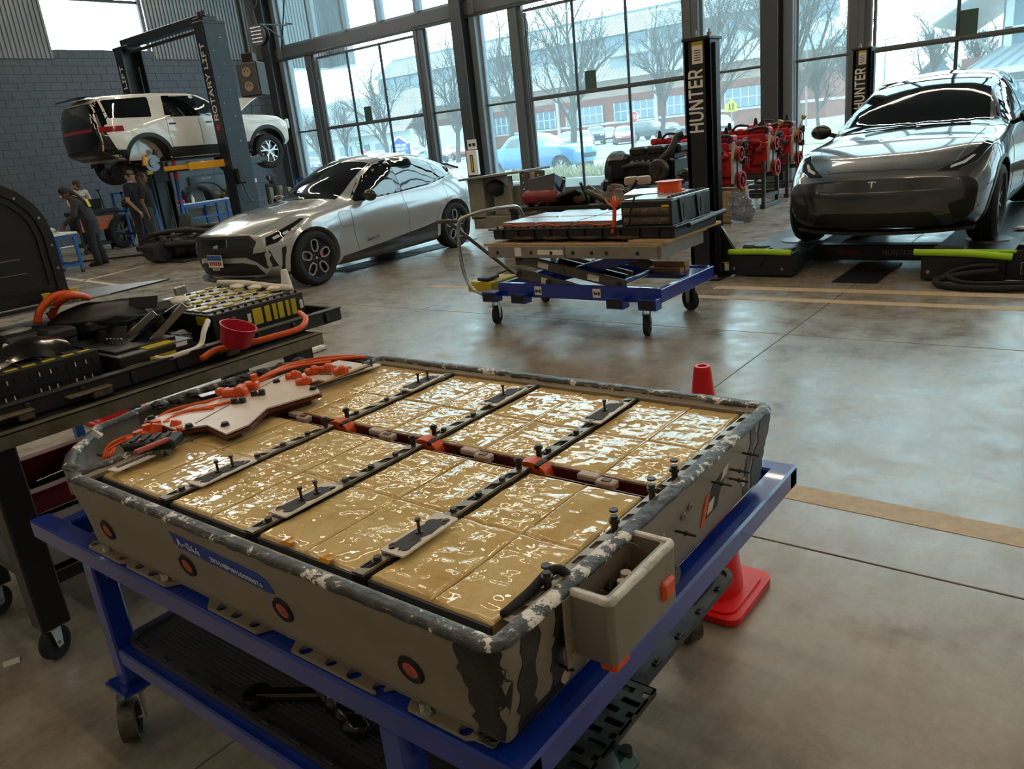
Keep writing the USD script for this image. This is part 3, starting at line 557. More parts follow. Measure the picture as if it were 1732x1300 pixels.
dlo = Polygon([(-.56, 1.035), (.3, 1.06), (1.0, 1.10), (1.62, 1.20), (1.70, 1.245), (1.35, 1.375), (.95, 1.46), (.5, 1.475), (.12, 1.435), (-.2, 1.30)]).buffer(.02)
part(p, 'window_trim', sides(decal(b, dlo.buffer(.022), 'x', 1, .002, .02, .06)), 'piano_black', smooth=35)
for s, lab in ((1, None), (-1, None)):
    for q in (sbox(-1, 0, .30, 3), sbox(.40, 0, 1.22, 3), sbox(1.27, 0, 3, 3)):
        m = decal(b, dlo.intersection(q), 'x', 1, .006, .02, .06); part(p, 'side_window', m if s > 0 else mirror(m), 'glass_dark', smooth=35)
part(p, 'grille', decal(b, Polygon([(-.56, .765), (.56, .765), (.64, .69), (.56, .53), (-.56, .53), (-.64, .69)]).buffer(.02), 'y', -1, .012, .03, .05), 'mesh_black', smooth=35)
part(p, 'grille_panel', decal(b, Polygon([(-.54, .755), (.54, .755), (.61, .69), (.56, .655), (-.56, .655), (-.61, .69)]), 'y', -1, .016, .03, .05), 'piano_black', smooth=35)
part(p, 'horse_badge', T(J(ball(1, (0, 0, 0), 1, (.05, .012, .02)), ball(1, (.04, 0, .018), 1, (.02, .01, .016)), bar((-.03, 0, 0), (-.05, 0, -.03), .008), bar((.03, 0, 0), (.045, 0, -.03), .008)), (0, -2.37, .655)), 'rim_bright')
hlp = Polygon([(-2.16, .635), (-2.12, .74), (-1.60, .905), (-1.55, .90), (-1.78, .80), (-2.02, .66)])
for s in (1, -1):
    f = (lambda m: m) if s > 0 else mirror
    h = part(p, 'headlamp', f(decal(b, hlp, 'x', 1, .008, .05, .04)), 'lamp_smoke', smooth=35)
    for k in range(3): part(h, 'lamp_element', f(decal(b, [(-2.05+.13*k, .70+.035*k), (-1.96+.13*k, .725+.035*k), (-1.97+.13*k, .755+.035*k), (-2.05+.13*k, .73+.035*k)], 'x', 1, .012, .02, .03)), 'lamp_clear')
    part(p, 'corner_intake', f(decal(b, Polygon([(.60, .55), (.79, .57), (.80, .36), (.70, .35), (.62, .44), (.50, .50)]), 'y', -1, .006, .05, .05)), 'trim_black', smooth=35)
    part(p, 'air_curtain', f(decal(b, [(-1.98, .58), (-1.93, .60), (-1.94, .28), (-2.0, .30)], 'x', 1, .006, .03, .04)), 'trim_black')
part(p, 'lower_intake', decal(b, [(-.66, .27), (.66, .27), (.60, .40), (.42, .44), (-.42, .44), (-.60, .40)], 'y', -1, .008, .04, .05), 'trim_black', smooth=35)
part(p, 'front_splitter', slab(grid(25, 3, lambda u, v: np.stack([(u*2-1)*.82, -2.41+.30*np.abs(u*2-1)**2.4+.14*v, .23-.0*u], -1)), .035), 'piano_black')
part(p, 'sill_cladding', sides(decal(b, [(-1.03, .19), (1.05, .20), (1.06, .50), (.75, .455), (-.2, .36), (-1.0, .30)], 'x', 1, .010, .05, .06)), 'piano_black', smooth=35)
for y in (-1.49, 1.49):
    part(p, 'wheel_arch_flare', arch(b, y, .365, .415, .475, .018, .26), 'paint_silver', smooth=35)
    for s in (1, -1): wheel(p, (s*.815, y, .365), .365, .262, .25, 'hexes', s, caliper='caliper_red')
part(p, 'side_marker', sides(decal(b, [(-1.945, .50), (-1.90, .50), (-1.905, .36), (-1.945, .36)], 'x', 1, .012, .03, .03)), 'amber')
part(p, 'charge_door', decal(b, rrect(.23, .20, .05, (-.86, .80)), 'x', 1, .003, .01, .05), 'paint_silver', smooth=35)
part(p, 'charge_door_gap', J(seam(b, list(rrect(.235, .205, .05, (-.86, .80)).exterior.coords), 'x', 1, .003)), 'trim_black')
for nm, ln, ax, sg in (('door_gap', [(-.72, .93), (-.75, .60), (-.68, .30)], 'x', 1), ('door_gap', [(.36, 1.06), (.42, .70), (.40, .38)], 'x', 1), ('door_gap', [(1.30, 1.14), (1.36, .85), (1.10, .66), (1.04, .5)], 'x', 1),
                       ('hood_gap', [(-.60, -2.2), (-.66, -1.6), (-.69, -.86)], 'z', 1), ('hood_gap', [(.60, -2.2), (.66, -1.6), (.69, -.86)], 'z', 1), ('bumper_gap', [(-1.95, .66), (-1.70, .72)], 'x', 1)):
    g = seam(b, ln, ax, sg, .0035); part(p, nm, sides(g) if ax == 'x' else g, 'trim_black')
part(p, 'roof_rail_line', J(seam(b, [(.565, -.0), (.55, .5), (.55, 1.2)], 'z', 1, .006), seam(b, [(-.565, 0), (-.55, .5), (-.55, 1.2)], 'z', 1, .006)), 'trim_black')
mirrors(p, 1.0, -.42, 1.06, 'piano_black')
part(p, 'rear_spoiler', slab(grid(21, 4, lambda u, v: np.stack([(u*2-1)*.56, 1.92+.28*v-.05*(u*2-1)**2, 1.315-.11*v+.03*v*v+.012], -1)), .03), 'piano_black')
q = part(p, 'number_plate', box(.31, .012, .16, (0, -2.415, .40), b=.003), 'print_white')
part(q, 'plate_band', box(.30, .004, .06, (0, -2.423, .495)), 'blue_tube'); part(q, 'plate_frame', box(.35, .01, .05, (0, -2.414, .355), b=.003), 'trim_black')
part(q, 'plate_name', orient(text('HELLER', .032, .002, True), (-.085, -2.4195, .364), (1, 0, 0), (0, 0, 1)), 'print_white')
part(q, 'plate_marks', J(*[box(.028, .003, .05, (-.11+.045*k, -2.423, .43)) for k in range(6)]), 'lamp_red')
part(p, 'door_badge', orient(text('mach-eX', .04, .002), (.928, -.52, .43), (0, 1, .1), (-.15, 0, 1)), 'trim_black')

# ---------------------------------------------------------------- dark grey electric car on the lift ramps
MY = (-1.94, 10.24, .215)
p = thing('electric_car', 'glossy dark grey electric car parked nose first on the lift ramps', 'car', MY)
b = loft(SPEC['electric'], ny=110, nsub=5, warp_f=(.36, 2.3, 1.0))
part(p, 'body', wells(b, [(-1.445, .36), (1.445, .36)], .41), 'paint_grey', smooth=32)
part(p, 'windscreen', windscreen(b, -.80, .14, .715, .58), 'glass_dark', smooth=35)
part(p, 'glass_roof', decal(b, [(-.575, .16), (0, .12), (.575, .16), (.58, 1.9), (-.58, 1.9)], 'z', 1, .006, .012, .08), 'glass_dark', smooth=35)
dlo = Polygon([(-.58, 1.05), (.3, 1.075), (1.0, 1.11), (1.62, 1.22), (1.35, 1.39), (.95, 1.475), (.5, 1.485), (.12, 1.43), (-.2, 1.29)]).buffer(.02)
part(p, 'window_trim', sides(decal(b, dlo.buffer(.02), 'x', 1, .002, .02, .06)), 'piano_black', smooth=35)
for s in (1, -1):
    f = (lambda m: m) if s > 0 else mirror
    for q in (sbox(-1, 0, .32, 3), sbox(.42, 0, 1.2, 3), sbox(1.25, 0, 3, 3)): part(p, 'side_window', f(decal(b, dlo.intersection(q), 'x', 1, .006, .02, .06)), 'glass_dark', smooth=35)
    h = part(p, 'headlamp', f(decal(b, [(.50, -2.16), (.66, -2.08), (.78, -1.90), (.85, -1.62), (.87, -1.42), (.80, -1.56), (.72, -1.80), (.60, -2.02)], 'z', 1, .010, .05, .04)), 'lamp_smoke', smooth=35)
    part(h, 'lamp_element', f(decal(b, [(.60, -2.085), (.70, -1.97), (.76, -1.82), (.735, -1.83), (.68, -1.95), (.60, -2.05)], 'z', 1, .014, .02, .03)), 'lamp_clear')
    part(p, 'corner_vent', f(decal(b, [(.62, .44), (.80, .50), (.84, .40), (.76, .30), (.66, .30)], 'y', -1, .006, .04, .05)), 'trim_black', smooth=35)
part(p, 'lower_intake', decal(b, Polygon([(-.56, .25), (.56, .25), (.48, .36), (-.48, .36)]).buffer(.02), 'y', -1, .008, .05, .05), 'trim_black', smooth=35)
part(p, 'chin_lip', slab(grid(25, 3, lambda u, v: np.stack([(u*2-1)*.80, -2.30+.36*np.abs(u*2-1)**2.3+.2*v, .205+0*u], -1)), .03), 'trim_black')
for nm, ln, ax, sg in (('hood_gap', [(-.70, -.95), (-.69, -1.5), (-.62, -1.95), (-.45, -2.14), (0, -2.2), (.45, -2.14), (.62, -1.95), (.69, -1.5), (.70, -.95)], 'z', 1), ('bumper_gap', [(-.60, .60), (-.3, .585), (.3, .585), (.60, .60)], 'y', -1),
                       ('door_gap', [(-.72, .95), (-.76, .60), (-.70, .30)], 'x', 1), ('door_gap', [(.38, 1.06), (.42, .70), (.40, .34)], 'x', 1)):
    g = seam(b, ln, ax, sg, .004); part(p, nm, sides(g) if ax == 'x' else g, 'trim_black')
eb = Polygon([(-.05, .03), (-.03, .037), (.03, .037), (.05, .03), (.045, .02), (.012, .026), (.004, -.045), (-.004, -.045), (-.012, .026), (-.045, .02)])
part(p, 'nose_emblem', decal(b, affinity.translate(affinity.scale(eb, .72, .72, origin=(0, 0)), 0, .652), 'y', -1, .006, .012, .02), 'rim_bright')
for y in (-1.445, 1.445):
    part(p, 'wheel_arch_trim', arch(b, y, .36, .405, .44, .006, .26), 'trim_black', smooth=35)
    for s in (1, -1): wheel(p, (s*.825, y, .355), .355, .255, .25, 'multi', s, 'rim_grey')
part(p, 'sill_trim', sides(decal(b, [(-1.0, .19), (1.0, .20), (1.0, .30), (-1.0, .28)], 'x', 1, .008, .04, .06)), 'trim_black', smooth=35)
mirrors(p, 1.04, -.44, 1.09, 'piano_black')
part(p, 'wiper', J(bar((-.45, -.86, 1.085), (.05, -.84, 1.10), .012), bar((.05, -.88, 1.09), (.55, -.80, 1.075), .012)), 'trim_black')

# ---------------------------------------------------------------- white SUV on the two-post lift
SV = (-17.96, 10.72, 1.55)
p = thing('suv_car', 'white boxy SUV raised on the two-post lift with a rear wheel off', 'car', SV, 180)
b = loft(SPEC['boxy'], ny=110, nsub=5, warp_f=(.22, 3, .8), warp_r=(.16, 3.2, .6))
# the open front lid: its bay is cut out of the body
cutb = mfd(wells(b, [(-1.54, .42), (1.54, .42)], .49)) - mfd(box(1.36, .95, .9, (0, -1.62, .86)))
part(p, 'body', unm(cutb), 'paint_white', smooth=32)
part(p, 'front_bay', box(1.30, .9, .12, (0, -1.62, .87)), 'trim_black')
part(p, 'windscreen', windscreen(b, -.72, -.08, .79, .68), 'glass_dark', smooth=35)
part(p, 'glass_roof', decal(b, [(-.62, .02), (.62, .02), (.62, 2.0), (-.62, 2.0)], 'z', 1, .005, .012, .1), 'glass_dark', smooth=35)
q1 = Polygon([(-.45, 1.30), (.96, 1.315), (.88, 1.69), (.12, 1.70), (-.12, 1.57)]).buffer(.02); q2 = Polygon([(1.34, 1.33), (2.20, 1.345), (2.22, 1.645), (1.28, 1.685)]).buffer(.02)
part(p, 'window_trim', sides(J(decal(b, q1.buffer(.02), 'x', 1, .002, .02, .07), decal(b, q2.buffer(.015), 'x', 1, .002, .02, .07))), 'piano_black', smooth=35)
for s in (1, -1):
    f = (lambda m: m) if s > 0 else mirror
    part(p, 'front_window', f(decal(b, q1.intersection(sbox(-2, 0, .16, 3)), 'x', 1, .006, .02, .07)), 'glass_tint', smooth=35)
    part(p, 'rear_door_window', f(decal(b, q1.intersection(sbox(.26, 0, 2, 3)), 'x', 1, .006, .02, .07)), 'glass_dark', smooth=35)
    part(p, 'quarter_window', f(decal(b, q2, 'x', 1, .006, .02, .07)), 'glass_dark', smooth=35)
    part(p, 'rear_pillar', f(decal(b, [(2.29, 1.20), (2.31, 1.72), (2.66, 1.70), (2.66, .58), (2.16, .58), (2.26, .75), (2.36, 1.02), (2.36, 1.18)], 'x', 1, .006, .03, .04)), 'piano_black', smooth=35)
    part(p, 'tail_lamp', f(decal(b, Polygon([(2.02, 1.06), (2.02, 1.13), (2.55, 1.13), (2.55, 1.06)]).buffer(.02), 'x', 1, .012, .03, .05)), 'lamp_red', smooth=35)
    part(p, 'door_handle', f(decal(b, rrect(.16, .035, .015, (-.02, 1.12)), 'x', 1, .008, .03, .05)), 'trim_black'); part(p, 'door_handle', f(decal(b, rrect(.16, .035, .015, (.88, 1.13)), 'x', 1, .008, .03, .05)), 'trim_black')
part(p, 'tailgate', decal(b, rrect(1.74, 1.02, .08, (0, 1.12)), 'y', 1, .008, .03, .08), 'piano_black', smooth=35)
part(p, 'rear_window', decal(b, Polygon([(-.72, 1.24), (.72, 1.24), (.62, 1.60), (-.62, 1.60)]), 'y', 1, .014, .03, .08), 'glass_dark', smooth=35)
part(p, 'light_bar', decal(b, sbox(-.70, 1.07, .70, 1.13), 'y', 1, .014, .03, .08), 'lamp_red', smooth=35)
part(p, 'rear_bumper', decal(b, sbox(-.80, .50, .80, .70), 'y', 1, .03, .06, .08), 'trim_black', smooth=35)
part(p, 'bumper_insert', decal(b, rrect(1.0, .07, .02, (0, .60)), 'y', 1, .04, .03, .08), 'rim_grey', smooth=35)
part(p, 'roof_fin', slab(grid(12, 3, lambda u, v: np.stack([(u*2-1)*.55, 2.28+.30*v, 1.80-.03*v+0*u], -1)), .03), 'piano_black')
part(p, 'sill_cladding', sides(decal(b, [(-1.02, .42), (1.02, .42), (1.05, .64), (-1.05, .62)], 'x', 1, .012, .05, .07)), 'trim_black', smooth=35)
part(p, 'rear_cladding', sides(decal(b, [(2.02, .50), (2.5, .55), (2.5, .70), (2.0, .66)], 'x', 1, .012, .05, .06)), 'trim_black', smooth=35)
for y in (-1.54, 1.54): part(p, 'wheel_arch_trim', arch(b, y, .42, .475, .56, .014, .45), 'trim_black', smooth=35)
for y in (-1.54, 1.54): part(p, 'arch_liner', sides(T(ext(circ(0, 0, .485, 16).difference(circ(0, 0, .465, 16)).intersection(sbox(-1, -.05, 1, 1)), .30, 'yz'), (.60, y, .42))), 'trim_black')
for ln in ([(.98, 1.32), (1.02, .95), (.98, .64)], [(.22, 1.30), (.22, .64)], [(-.66, 1.25), (-.80, .9), (-.92, .66)]): part(p, 'door_gap', sides(seam(b, ln, 'x', 1, .005)), 'trim_black')
for y, s in ((-1.54, 1), (-1.54, -1), (1.54, 1)): wheel(p, (s*.83, y, .36), .41, .27, .27, 'split', s)
# the bare hub on the near rear corner (x < 0 here is the side towards the room)
part(p, 'brake_disc', T(J(cyl(.178, .03, (-.02, 0, 0), 'x', 32), cyl(.09, .06, (-.055, 0, 0), 'x', 20), *[cyl(.008, .02, (-.07, .06*math.cos(a), .06*math.sin(a)), 'x', 6) for a in np.arange(5)*1.2566]), (-.90, 1.52, .34)), 'disc_steel', smooth=40)
part(p, 'brake_caliper', T(J(box(.10, .10, .21, (0, 0, -.10), b=.02), box(.11, .05, .04, (0, 0, .02), b=.008), box(.11, .05, .04, (0, 0, -.07), b=.008)), (-.91, 1.69, .39), rx=12), 'caliper_yellow')
part(p, 'open_front_lid', slab(grid(12, 12, lambda u, v: np.stack([(u*2-1)*(.68-.03*v), -.98-.74*v, 1.29+.42*v+.03*np.sin(np.pi*v)-.02*(u*2-1)**2], -1)), .03), 'paint_white', smooth=40)
part(p, 'lid_strut', J(rod((-.6, -1.45, 1.18), (-.6, -1.5, 1.55), .01), rod((.6, -1.45, 1.18), (.6, -1.5, 1.55), .01)), 'black_metal')
for s in (1, -1): part(p, 'headlamp', T(rrect_m := ext(rrect(.10, .24, .045), .05, 'xz'), (s*.70, -2.40, .98)), 'lamp_clear')
mirrors(p, 1.08, -.50, 1.33, 'trim_black', 1.15)
part(p, 'rear_suspension', J(*[blob((x, 1.45+.12*k, .42-.05*k), (.16, .13, .10), 3+k, .4) for k, x in enumerate((-.55, -.35, -.1, .15, .4))], *[rod((-.85, 1.4+.1*k, .33-.06*k), (-.2, 1.5, .30), .022) for k in range(4)], rod((-.75, 1.3, .62), (-.72, 1.45, .25), .05)), 'dark_steel', smooth=40)
part(p, 'rear_drive_unit', J(blob((-.1, 1.75, .25), (.34, .26, .20), 11, .35, 3), box(.5, .3, .22, (-.25, 1.6, .1), b=.04), cyl(.12, .4, (-.4, 1.85, .22), 'x'), *[rod((-.5+.2*k, 1.9, .1), (-.45+.2*k, 2.0, .3), .02) for k in range(5)]), 'black_plastic', smooth=40)
part(p, 'underbody', box(1.5, 2.3, .10, (0, 0, .36), b=.03), 'black_plastic')
# ---------------------------------------------------------------- outside the windows
GZ = -0.15
mat('asphalt', '#a3a39e', 0.85, col2='#92938f', vscale=.4, coord='pos'); mat('lawn', '#8c9a6a', 0.95, col2='#a3a37c', vscale=.25, coord='pos'); mat('dry_grass', '#b5ab84', 0.9, col2='#8f9468', vscale=3)
mat('kerb', '#c9c7c0', 0.8); mat('bark', '#4d4741', 0.9); mat('metal_roof', '#aebac0', 0.42, metal=0.3); mat('roof_shade', '#7f8a90', 0.5); mat('brick', '#8e5a4e', 0.85, col2='#7d4c42', vscale=1.5, coord='pos'); mat('brick_pale', '#b0988c', 0.85)
mat('win_far', '#5d7a8c', 0.12, coat=0.5); mat('far_frame', '#c7ccce', 0.6); mat('scrub', '#7b756c', 0.95); mat('sign_blue', '#2146a0', 0.5); mat('sign_green', '#157a5a', 0.5); mat('sign_red', '#b3202a', 0.45); mat('sign_yellow', '#cfe01a', 0.45); mat('pole', '#8d9294', 0.5, metal=0.4)
mat('stucco_pale', '#c8cccd', 0.8)
struct('ground_outside', box(420, 400, .3, (-60, YN+200.2, GZ-.3)), 'asphalt', label='pale road and car park outside')
def lawn(pts, z=.03, lab='strip of pale winter lawn'):
    return solo('lawn_strip', ext(Polygon(pts), z, 'xy', GZ), 'lawn', lab, 'lawn')
lawn([(-60, 43.5), (-22, 39.5), (-3, 36), (-3, 38), (-22, 42.5), (-60, 48)], .05, 'long narrow lawn strip between the road and the parked cars')
lawn([(-28, 48), (-5, 44), (9, 42), (9, 58), (-14, 62), (-24, 58)], .05, 'wide lawn around the right-hand trees')
lawn([(-60, 21), (-33, 21), (-33, 33), (-60, 36)], .05, 'lawn patch by the leftmost windows')
solo('planter_kerb', J(box(11, .16, .34, (-14.5, 21.2, GZ), b=.02), box(.16, 5, .34, (-9.0, 23.6, GZ), b=.02)), 'kerb', 'low pale concrete kerb outside the middle windows', 'kerb')
rg = np.random.default_rng(4)
def tufts(n, x0, x1, y0, y1, h):
    ms = []
    for _ in range(n):
        x, y = rg.uniform(x0, x1), rg.uniform(y0, y1); k = 9; a = rg.uniform(0, 6.28, k); l = rg.uniform(.5, 1.1, k)*h; b = rg.uniform(.25, .6, k)*l
        for q in range(k):
            d = np.array([math.cos(a[q]), math.sin(a[q])]); s = np.array([-d[1], d[0]])*.018
            p0 = np.array([x, y]); p1 = p0+d*b[q]*.5; p2 = p0+d*b[q]*1.2
            ms.append((np.array([[*(p0-s), 0], [*(p0+s), 0], [*(p1+s*.8), l[q]*.7], [*(p1-s*.8), l[q]*.7], [*p2, l[q]]]), np.array([[0, 1, 2], [0, 2, 3], [3, 2, 4]])))
    v = np.vstack([m[0] for m in ms]); f = np.vstack([m[1]+5*i for i, m in enumerate(ms)]); return TM(v, f)
solo('ornamental_grass', tufts(900, -19.8, -9.3, 21.5, 26, .55), 'dry_grass', 'dry ornamental grass bed outside the middle windows', 'grass', (0, 0, GZ), kind='stuff')
# bare trees
def bare_tree(seed, h, spread=.42, levels=5):
    r = np.random.default_rng(seed); out = []
    def grow(p, d, L, rad, lev):
        n = 4 if lev else 6; pts = [p]
        for k in range(n):
            d = d + r.normal(0, .07+.035*lev, 3); d[2] += .05; d /= np.linalg.norm(d); p = p+d*L/n; pts.append(p)
        out.append(tube(pts, np.maximum(np.linspace(rad, rad*.55, len(pts)), .009), 6 if lev < 2 else (4 if lev < 3 else 3)))
        if lev >= levels: return
        kids = r.integers(3, 5) if lev < 3 else r.integers(1, 4)
        if lev == 0: kids = 7
        for k in range(kids):
            t = r.uniform(.45, 1.0) if lev == 0 else r.uniform(.25, 1.0); q = pts[int(t*(len(pts)-1))]
            a = r.uniform(0, 6.28); sp = spread*r.uniform(.8, 1.6); e = d*math.cos(sp)+np.array([math.cos(a), math.sin(a), .25])*math.sin(sp); e /= np.linalg.norm(e)
            grow(np.array(q), e, L*r.uniform(.5, .72), rad*.5*r.uniform(.8, 1.1), lev+1)
        grow(np.array(pts[-1]), d, L*.62, rad*.55, lev+1)
    grow(np.zeros(3), np.array([0, 0, 1.0]), h*.42, h*.021, 0); return J(out)
trees = []
for k, (h, sp) in enumerate(((11, .45), (10, .5), (7, .55))):
    trees.append((bare_tree(20+k, h, sp), h))
TR = [(0, (650, 235), 58, 1.05, 'bare tree left of the parked cars, seen through the first glazed door'), (2, (545, 262), 44, 1.0, 'slim bare tree outside the leftmost window'), (1, (770, 225), 55, 1.15, 'bare tree outside the side light left of the big column'),
      (0, (862, 222), 52, 1.1, 'bare tree behind the blue pickup'), (1, (968, 235), 52, 1.35, 'large forked bare tree in the middle glazed door'), (2, (715, 240), 75, 1.1, 'small distant bare tree behind the blue college sign'),
      (0, (1210, 222), 60, 1.25, 'bare tree beside the yellow crossing sign'), (1, (1352, 212), 52, 1.45, 'tall bare tree right of the right-hand column'), (2, (1438, 190), 70, 1.3, 'thin bare tree left of the rear lift post'),
      (2, (1385, 205), 60, 1.0, 'young bare tree on the right-hand lawn'), (2, (1570, 150), 90, 1.5, 'round bare tree in front of the far pavilion'), (2, (1658, 140), 60, 1.0, 'pale bare shrub before the right-hand brick building'),
      (0, (585, 240), 80, 1.0, 'distant bare tree at the left end of the car park'), (0, (1120, 225), 70, 1.2, 'bare tree before the metal roof, left of the lift post')]
src = {}
def toground(px, Y):      # the point at distance Y straight below / above a pixel column on the ground
    d = CR.T @ np.array([(px[0]-866)/FPX, (px[1]-650)/FPX, 1.0]); return (float(d[0]/d[1]*Y), float(Y), GZ)
for k, px, Y, s, lab in TR:
    loc = toground(px, Y)
    if k not in src:
        src[k] = thing('bare_tree', lab, 'tree', loc, 40*k); stage.GetPrimAtPath(src[k]).GetAttribute('xformOp:translate')
        UsdGeom.Xformable(stage.GetPrimAtPath(src[k])).AddScaleOp().Set(Gf.Vec3f(s, s, s)); part(src[k], 'branches', trees[k][0], 'bark', smooth=False)
    else: dup(src[k], 'bare_tree', lab, loc, (px[0]*7) % 360, scale=(s, s, s))
solo('scrub_line', J(*[blob((-16+4*k, 128+rg.uniform(-2, 2), GZ+2.0), (3.4, 1.5, rg.uniform(2.0, 3.6)), k, .5, 2, 3) for k in range(14)]), 'scrub', 'grey brown scrub at the far edge of the lawns', 'shrubs', kind='stuff')

# the long hall with the metal roof
def ribs(p0, p1, q0, q1, n, r=.09):
    """standing seams from the eave p0-p1 up to the ridge q0-q1"""
    p0, p1, q0, q1 = map(np.asarray, (p0, p1, q0, q1)); t = np.linspace(0, 1, n); return J(*[bar(p0+(p1-p0)*a, q0+(q1-q0)*a, r, r) for a in t])
def quad(a, b, c, d, th=.15): return slab(TM([a, b, c, d], [[0, 1, 2], [0, 2, 3]]), th)
B = thing('hall_building', 'long brick hall with a seamed pale metal roof across the car park', 'building')
part(B, 'brick_wall', box(78, 22, 5.6, (-69, 111.2, GZ)), 'brick'); part(B, 'stone_band', box(78.2, 22.2, .3, (-69, 111.2, 1.75)), 'stucco_pale'); part(B, 'upper_band', box(78.1, 22.1, 2.2, (-69, 111.2, 5.4)), 'brick_pale')
for k in range(9):
    x = -104+8.1*k; w = part(B, 'window', box(6.2, .3, 2.3, (x, 100.0, 2.1)), 'win_far'); part(w, 'window_bars', J(*[box(.12, .1, 2.3, (x-3.1+1.03*q, 99.82, 2.1)) for q in range(7)], box(6.2, .1, .1, (x, 99.82, 3.2))), 'far_frame')
lo, mid1, mid2, hi = (97.5, 7.6), (102.0, 11.0), (103.0, 13.8), (107.5, 16.6)
XL, XR = -108.0, -29.5
part(B, 'lower_roof', quad((XL, lo[0], lo[1]), (XR, lo[0], lo[1]), (XR, mid1[0], mid1[1]), (XL, mid1[0], mid1[1])), 'metal_roof'); part(B, 'roof_seams', ribs((XL, lo[0], lo[1]+.05), (XR, lo[0], lo[1]+.05), (XL, mid1[0], mid1[1]+.05), (XR, mid1[0], mid1[1]+.05), 130), 'roof_shade')
part(B, 'clerestory_band', box(XR-XL, .3, 2.8, ((XL+XR)/2, 103.2, 10.9)), 'roof_shade')
for k in range(22):
    if k in (3, 11, 17): continue
    part(B, 'clerestory_window', box(2.6, .2, 1.7, (-105+3.5*k, 103.0, 11.6)), 'win_far')
part(B, 'upper_roof', quad((XL, 102.0, 13.5), (XR, 102.0, 13.5), (XR-10, hi[0], hi[1]), (XL, hi[0], hi[1])), 'metal_roof'); part(B, 'roof_seams', ribs((XL, 102, 13.55), (XR, 102, 13.55), (XL, hi[0], hi[1]+.05), (XR-10, hi[0], hi[1]+.05), 130), 'roof_shade')
part(B, 'dormer', J(quad((-58.5, 98.8, 10.4), (-49, 98.8, 10.4), (-49, 103.5, 12.2), (-58.5, 103.5, 12.2)), box(9.5, .3, 1.9, (-53.7, 99.4, 8.6))), 'roof_shade')
part(B, 'gable_peak', TM([(XR, 97.5, 7.6), (XR, 118, 7.6), (XR-10, 107.5, 16.6), (XR-6, 97.5, 7.6), (XR-6, 118, 7.6), (XR-16, 107.5, 16.5)], [[0, 1, 2], [3, 5, 4], [0, 2, 5], [0, 5, 3], [1, 4, 5], [1, 5, 2]]), 'roof_shade')
part(B, 'ridge_cap', box(XR-XL-10, .5, .2, ((XL+XR-10)/2, 107.5, 16.55)), 'roof_shade')
part(B, 'downpipe', J(*[box(.35, .35, 7.5, (-100+16*k, 99.8, GZ)) for k in range(5)]), 'far_frame')
# low hall on the left
B = thing('low_hall', 'low grey hall with a gable roof behind the left car park', 'building')
part(B, 'wall', box(34, 14, 4.2, (-98, 89, GZ)), 'stucco_pale'); part(B, 'roof', quad((-116, 80, 4.0), (-80, 80, 4.0), (-80, 88, 9.6), (-116, 88, 9.6)), 'metal_roof'); part(B, 'roof_seams', ribs((-116, 80, 4.05), (-80, 80, 4.05), (-116, 88, 9.65), (-80, 88, 9.65), 60), 'roof_shade')
for k in range(8): part(B, 'window', box(2.6, .2, 1.4, (-111+4*k, 81.9, 1.2)), 'win_far')
# brick building with a glass gable on the right
B = thing('gable_building', 'brick building with a glazed gable and canopy roof on the right', 'building', (2.2, 0, 0))
part(B, 'brick_wall', box(30, 12, 3.2, (4.6, 57.2, GZ)), 'brick')
part(B, 'glass_wall', box(14, .3, 5.0, (-1.6, 51.3, 2.9)), 'win_far')
gp = Polygon([(-8.6, 4.2), (-8.6, 5.2), (2, 11.2), (12, 5.4), (12, 4.2)]); part(B, 'gable_glass', ext(gp, .3, 'xz', 51.4), 'win_far')
part(B, 'gable_frame', J(*[box(.35, .3, 9.5, (x, 51.05, 2.2)) for x in (-8.3, -6.0, -3.4, -.8)], *[box(17, .3, .3, (0, 51.05, z)) for z in (4.05, 5.6, 7.2)]), 'far_frame')
part(B, 'gable_roof', J(quad((-11.3, 47.8, 5.1), (2, 47.8, 13.0), (2, 60, 13.0), (-11.3, 60, 5.1), .4), quad((2, 47.8, 13.0), (13, 47.8, 6.5), (13, 60, 6.5), (2, 60, 13.0), .4)), 'metal_roof'); part(B, 'roof_seams', ribs((-11.3, 47.8, 5.15), (-11.3, 60, 5.15), (2, 47.8, 13.05), (2, 60, 13.05), 14, .1), 'roof_shade')
part(B, 'fascia', bar((-11.4, 47.7, 5.0), (2, 47.7, 12.9), .25, .5), 'far_frame'); part(B, 'roof_brace', bar((-10.3, 48.2, 5.1), (-8.6, 51, 2.6), .14), 'pole')
part(B, 'canopy_roof', quad((-9.6, 47.6, 2.35), (18, 47.6, 2.35), (18, 51.2, 3.5), (-8.4, 51.2, 3.5)), 'metal_roof'); part(B, 'canopy_seams', ribs((-9.6, 47.6, 2.4), (18, 47.6, 2.4), (-8.4, 51.2, 3.55), (18, 51.2, 3.55), 45, .09), 'roof_shade')
part(B, 'canopy_fascia', box(27.6, .2, .3, (4.2, 47.5, 2.05)), 'far_frame'); part(B, 'canopy_wall', box(26, .2, .9, (4.6, 50.9, 1.25)), 'roof_shade')
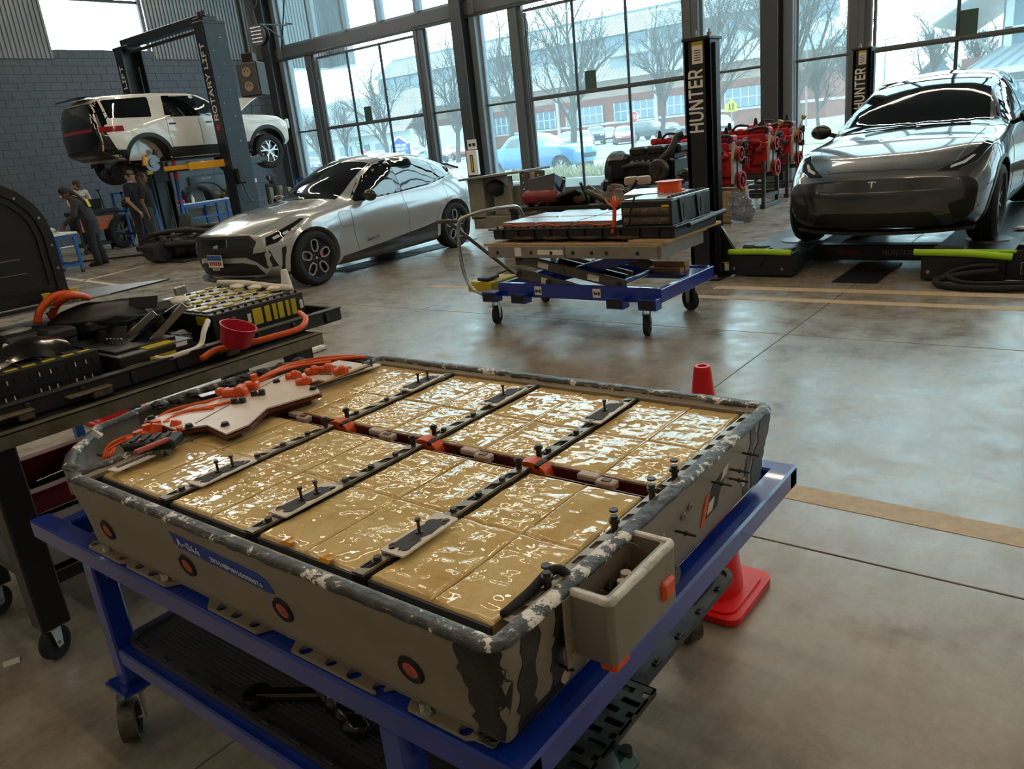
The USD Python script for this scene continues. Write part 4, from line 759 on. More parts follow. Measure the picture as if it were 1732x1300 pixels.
# far pavilion and the corrugated bay of this building seen through the first windows
B = thing('pavilion', 'small pavilion with a steep pointed roof far off on the right', 'building', (-4.1, 22, -1.5))
part(B, 'roof', J(quad((-26, 112, 2.2), (-20.5, 112, 8.2), (-20.5, 126, 8.2), (-26, 126, 2.2)), quad((-20.5, 112, 8.2), (-15, 112, 2.2), (-15, 126, 2.2), (-20.5, 126, 8.2))), 'roof_shade'); part(B, 'front', ext([(-25, 0), (-16, 0), (-16, 2.6), (-20.5, 7.4), (-25, 2.6)], .3, 'xz', 113), 'win_far')
part(B, 'side_roof', quad((-40, 113, 2.4), (-25, 113, 2.4), (-25, 119, 5.6), (-40, 119, 5.6)), 'metal_roof')
B = thing('corrugated_bay', 'corrugated metal bay jutting out over the leftmost windows outside', 'building')
part(B, 'cladding', T(corrugated(2.5, 5.2, .13, .04), (-23.42, 17.66, 4.64)), 'corrugated'); part(B, 'end_cladding', T(corrugated(.92, 5.2, .13, .04), (-23.40, 20.16, 4.64), rz=-90), 'corrugated'); part(B, 'bay_core', J(box(.3, 2.5, 5.2, (-23.58, 18.9, 4.64)), box(1.1, .3, 5.2, (-23.0, 20.32, 4.64))), 'corrugated'); part(B, 'soffit', J(box(.36, 2.5, .05, (-23.56, 18.9, 4.59)), box(1.0, .4, .05, (-22.95, 20.30, 4.59))), 'stucco_pale')

# blue pickup just outside, and the car park
simple_car('pickup_truck', 'pickup', 'paint_sky', 'sky blue pickup truck driving past just outside the windows', (-19.9, 27.8, GZ), 90, style='split', cat='pickup truck')
PAINT = {'black': '#16181b', 'navy': '#2a3a55', 'silver': '#b4b9bc', 'white': '#e4e6e6', 'red': '#8e2430', 'grey': '#585d63', 'teal': '#3e6a70', 'tan': '#a89f8e'}
for k, c in PAINT.items(): mat('car_'+k, c, 0.25, metal=0.2 if k in ('silver', 'grey') else 0, coat=0.8)
CARS = [('sedan', 'white', (919, 222), 74, 20, 'white saloon at the left end of the middle row'), ('sedan', 'black', (935, 238), 60, 35, 'black saloon left of the big forked tree'), ('electric', 'navy', (960, 232), 64, 30, 'navy crossover just left of the big forked tree'),
        ('electric', 'silver', (985, 236), 56, 30, 'silver crossover just right of the big forked tree'), ('boxy', 'navy', (1008, 232), 58, 32, 'dark blue off-roader left of the middle door mullion'), ('crossover', 'white', (1030, 226), 66, 30, 'white crossover behind the dark blue off-roader'),
        ('electric', 'red', (1055, 224), 66, 35, 'red car just left of the stop sign'), ('boxy', 'grey', (1105, 216), 68, 75, 'long grey SUV just right of the stop sign'), ('sedan', 'navy', (1135, 212), 74, 60, 'dark saloon at the right end of the middle row'), ('crossover', 'silver', (1222, 200), 78, 30, 'silver car near the yellow crossing sign'),
        ('sedan', 'silver', (1380, 168), 120, 80, 'silver saloon on the far right-hand road'), ('boxy', 'white', (1397, 168), 118, 60, 'white van-like SUV on the far right-hand road'), ('boxy', 'navy', (1415, 166), 112, 50, 'navy SUV parked far right beyond the lawn'), ('boxy', 'grey', (1722, 150), 44, 10, 'grey SUV by the right-hand brick building'),
        ('sedan', 'teal', (512, 258), 62, 60, 'teal saloon behind the slim leftmost tree'), ('boxy', 'navy', (530, 268), 52, 70, 'dark blue off-roader outside the leftmost window'), ('crossover', 'silver', (578, 258), 62, 55, 'silver crossover seen in the left pane of the first door'), ('sedan', 'black', (600, 262), 58, 60, 'black saloon beside the left stop sign'),
        ('boxy', 'tan', (640, 256), 60, 80, 'tan SUV between the left stop sign and the blue sign'), ('pickup', 'white', (705, 250), 66, 75, 'white pickup parked right of the blue sign'), ('sedan', 'grey', (728, 252), 58, 70, 'grey saloon right of the white pickup'), ('crossover', 'red', (770, 245), 58, 60, 'dark red crossover in the side light left of the big column'),
        ('sedan', 'silver', (548, 250), 78, 50, 'distant silver saloon at the far left of the car park'), ('crossover', 'teal', (620, 246), 80, 60, 'distant teal crossover behind the tan SUV'), ('sedan', 'white', (672, 244), 84, 50, 'distant white saloon behind the blue sign')]
done = []
for kind, col, px, Y, rz, lab in CARS:
    while any(math.hypot(toground(px, Y)[0]-a, toground(px, Y)[1]-b_) < 5.6 for a, b_ in done): Y += .8
    done.append(toground(px, Y)[:2]); simple_car('parked_car', kind, 'car_'+col, lab, toground(px, Y), rz, group='cars in the car park')
# signs
def sign_face(c, n):   # frame facing the room: reading direction +x, up +z, at c
    return c
def octagon(r): return Polygon([(r*math.cos(math.radians(22.5+45*k)), r*math.sin(math.radians(22.5+45*k))) for k in range(8)])
for px, Y, lab, r in (((1071, 198), 50, 'red octagonal stop sign on a pole before the grey SUV', .42), ((615, 262), 40, 'red stop sign under the green street sign', .40)):
    x, y, z = toground(px, Y); zc = 2.25 if Y == 50 else 1.65
    d = CR.T @ np.array([(px[0]-866)/FPX, (px[1]-650)/FPX, 1.0]); zc = H + d[2]/d[1]*Y - GZ
    s = thing('stop_sign', lab, 'sign', (x, y, GZ)); part(s, 'pole', box(.07, .05, zc+.5, (0, .04, 0)), 'pole'); part(s, 'rim', T(ext(octagon(r), .012, 'xz'), (0, -.010, zc)), 'print_white'); part(s, 'face', T(ext(octagon(r*.93), .012, 'xz'), (0, -.018, zc)), 'sign_red')
    tm = text('STOP', r*.62, .006, True); w = tm.bounds[1][0]; part(s, 'lettering', orient(tm, (-w/2*.9, -.022, zc-r*.30), (.9, 0, 0), (0, 0, 1)), 'print_white')
x, y, z = toground((1237, 180), 56); d = CR.T @ np.array([(1237-866)/FPX, (180-650)/FPX, 1.0]); zc = H+d[2]/d[1]*y-GZ
s = thing('crossing_sign', 'yellow pentagon pedestrian crossing sign on a pole', 'sign', (x, y, GZ)); part(s, 'pole', box(.07, .05, zc+.3, (0, .04, 0)), 'pole'); part(s, 'face', T(ext([(-.42, -.35), (.42, -.35), (.42, .12), (0, .5), (-.42, .12)], .02, 'xz'), (0, -.02, zc)), 'sign_yellow')
fig = lambda o: J(ball(.055, (o, 0, .17), 1), bar((o, 0, -.06), (o, 0, .12), .07), bar((o, 0, -.05), (o-.09, 0, -.25), .045), bar((o, 0, -.05), (o+.09, 0, -.25), .045), bar((o-.1, 0, .02), (o+.1, 0, .05), .04))
part(s, 'walkers', T(J(fig(-.11), fig(.13)), (0, -.03, zc)), 'print_black')
x, y, z = toground((676, 250), 47); d = CR.T @ np.array([(676-866)/FPX, (250-650)/FPX, 1.0]); zc = H+d[2]/d[1]*y-GZ
s = thing('college_sign', 'blue house-shaped college sign on two white legs', 'sign', (x, y, GZ)); part(s, 'leg', box(.16, .16, zc, (-.75, .1, 0)), 'print_white'); part(s, 'leg', box(.16, .16, zc, (.75, .1, 0)), 'print_white')
part(s, 'board', T(ext([(-1.05, -.60), (1.05, -.60), (1.05, .30), (.10, .85), (-1.05, .30)], .15, 'xz'), (0, 0, zc)), 'sign_blue'); part(s, 'edge', J(bar((-1.06, .0, zc+.30), (.10, 0, zc+.87), .12), bar((.10, 0, zc+.87), (1.06, 0, zc+.30), .12)), 'print_white')
for k, t in enumerate(('HEARTLAND', 'COMMUNITY', 'COLLEGE')):
    tm = text(t, .2, .012, True); w = tm.bounds[1][0]; part(s, 'lettering', orient(tm, (-w/2, -.006, zc+.08-.29*k), (1, 0, 0), (0, 0, 1)), 'print_white')
x, y, z = toground((608, 243), 43); d = CR.T @ np.array([(608-866)/FPX, (243-650)/FPX, 1.0]); zc = H+d[2]/d[1]*y-GZ
s = thing('street_sign', 'green two-line sign board over the left stop sign', 'sign', (x, y, GZ)); part(s, 'pole', box(.08, .08, zc, (0, .05, 0)), 'pole'); part(s, 'board', T(ext(rrect(.95, .58, .12), .03, 'xz'), (0, -.02, zc)), 'sign_green'); part(s, 'strokes', J(box(.55, .01, .10, (0, -.025, zc+.06)), box(.6, .01, .08, (0, -.025, zc-.14))), 'stucco_pale')
for px, Y, h, lab in (((898-200, 150), 75, 8.2, 'tall car park lamp post in the first glazed door'), ((1497, 100), 95, 7.4, 'lamp post before the far pavilion'), ((1365, 60), 70, 8.0, 'lamp post beside the tall right-hand tree')):
    s = thing('lamp_post', lab, 'lamp post', toground(px, Y)); part(s, 'post', cyl(.10, h, n=8, r2=.06), 'pole'); part(s, 'arm', J(bar((0, 0, h-.1), (.9, 0, h), .08), box(.5, .2, .1, (1.1, 0, h-.05))), 'pole')
# ---------------------------------------------------------------- the open battery pack in front
mat('pack_grey', '#8f8779', 0.42, metal=0.3, col2='#837b6d', vscale=7, bump=0.08, bscale=200, dist=0.001); mat('pack_alu', '#9a948a', 0.35, metal=0.8, col2='#7d776d', vscale=15)
mat('plug_red', '#b5503f', 0.45, col2='#a24436', vscale=40); mat('blue_tape', '#1c46a8', 0.6, col2='#173c94', vscale=20); mat('pen_white', '#d9dce6', 0.6)
mat('mica', '#cfc6bd', 0.4); mat('felt_dark', '#3c3e42', 0.75, bump=0.3, bscale=400, dist=0.001); mat('busbar_brown', '#5d2417', 0.4, col2='#4a1a10', vscale=20); mat('clip_tan', '#b3a08e', 0.45)
mat('plate_pink', '#d9cbc2', 0.36, col2='#cdbdb2', vscale=4); mat('kapton', '#c98a12', 0.25, coat=0.6); mat('pcb_green', '#1d4a43', 0.5); mat('label_white', '#d8d5cd', 0.6); mat('gasket_white', '#cfccc4', 0.5, col2='#8f8b83', vscale=30, lo=.45, hi=.7)
def film_material():
    N = {'tc': ('geometry', {}), 'n': ('noise_texture', {'scale': 9.0, 'detail': 4.0}), 'v': ('voronoi_texture', {'feature': 'distance_to_edge', 'scale': 42.0}), 'mp': ('mapping', {'scale': (1.0, 0.55, 1.0)}),
         'r': ('rgb_ramp', {'ramp': [(0.3, lin('#c6a662')), (0.55, lin('#d9bd80')), (0.75, lin('#e0c890'))]}), 'vr': ('rgb_ramp', {'ramp': [(0.0, (0.72, 0.68, 0.6)), (0.05, (1, 1, 1))]}),
         'm': ('mix_color', {'blend_type': 'multiply', 'fac': 0.38}), 'b1': ('noise_texture', {'scale': 55.0, 'detail': 2.0, 'distortion': 0.6}), 'bp': ('bump', {'strength': 0.25, 'distance': 0.001}),
         'p': ('principled_bsdf', {'roughness': 0.65, 'coat_weight': 1.0, 'coat_roughness': 0.012, 'coat_ior': 1.7, 'specular_ior_level': 0.2})}
    L = [('tc.position', 'n.vector'), ('tc.position', 'mp.vector'), ('mp.vector', 'v.vector'), ('mp.vector', 'b1.vector'), ('n.fac', 'r.fac'), ('v.distance', 'vr.fac'), ('r.color', 'm.a'), ('vr.color', 'm.b'), ('m.result', 'p.base_color'), ('b1.fac', 'bp.height'), ('bp.normal', 'p.coat_normal'), ('bp.normal', 'p.normal')]
    MATS['film'] = usdkit.material(stage, '/World/Looks/film', N, L, surface='p.BSDF')
film_material()
def sealant_material():
    N = {'g': ('geometry', {}), 'n': ('noise_texture', {'scale': 26.0, 'detail': 5.0, 'roughness': 0.7}), 'n0': ('noise_texture', {'scale': 7.0, 'detail': 2.0}), 'ad': ('math', {'math_type': 'multiply_add', 'value2': 0.5, 'value3': 0.0}), 'sm': ('math', {'math_type': 'add'}),
         'r': ('rgb_ramp', {'ramp': [(0.0, lin('#17181a')), (0.70, lin('#2c2e31')), (0.83, lin('#4b4d50')), (0.855, lin('#d8d4cc')), (1.0, lin('#e6e3dc'))]}),
         'b': ('bump', {'strength': 0.7, 'distance': 0.006}), 'p': ('principled_bsdf', {'roughness': 0.42})}
    L = [('g.position', 'n.vector'), ('g.position', 'n0.vector'), ('n0.fac', 'ad.value1'), ('n.fac', 'sm.value1'), ('ad.value', 'sm.value2'), ('sm.value', 'r.fac'), ('r.color', 'p.base_color'), ('n.fac', 'b.height'), ('b.normal', 'p.normal')]
    MATS['sealant'] = usdkit.material(stage, '/World/Looks/sealant', N, L, surface='p.BSDF')
sealant_material(); mat('sealant_black', '#121314', 0.38, bump=0.4, bscale=90, dist=0.004)
PK = np.array([-1.44, 1.325, 0.672]); pk = thing('battery_pack', 'open electric car battery pack with gold film-covered modules on the blue cart', 'battery pack', PK)
def pp(name, m, mt, label=None, smooth=False, parent=None, kind=None):
    m = [T(q, -PK) for q in m] if isinstance(m, list) else T(m, -PK); return part(parent or pk, name, m, mt, label, smooth, kind)
def W(px, py, z): return at(px, py, z)
ZT = 0.9
WALLP = [(-.030, .69), (-.026, .70), (-.022, .74), (-.015, .79), (-.004, .84), (0, .87), (0, .9), (-.03, .9), (-.034, .70), (-.030, .69)]
OUT = sbox(-2.16, .770, -.73, 1.875).buffer(.040, quad_segs=8)     # the box's outline at its rim
EAR = Polygon([(-2.17, .85), (-2.22, .79), (-2.33, .78), (-2.43, .83), (-2.615, 1.0), (-2.65, 1.15), (-2.66, 1.33), (-2.63, 1.62), (-2.57, 1.79), (-2.37, 1.92), (-2.17, 1.91)])
# side wall: a swept profile (offset outwards, height), so that the wall draws in towards its foot
def sweep(poly, prof, n=260, lo=0.0, hi=1.0, closed=True):
    r = poly.exterior; t = np.linspace(lo, hi, n, endpoint=not closed); p = np.array([r.interpolate(a, normalized=True).coords[0] for a in t]); e = 1e-3
    q = np.array([r.interpolate((a+e) % 1.0, normalized=True).coords[0] for a in t]); d = q-p; d /= np.linalg.norm(d, axis=1, keepdims=True); nn = np.stack([d[:, 1], -d[:, 0]], 1)
    if not r.is_ccw: nn = -nn
    pr = np.array(prof); v = np.concatenate([np.c_[p+nn*o, np.full(n, z)][:, None] for o, z in pr], 1).reshape(-1, 3); k = len(pr); f = []
    for i in range(n if closed else n-1):
        j = (i+1) % n
        for a in range(k-1): f += [(i*k+a, j*k+a, j*k+a+1), (i*k+a, j*k+a+1, i*k+a+1)]
    m = TM(v, f); m.merge_vertices(digits_vertex=6)
    if m.volume < 0: m.invert()
    return m
pp('side_wall', sweep(OUT, WALLP), 'pack_grey', smooth=35)
pp('tray_floor', ext(OUT.buffer(-.03), .01, 'xy', .69), 'black_plastic')
# near flange with its scallops and holes
fy = [(-2.2, .741), (-2.02, .741), (-2.0, .762), (-1.985, .741), (-1.79, .741), (-1.765, .772), (-1.635, .772), (-1.595, .741), (-1.405, .741), (-1.385, .772), (-1.30, .772), (-1.28, .741), (-1.03, .741), (-1.005, .772), (-.955, .772), (-.94, .744), (-.80, .744), (-.775, .76), (-.765, .775), (-2.19, .775), (-2.215, .765)]
fl_ = Polygon(fy)
for x, r in ((-2.19, .012), (-2.03, .012), (-1.94, .013), (-1.87, .014), (-1.56, .013), (-1.50, .013), (-1.43, .013), (-1.25, .016), (-1.17, .013), (-1.10, .016), (-1.03, .013), (-.81, .014)): fl_ = fl_.difference(circ(x, .758, r))
pp('mounting_flange', ext(fl_, .009, 'xy', .672), 'pack_grey'); pp('flange_fold', bar((-2.19, .770, .688), (-.78, .770, .688), .016, .020, bev=.006), 'pack_grey')
for x in (-2.12, -1.81, -.905):
    q = pp('flange_bolt', J(cyl(.021, .003, (x, .758, .681), n=24), hexbolt(.012, (x, .758, .684), .013)), 'zinc')
pp('foil_scrap', slab(grid(8, 8, lambda u, v: np.stack([-.79+.05*u, .745+.05*v, .684+.004*meshkit.noise(np.stack([u*9, v*9, 0*u], -1))], -1)), .003), 'zinc')
wall = sweep(OUT, WALLP, n=420); cm = wall
def on_near(x, z): return float(cast(cm, [(x, z)], 'y', -1)[0])
for x, z in ((-2.05, .765), (-1.65, .772), (-1.285, .772), (-.915, .772)):
    q = pp('vent_ring', T(lathe([(.016, 0), (.030, 0), (.031, .004), (.028, .010), (.018, .008), (.016, 0)], 28), (x, on_near(x, z)+.004, z), rx=90+10), 'rubber', smooth=40)
    pp('vent_plug', T(J(lathe([(0, 0), (.0185, 0), (.0185, .007), (.010, .010), (0, .009)], 24), cyl(.0025, .012, (.003, 0, 0), n=8)), (x, on_near(x, z)+.003, z), rx=90+10), 'plug_red', smooth=40, parent=q)
# blue tape with white handwriting
q = pp('tape_label', decal(cm, [(-1.665, .866), (-1.655, .852), (-1.66, .84), (-1.645, .826), (-1.31, .806), (-1.29, .812), (-1.30, .842), (-1.33, .853)], 'y', -1, .0015, .003, .02), 'blue_tape')
def hand(s, h, o, slope): return orient(text(s, h, .0012), (o[0], on_near(o[0], o[2])-.0022, o[2]), (1, 0, slope), (0, -.17, 1))
pp('handwriting', hand('A-044', .021, (-1.64, 0, .836), -.055), 'pen_white', parent=q); pp('handwriting', hand('2V31ABFN01G000076', .0125, (-1.51, 0, .830), -.055), 'pen_white', parent=q)
# rim: torn black sealant over the ledge
def rim(poly, w0, w1, z, seed, n=520, lift=.006, rough=.5):
    r = poly.exterior; t = np.arange(n)/n; p = np.array([r.interpolate(a, normalized=True).coords[0] for a in t]); q = np.array([r.interpolate((a+1e-3) % 1, normalized=True).coords[0] for a in t]); d = q-p; d /= np.linalg.norm(d, axis=1, keepdims=True)
    nn = np.stack([d[:, 1], -d[:, 0]], 1)*(1 if r.is_ccw else -1); k = 7; u = np.linspace(0, 1, k); jit = meshkit.fbm(np.c_[p*28, np.zeros(n)], 3, seed)-.5; jit2 = meshkit.fbm(np.c_[p*35+9, np.zeros(n)], 3, seed+3)-.5
    o = (w0+rough*.02*jit)[:, None]*(1-u)+(w1+rough*.03*jit2)[:, None]*u; x = p[:, None]+nn[:, None]*o[..., None]
    hz = z+lift*np.sin(np.pi*u)**.5+.007*rough*2*(meshkit.fbm(np.concatenate([x*60, np.zeros(x.shape[:2]+(1,))], -1), 3, seed+5)-.5)*np.sin(np.pi*u)**.4
    v = np.concatenate([x, hz[..., None]], -1); v[:, 0, 2] = v[:, -1, 2] = z-.004; v = v.reshape(-1, 3); i = np.arange(n); j = (i+1) % n
    f = np.vstack([np.vstack([np.c_[i*k+a, j*k+a, j*k+a+1], np.c_[i*k+a, j*k+a+1, i*k+a+1]]) for a in range(k-1)]); m = TM(v, f)
    return m if m.face_normals[:, 2].mean() > 0 else TM(v, f[:, ::-1])
pp('rim_sealant', slab(rim(OUT, .003, -.031, ZT+.0015, 3, lift=.0022, rough=.35), .006), 'sealant', smooth=50)
pp('inner_ledge', sweep(OUT, [(-.03, .893), (-.046, .885), (-.046, .875), (-.03, .875), (-.03, .893)]), 'pack_grey')
# modules
XB = [-2.165, -1.812, -1.447, -1.09, -.748]; ROWS = [(.812, 1.330), (1.392, 1.872)]
def film(x0, x1, y0, y1, z, seed):
    nx, ny = 54, 80
    def fn(u, v):
        x, y = x0+(x1-x0)*u, y0+(y1-y0)*v; P = np.stack([x, y*.6, 0*x+seed], -1)
        h = .0050*(meshkit.noise(P*22, 7)-.5) + .0016*(meshkit.noise(np.stack([x*30, y*75, 0*x+seed], -1), 3)-.5) + .0011*(meshkit.noise(P*75, 9)-.5)
        e = np.minimum(np.minimum(u, 1-u)*(x1-x0), np.minimum(v, 1-v)*(y1-y0)); edge = np.clip(e/.004, 0, 1)
        return np.stack([x, y, z+h*edge-.006*(1-edge)], -1)
    return grid(nx, ny, fn)
for ri, (y0, y1) in enumerate(ROWS):
    for k in range(4):
        x0, x1 = XB[k]+.020, XB[k+1]-.020; x0 += .0 if k else -.012; xm, ym = (x0+x1)/2+.01*(k % 2), (y0+y1)/2+(-.02 if ri else .01)
        md = pp('cell_module', box(x1-x0-.004, y1-y0-.004, .165, ((x0+x1)/2, (y0+y1)/2, .706), b=.004), 'film')
        for (a, b_, c, d) in ((x0, xm-.0012, y0, ym-.0012), (xm+.0012, x1, y0, ym-.0012), (x0, xm-.0012, ym+.0012, y1), (xm+.0012, x1, ym+.0012, y1)):
            pp('film_panel', film(a, b_, c, d, .8775, 10*k+ri+100*a), 'film', smooth=True, parent=md)
        pp('film_seam', box(.004, y1-y0, .0022, (xm, (y0+y1)/2, .876), b=.0008), 'film', parent=md)
        pp('module_edge', [box(x1-x0, .006, .05, ((x0+x1)/2, y, .822)) for y in (y0-.004, y1+.004)], 'felt_dark', parent=md)
# cross beams between the modules
def beam(x, y0, y1, seed):
    L = y1-y0; w = .030; p = sbox(-w/2, 0, w/2, L); n = int(L/.062)
    for k in range(n):
        a = .018+k*(L-.03)/n; b = a+(L-.03)/n*.62
        p = p.difference(Polygon([(-.009, a), (.009, a+.008), (.009, b), (-.009, b-.012)]).buffer(.002))
    return T(ext(p, .006), (x, y0, .880))
for k in (1, 2, 3):
    for y0, y1 in ((.80, 1.335), (1.388, 1.882)):
        bm = pp('cross_beam', box(.034, y1-y0, .12, (XB[k], (y0+y1)/2, .758)), 'black_metal'); pp('beam_web', beam(XB[k], y0, y1, k), 'pack_alu', parent=bm)
        pp('beam_bolt', [hexbolt(.008, (XB[k], y0+t*(y1-y0), .884), .008) for t in (.10, .36, .52, .68, .84)], 'dark_steel', parent=bm)
        ye = y1-.015 if y0 < 1 else y0+.015
        pp('beam_post', J(cyl(.007, .030, (XB[k]-.004, ye, .884), n=12), cyl(.011, .006, (XB[k]-.004, ye, .905), n=12)), 'black_metal', parent=bm)
for x, y0, y1 in ((-.742, .82, 1.34), (-.742, 1.385, 1.87)): bm = pp('edge_beam', box(.020, y1-y0, .12, (x+.004, (y0+y1)/2, .758)), 'pack_grey'); pp('beam_web', T(beam(x+.006, y0, y1, 4), (0, 0, 0)), 'pack_alu', parent=bm)
pp('edge_post', [J(cyl(.007, .04, (-.735, y, .88), n=12), cyl(.011, .008, (-.735, y, .905), n=12), cyl(.009, .004, (-.735, y, .93), n=12)) for y in (.93, 1.16, 1.315, 1.42)], 'dark_steel')
# middle channel
ch = pp('middle_channel', J(box(1.40, .004, .075, (-1.45, 1.336, .80)), box(1.40, .004, .075, (-1.45, 1.384, .80)), box(1.40, .05, .01, (-1.45, 1.36, .80))), 'busbar_brown')
pp('busbar_wall', [T(box(.30, .010, .055, (0, 0, 0), b=.003), (x, 1.382, .825)) for x in (-1.99, -1.63, -1.27, -.93)], 'busbar_brown')
pp('busbar_stud', [cyl(.006, .006, (x, 1.374, .84), 'y', 8) for x in (-1.72, -1.69, -1.36, -1.33, -1.02, -.99)], 'busbar_brown')
for x in (-2.0, -1.62, -1.265, -.90): q = pp('channel_clip', J(box(.05, .03, .02, (x+.025, 1.36, .862), b=.004), box(.055, .024, .016, (x-.03, 1.372, .866), b=.003)), 'clip_tan'); pp('clip_slot', box(.022, .014, .003, (x+.026, 1.358, .8815)), 'busbar_brown', parent=q)
for x in (-1.80, -1.44, -1.083):
    q = pp('orange_busbar', slab(grid(14, 4, lambda u, v: np.stack([x-.048+.096*u, 1.345+.036*v, .868+.026*np.sin(np.pi*u)**.5], -1)), .022), 'orange', smooth=40)
    pp('busbar_tape', slab(grid(6, 4, lambda u, v: np.stack([x+.018+.012*u, 1.343+.040*v, .894-.002*u-.004*np.abs(v-.5)], -1)), .01), 'black_plastic', parent=q)
# white mica plates with dark felt shapes
bone = unary_union([circ(-.016, -.062, .0085), circ(.0, -.05, .011), Polygon([(-.020, -.06), (-.010, -.066), (.020, .01), (.016, .05), (-.004, .06), (-.016, .03)]), circ(.008, .055, .012), circ(-.008, .045, .012), Polygon([(.006, -.07), (.020, -.05), (.018, -.02), (.012, -.02)]), circ(.013, -.058, .009)]).buffer(.002)
for i, (x, y, a, z) in enumerate([(-1.80, .965, 3, 0), (-1.445, .960, 1, 0), (-1.077, .962, 2, 0), (-1.82, 1.735, 4, 0), (-1.457, 1.725, 2, 0), (-1.093, 1.72, 2, 0)]):
    hole = [circ(-.014, -.068, .008), circ(.012, .066, .010)]
    pl = rrect(.062, .172, .004).difference(unary_union(hole)); q = pp('mica_plate', T(ext(pl, .004), (x, y, .889), rz=a), 'mica')
    pp('felt_pad', T(ext(bone.difference(unary_union(hole)), .0015), (x, y, .8932), rz=a), 'felt_dark', parent=q)
    pp('plate_bolt', [T(J(cyl(.0035, .030, (0, 0, 0), n=10), cyl(.008, .003, (0, 0, .002), n=12), cyl(.006, .006, (0, 0, .028), n=8)), (x+dx, y+dy, .893)) for dx, dy in (((-.002, -.012), (.004, .028)) if i != 2 and i < 4 else ((-.002, 0),))], 'dark_steel', parent=q)
for (a, b_, lab) in (((188, 794), (292, 750), None), ((520, 650), (640, 614), None)):
    A, B_ = W(*a, .90), W(*b_, .90); L = np.linalg.norm(B_-A); an = math.degrees(math.atan2(*(B_-A)[[1, 0]]))
    q = pp('mica_plate', T(ext(rrect(L, .042, .004), .004), (A+B_)/2*[1, 1, 0]+[0, 0, .893], rz=an), 'mica'); pp('felt_pad', T(ext(rrect(L*.8, .016, .006, (0, .006)), .0015), (A+B_)/2*[1, 1, 0]+[0, 0, .897], rz=an), 'felt_dark', parent=q)
    pp('plate_bolt', [T(cyl(.004, .028, n=10), (A+B_)/2*[1, 1, 0]+[dx*L*math.cos(math.radians(an)), dx*L*math.sin(math.radians(an)), .897]) for dx in (.28, .40)], 'dark_steel', parent=q)
for px, py in ((488, 913), (553, 942)): c = W(px, py, .886); pp('kapton_tape', slab(grid(5, 6, lambda u, v: np.stack([c[0]-.016+.032*u, c[1]-.012+.024*v+.004*u, .885-.006*(v < .2)+.001*np.sin(7*u)], -1)), .001), 'kapton')
# black sealant brushed over the corners, the studs, rings and label on the right-hand wall
def ragged(x0, x1, z0, z1, seed, n=14):
    r = np.random.default_rng(seed); zz = np.linspace(z0, z1, n); return Polygon([(x0+r.uniform(-.008, .008), z) for z in zz]+[(x1+r.uniform(-.008, .008), z) for z in zz[::-1]])
for (a, b_, z0, z1, ax, sg, sd) in ((-.78, -.695, .695, .897, 'y', -1, 1), (.79, .835, .695, .897, 'x', 1, 2), (.885, .92, .70, .897, 'x', 1, 3), (1.745, 1.775, .70, .897, 'x', 1, 4), (1.80, 1.875, .70, .89, 'x', 1, 5), (.80, .92, .692, .715, 'x', 1, 6)):
    pp('brushed_sealant', decal(cm, ragged(a, b_, z0, z1, sd), ax, sg, .0015, .004, .012), 'sealant_black', smooth=40)
def on_right(y, z): return float(cast(cm, [(y, z)], 'x', 1)[0])
for y, z, l in ((1.70, .845, .045), (1.52, .845, .05), (1.63, .83, .05), (1.64, .80, .05), (1.35, .80, .05), (1.02, .835, .03), (.915, .745, .03)): x = on_right(y, z); pp('wall_stud', J(cyl(.003, l, (x-.002, y, z), 'x', 8), cyl(.006, .004, (x+l*.45, y, z), 'x', 8)), 'dark_steel')
for y, z in ((1.405, .835), (1.375, .825), (1.28, .82), (1.255, .812), (1.16, .845)): x = on_right(y, z); pp('blind_rivet', T(lathe([(.003, 0), (.009, 0), (.010, .003), (.004, .005), (.003, 0)], 14, axis='x'), (x, y, z)), 'pack_grey')
for y, z in ((1.742, .745), (.925, .715)): x = on_right(y, z); pp('wall_plug', cyl(.013, .004, (x-.001, y, z), 'x', 20), 'clip_tan')
q = pp('warning_label', decal(cm, [(1.50, .745), (1.58, .75), (1.60, .85), (1.53, .835)], 'x', 1, .001, .002, .03), 'felt_dark'); pp('label_bar', decal(cm, [(1.49, .735), (1.512, .735), (1.522, .815), (1.50, .815)], 'x', 1, .0015, .002, .03), 'orange', parent=q); pp('label_mark', decal(cm, [(1.52, .755), (1.55, .757), (1.555, .79), (1.525, .785)], 'x', 1, .002, .002, .02), 'label_white', parent=q); pp('label_mark', decal(cm, [(1.575, .82), (1.605, .83), (1.61, .855), (1.58, .85)], 'x', 1, .002, .002, .02), 'label_white', parent=q)
# connector box on the right-hand wall
cb = rrect(.098, .235, .012, (-.655, 1.045)); ci = rrect(.070, .20, .008, (-.660, 1.045))
q = pp('connector_box', J(ext(cb.difference(ci), .125, 'xy', .772), ext(ci, .006, 'xy', .772)), 'pack_grey'); pp('box_gasket', slab(rim(cb, .002, -.014, .898, 12, 160, .002, .12), .004), 'gasket_white' if 'gasket_white' in MATS else 'mica', smooth=50, parent=q)
pp('box_bracket', J(box(.006, .028, .14, (-.689, .918, .752), b=.002), *[cyl(.007, .004, (-.688, .918, z), 'x', 12) for z in (.775, .82, .865)]), 'pack_grey', parent=q)
pp('orange_socket', [box(.036, .052, .03, (-.63, .965, .745), b=.006), box(.03, .045, .04, (-.612, 1.12, .80), b=.006)], 'orange', parent=q)
pp('box_fitting', [J(cyl(.010, .022, (-.655, 1.06, .85), n=14), cyl(.014, .01, (-.655, 1.06, .84), n=14)), cyl(.011, .03, (-.665, .995, .82), n=14), cyl(.008, .02, (-.65, 1.035, .85), n=12)], 'clip_tan', parent=q)
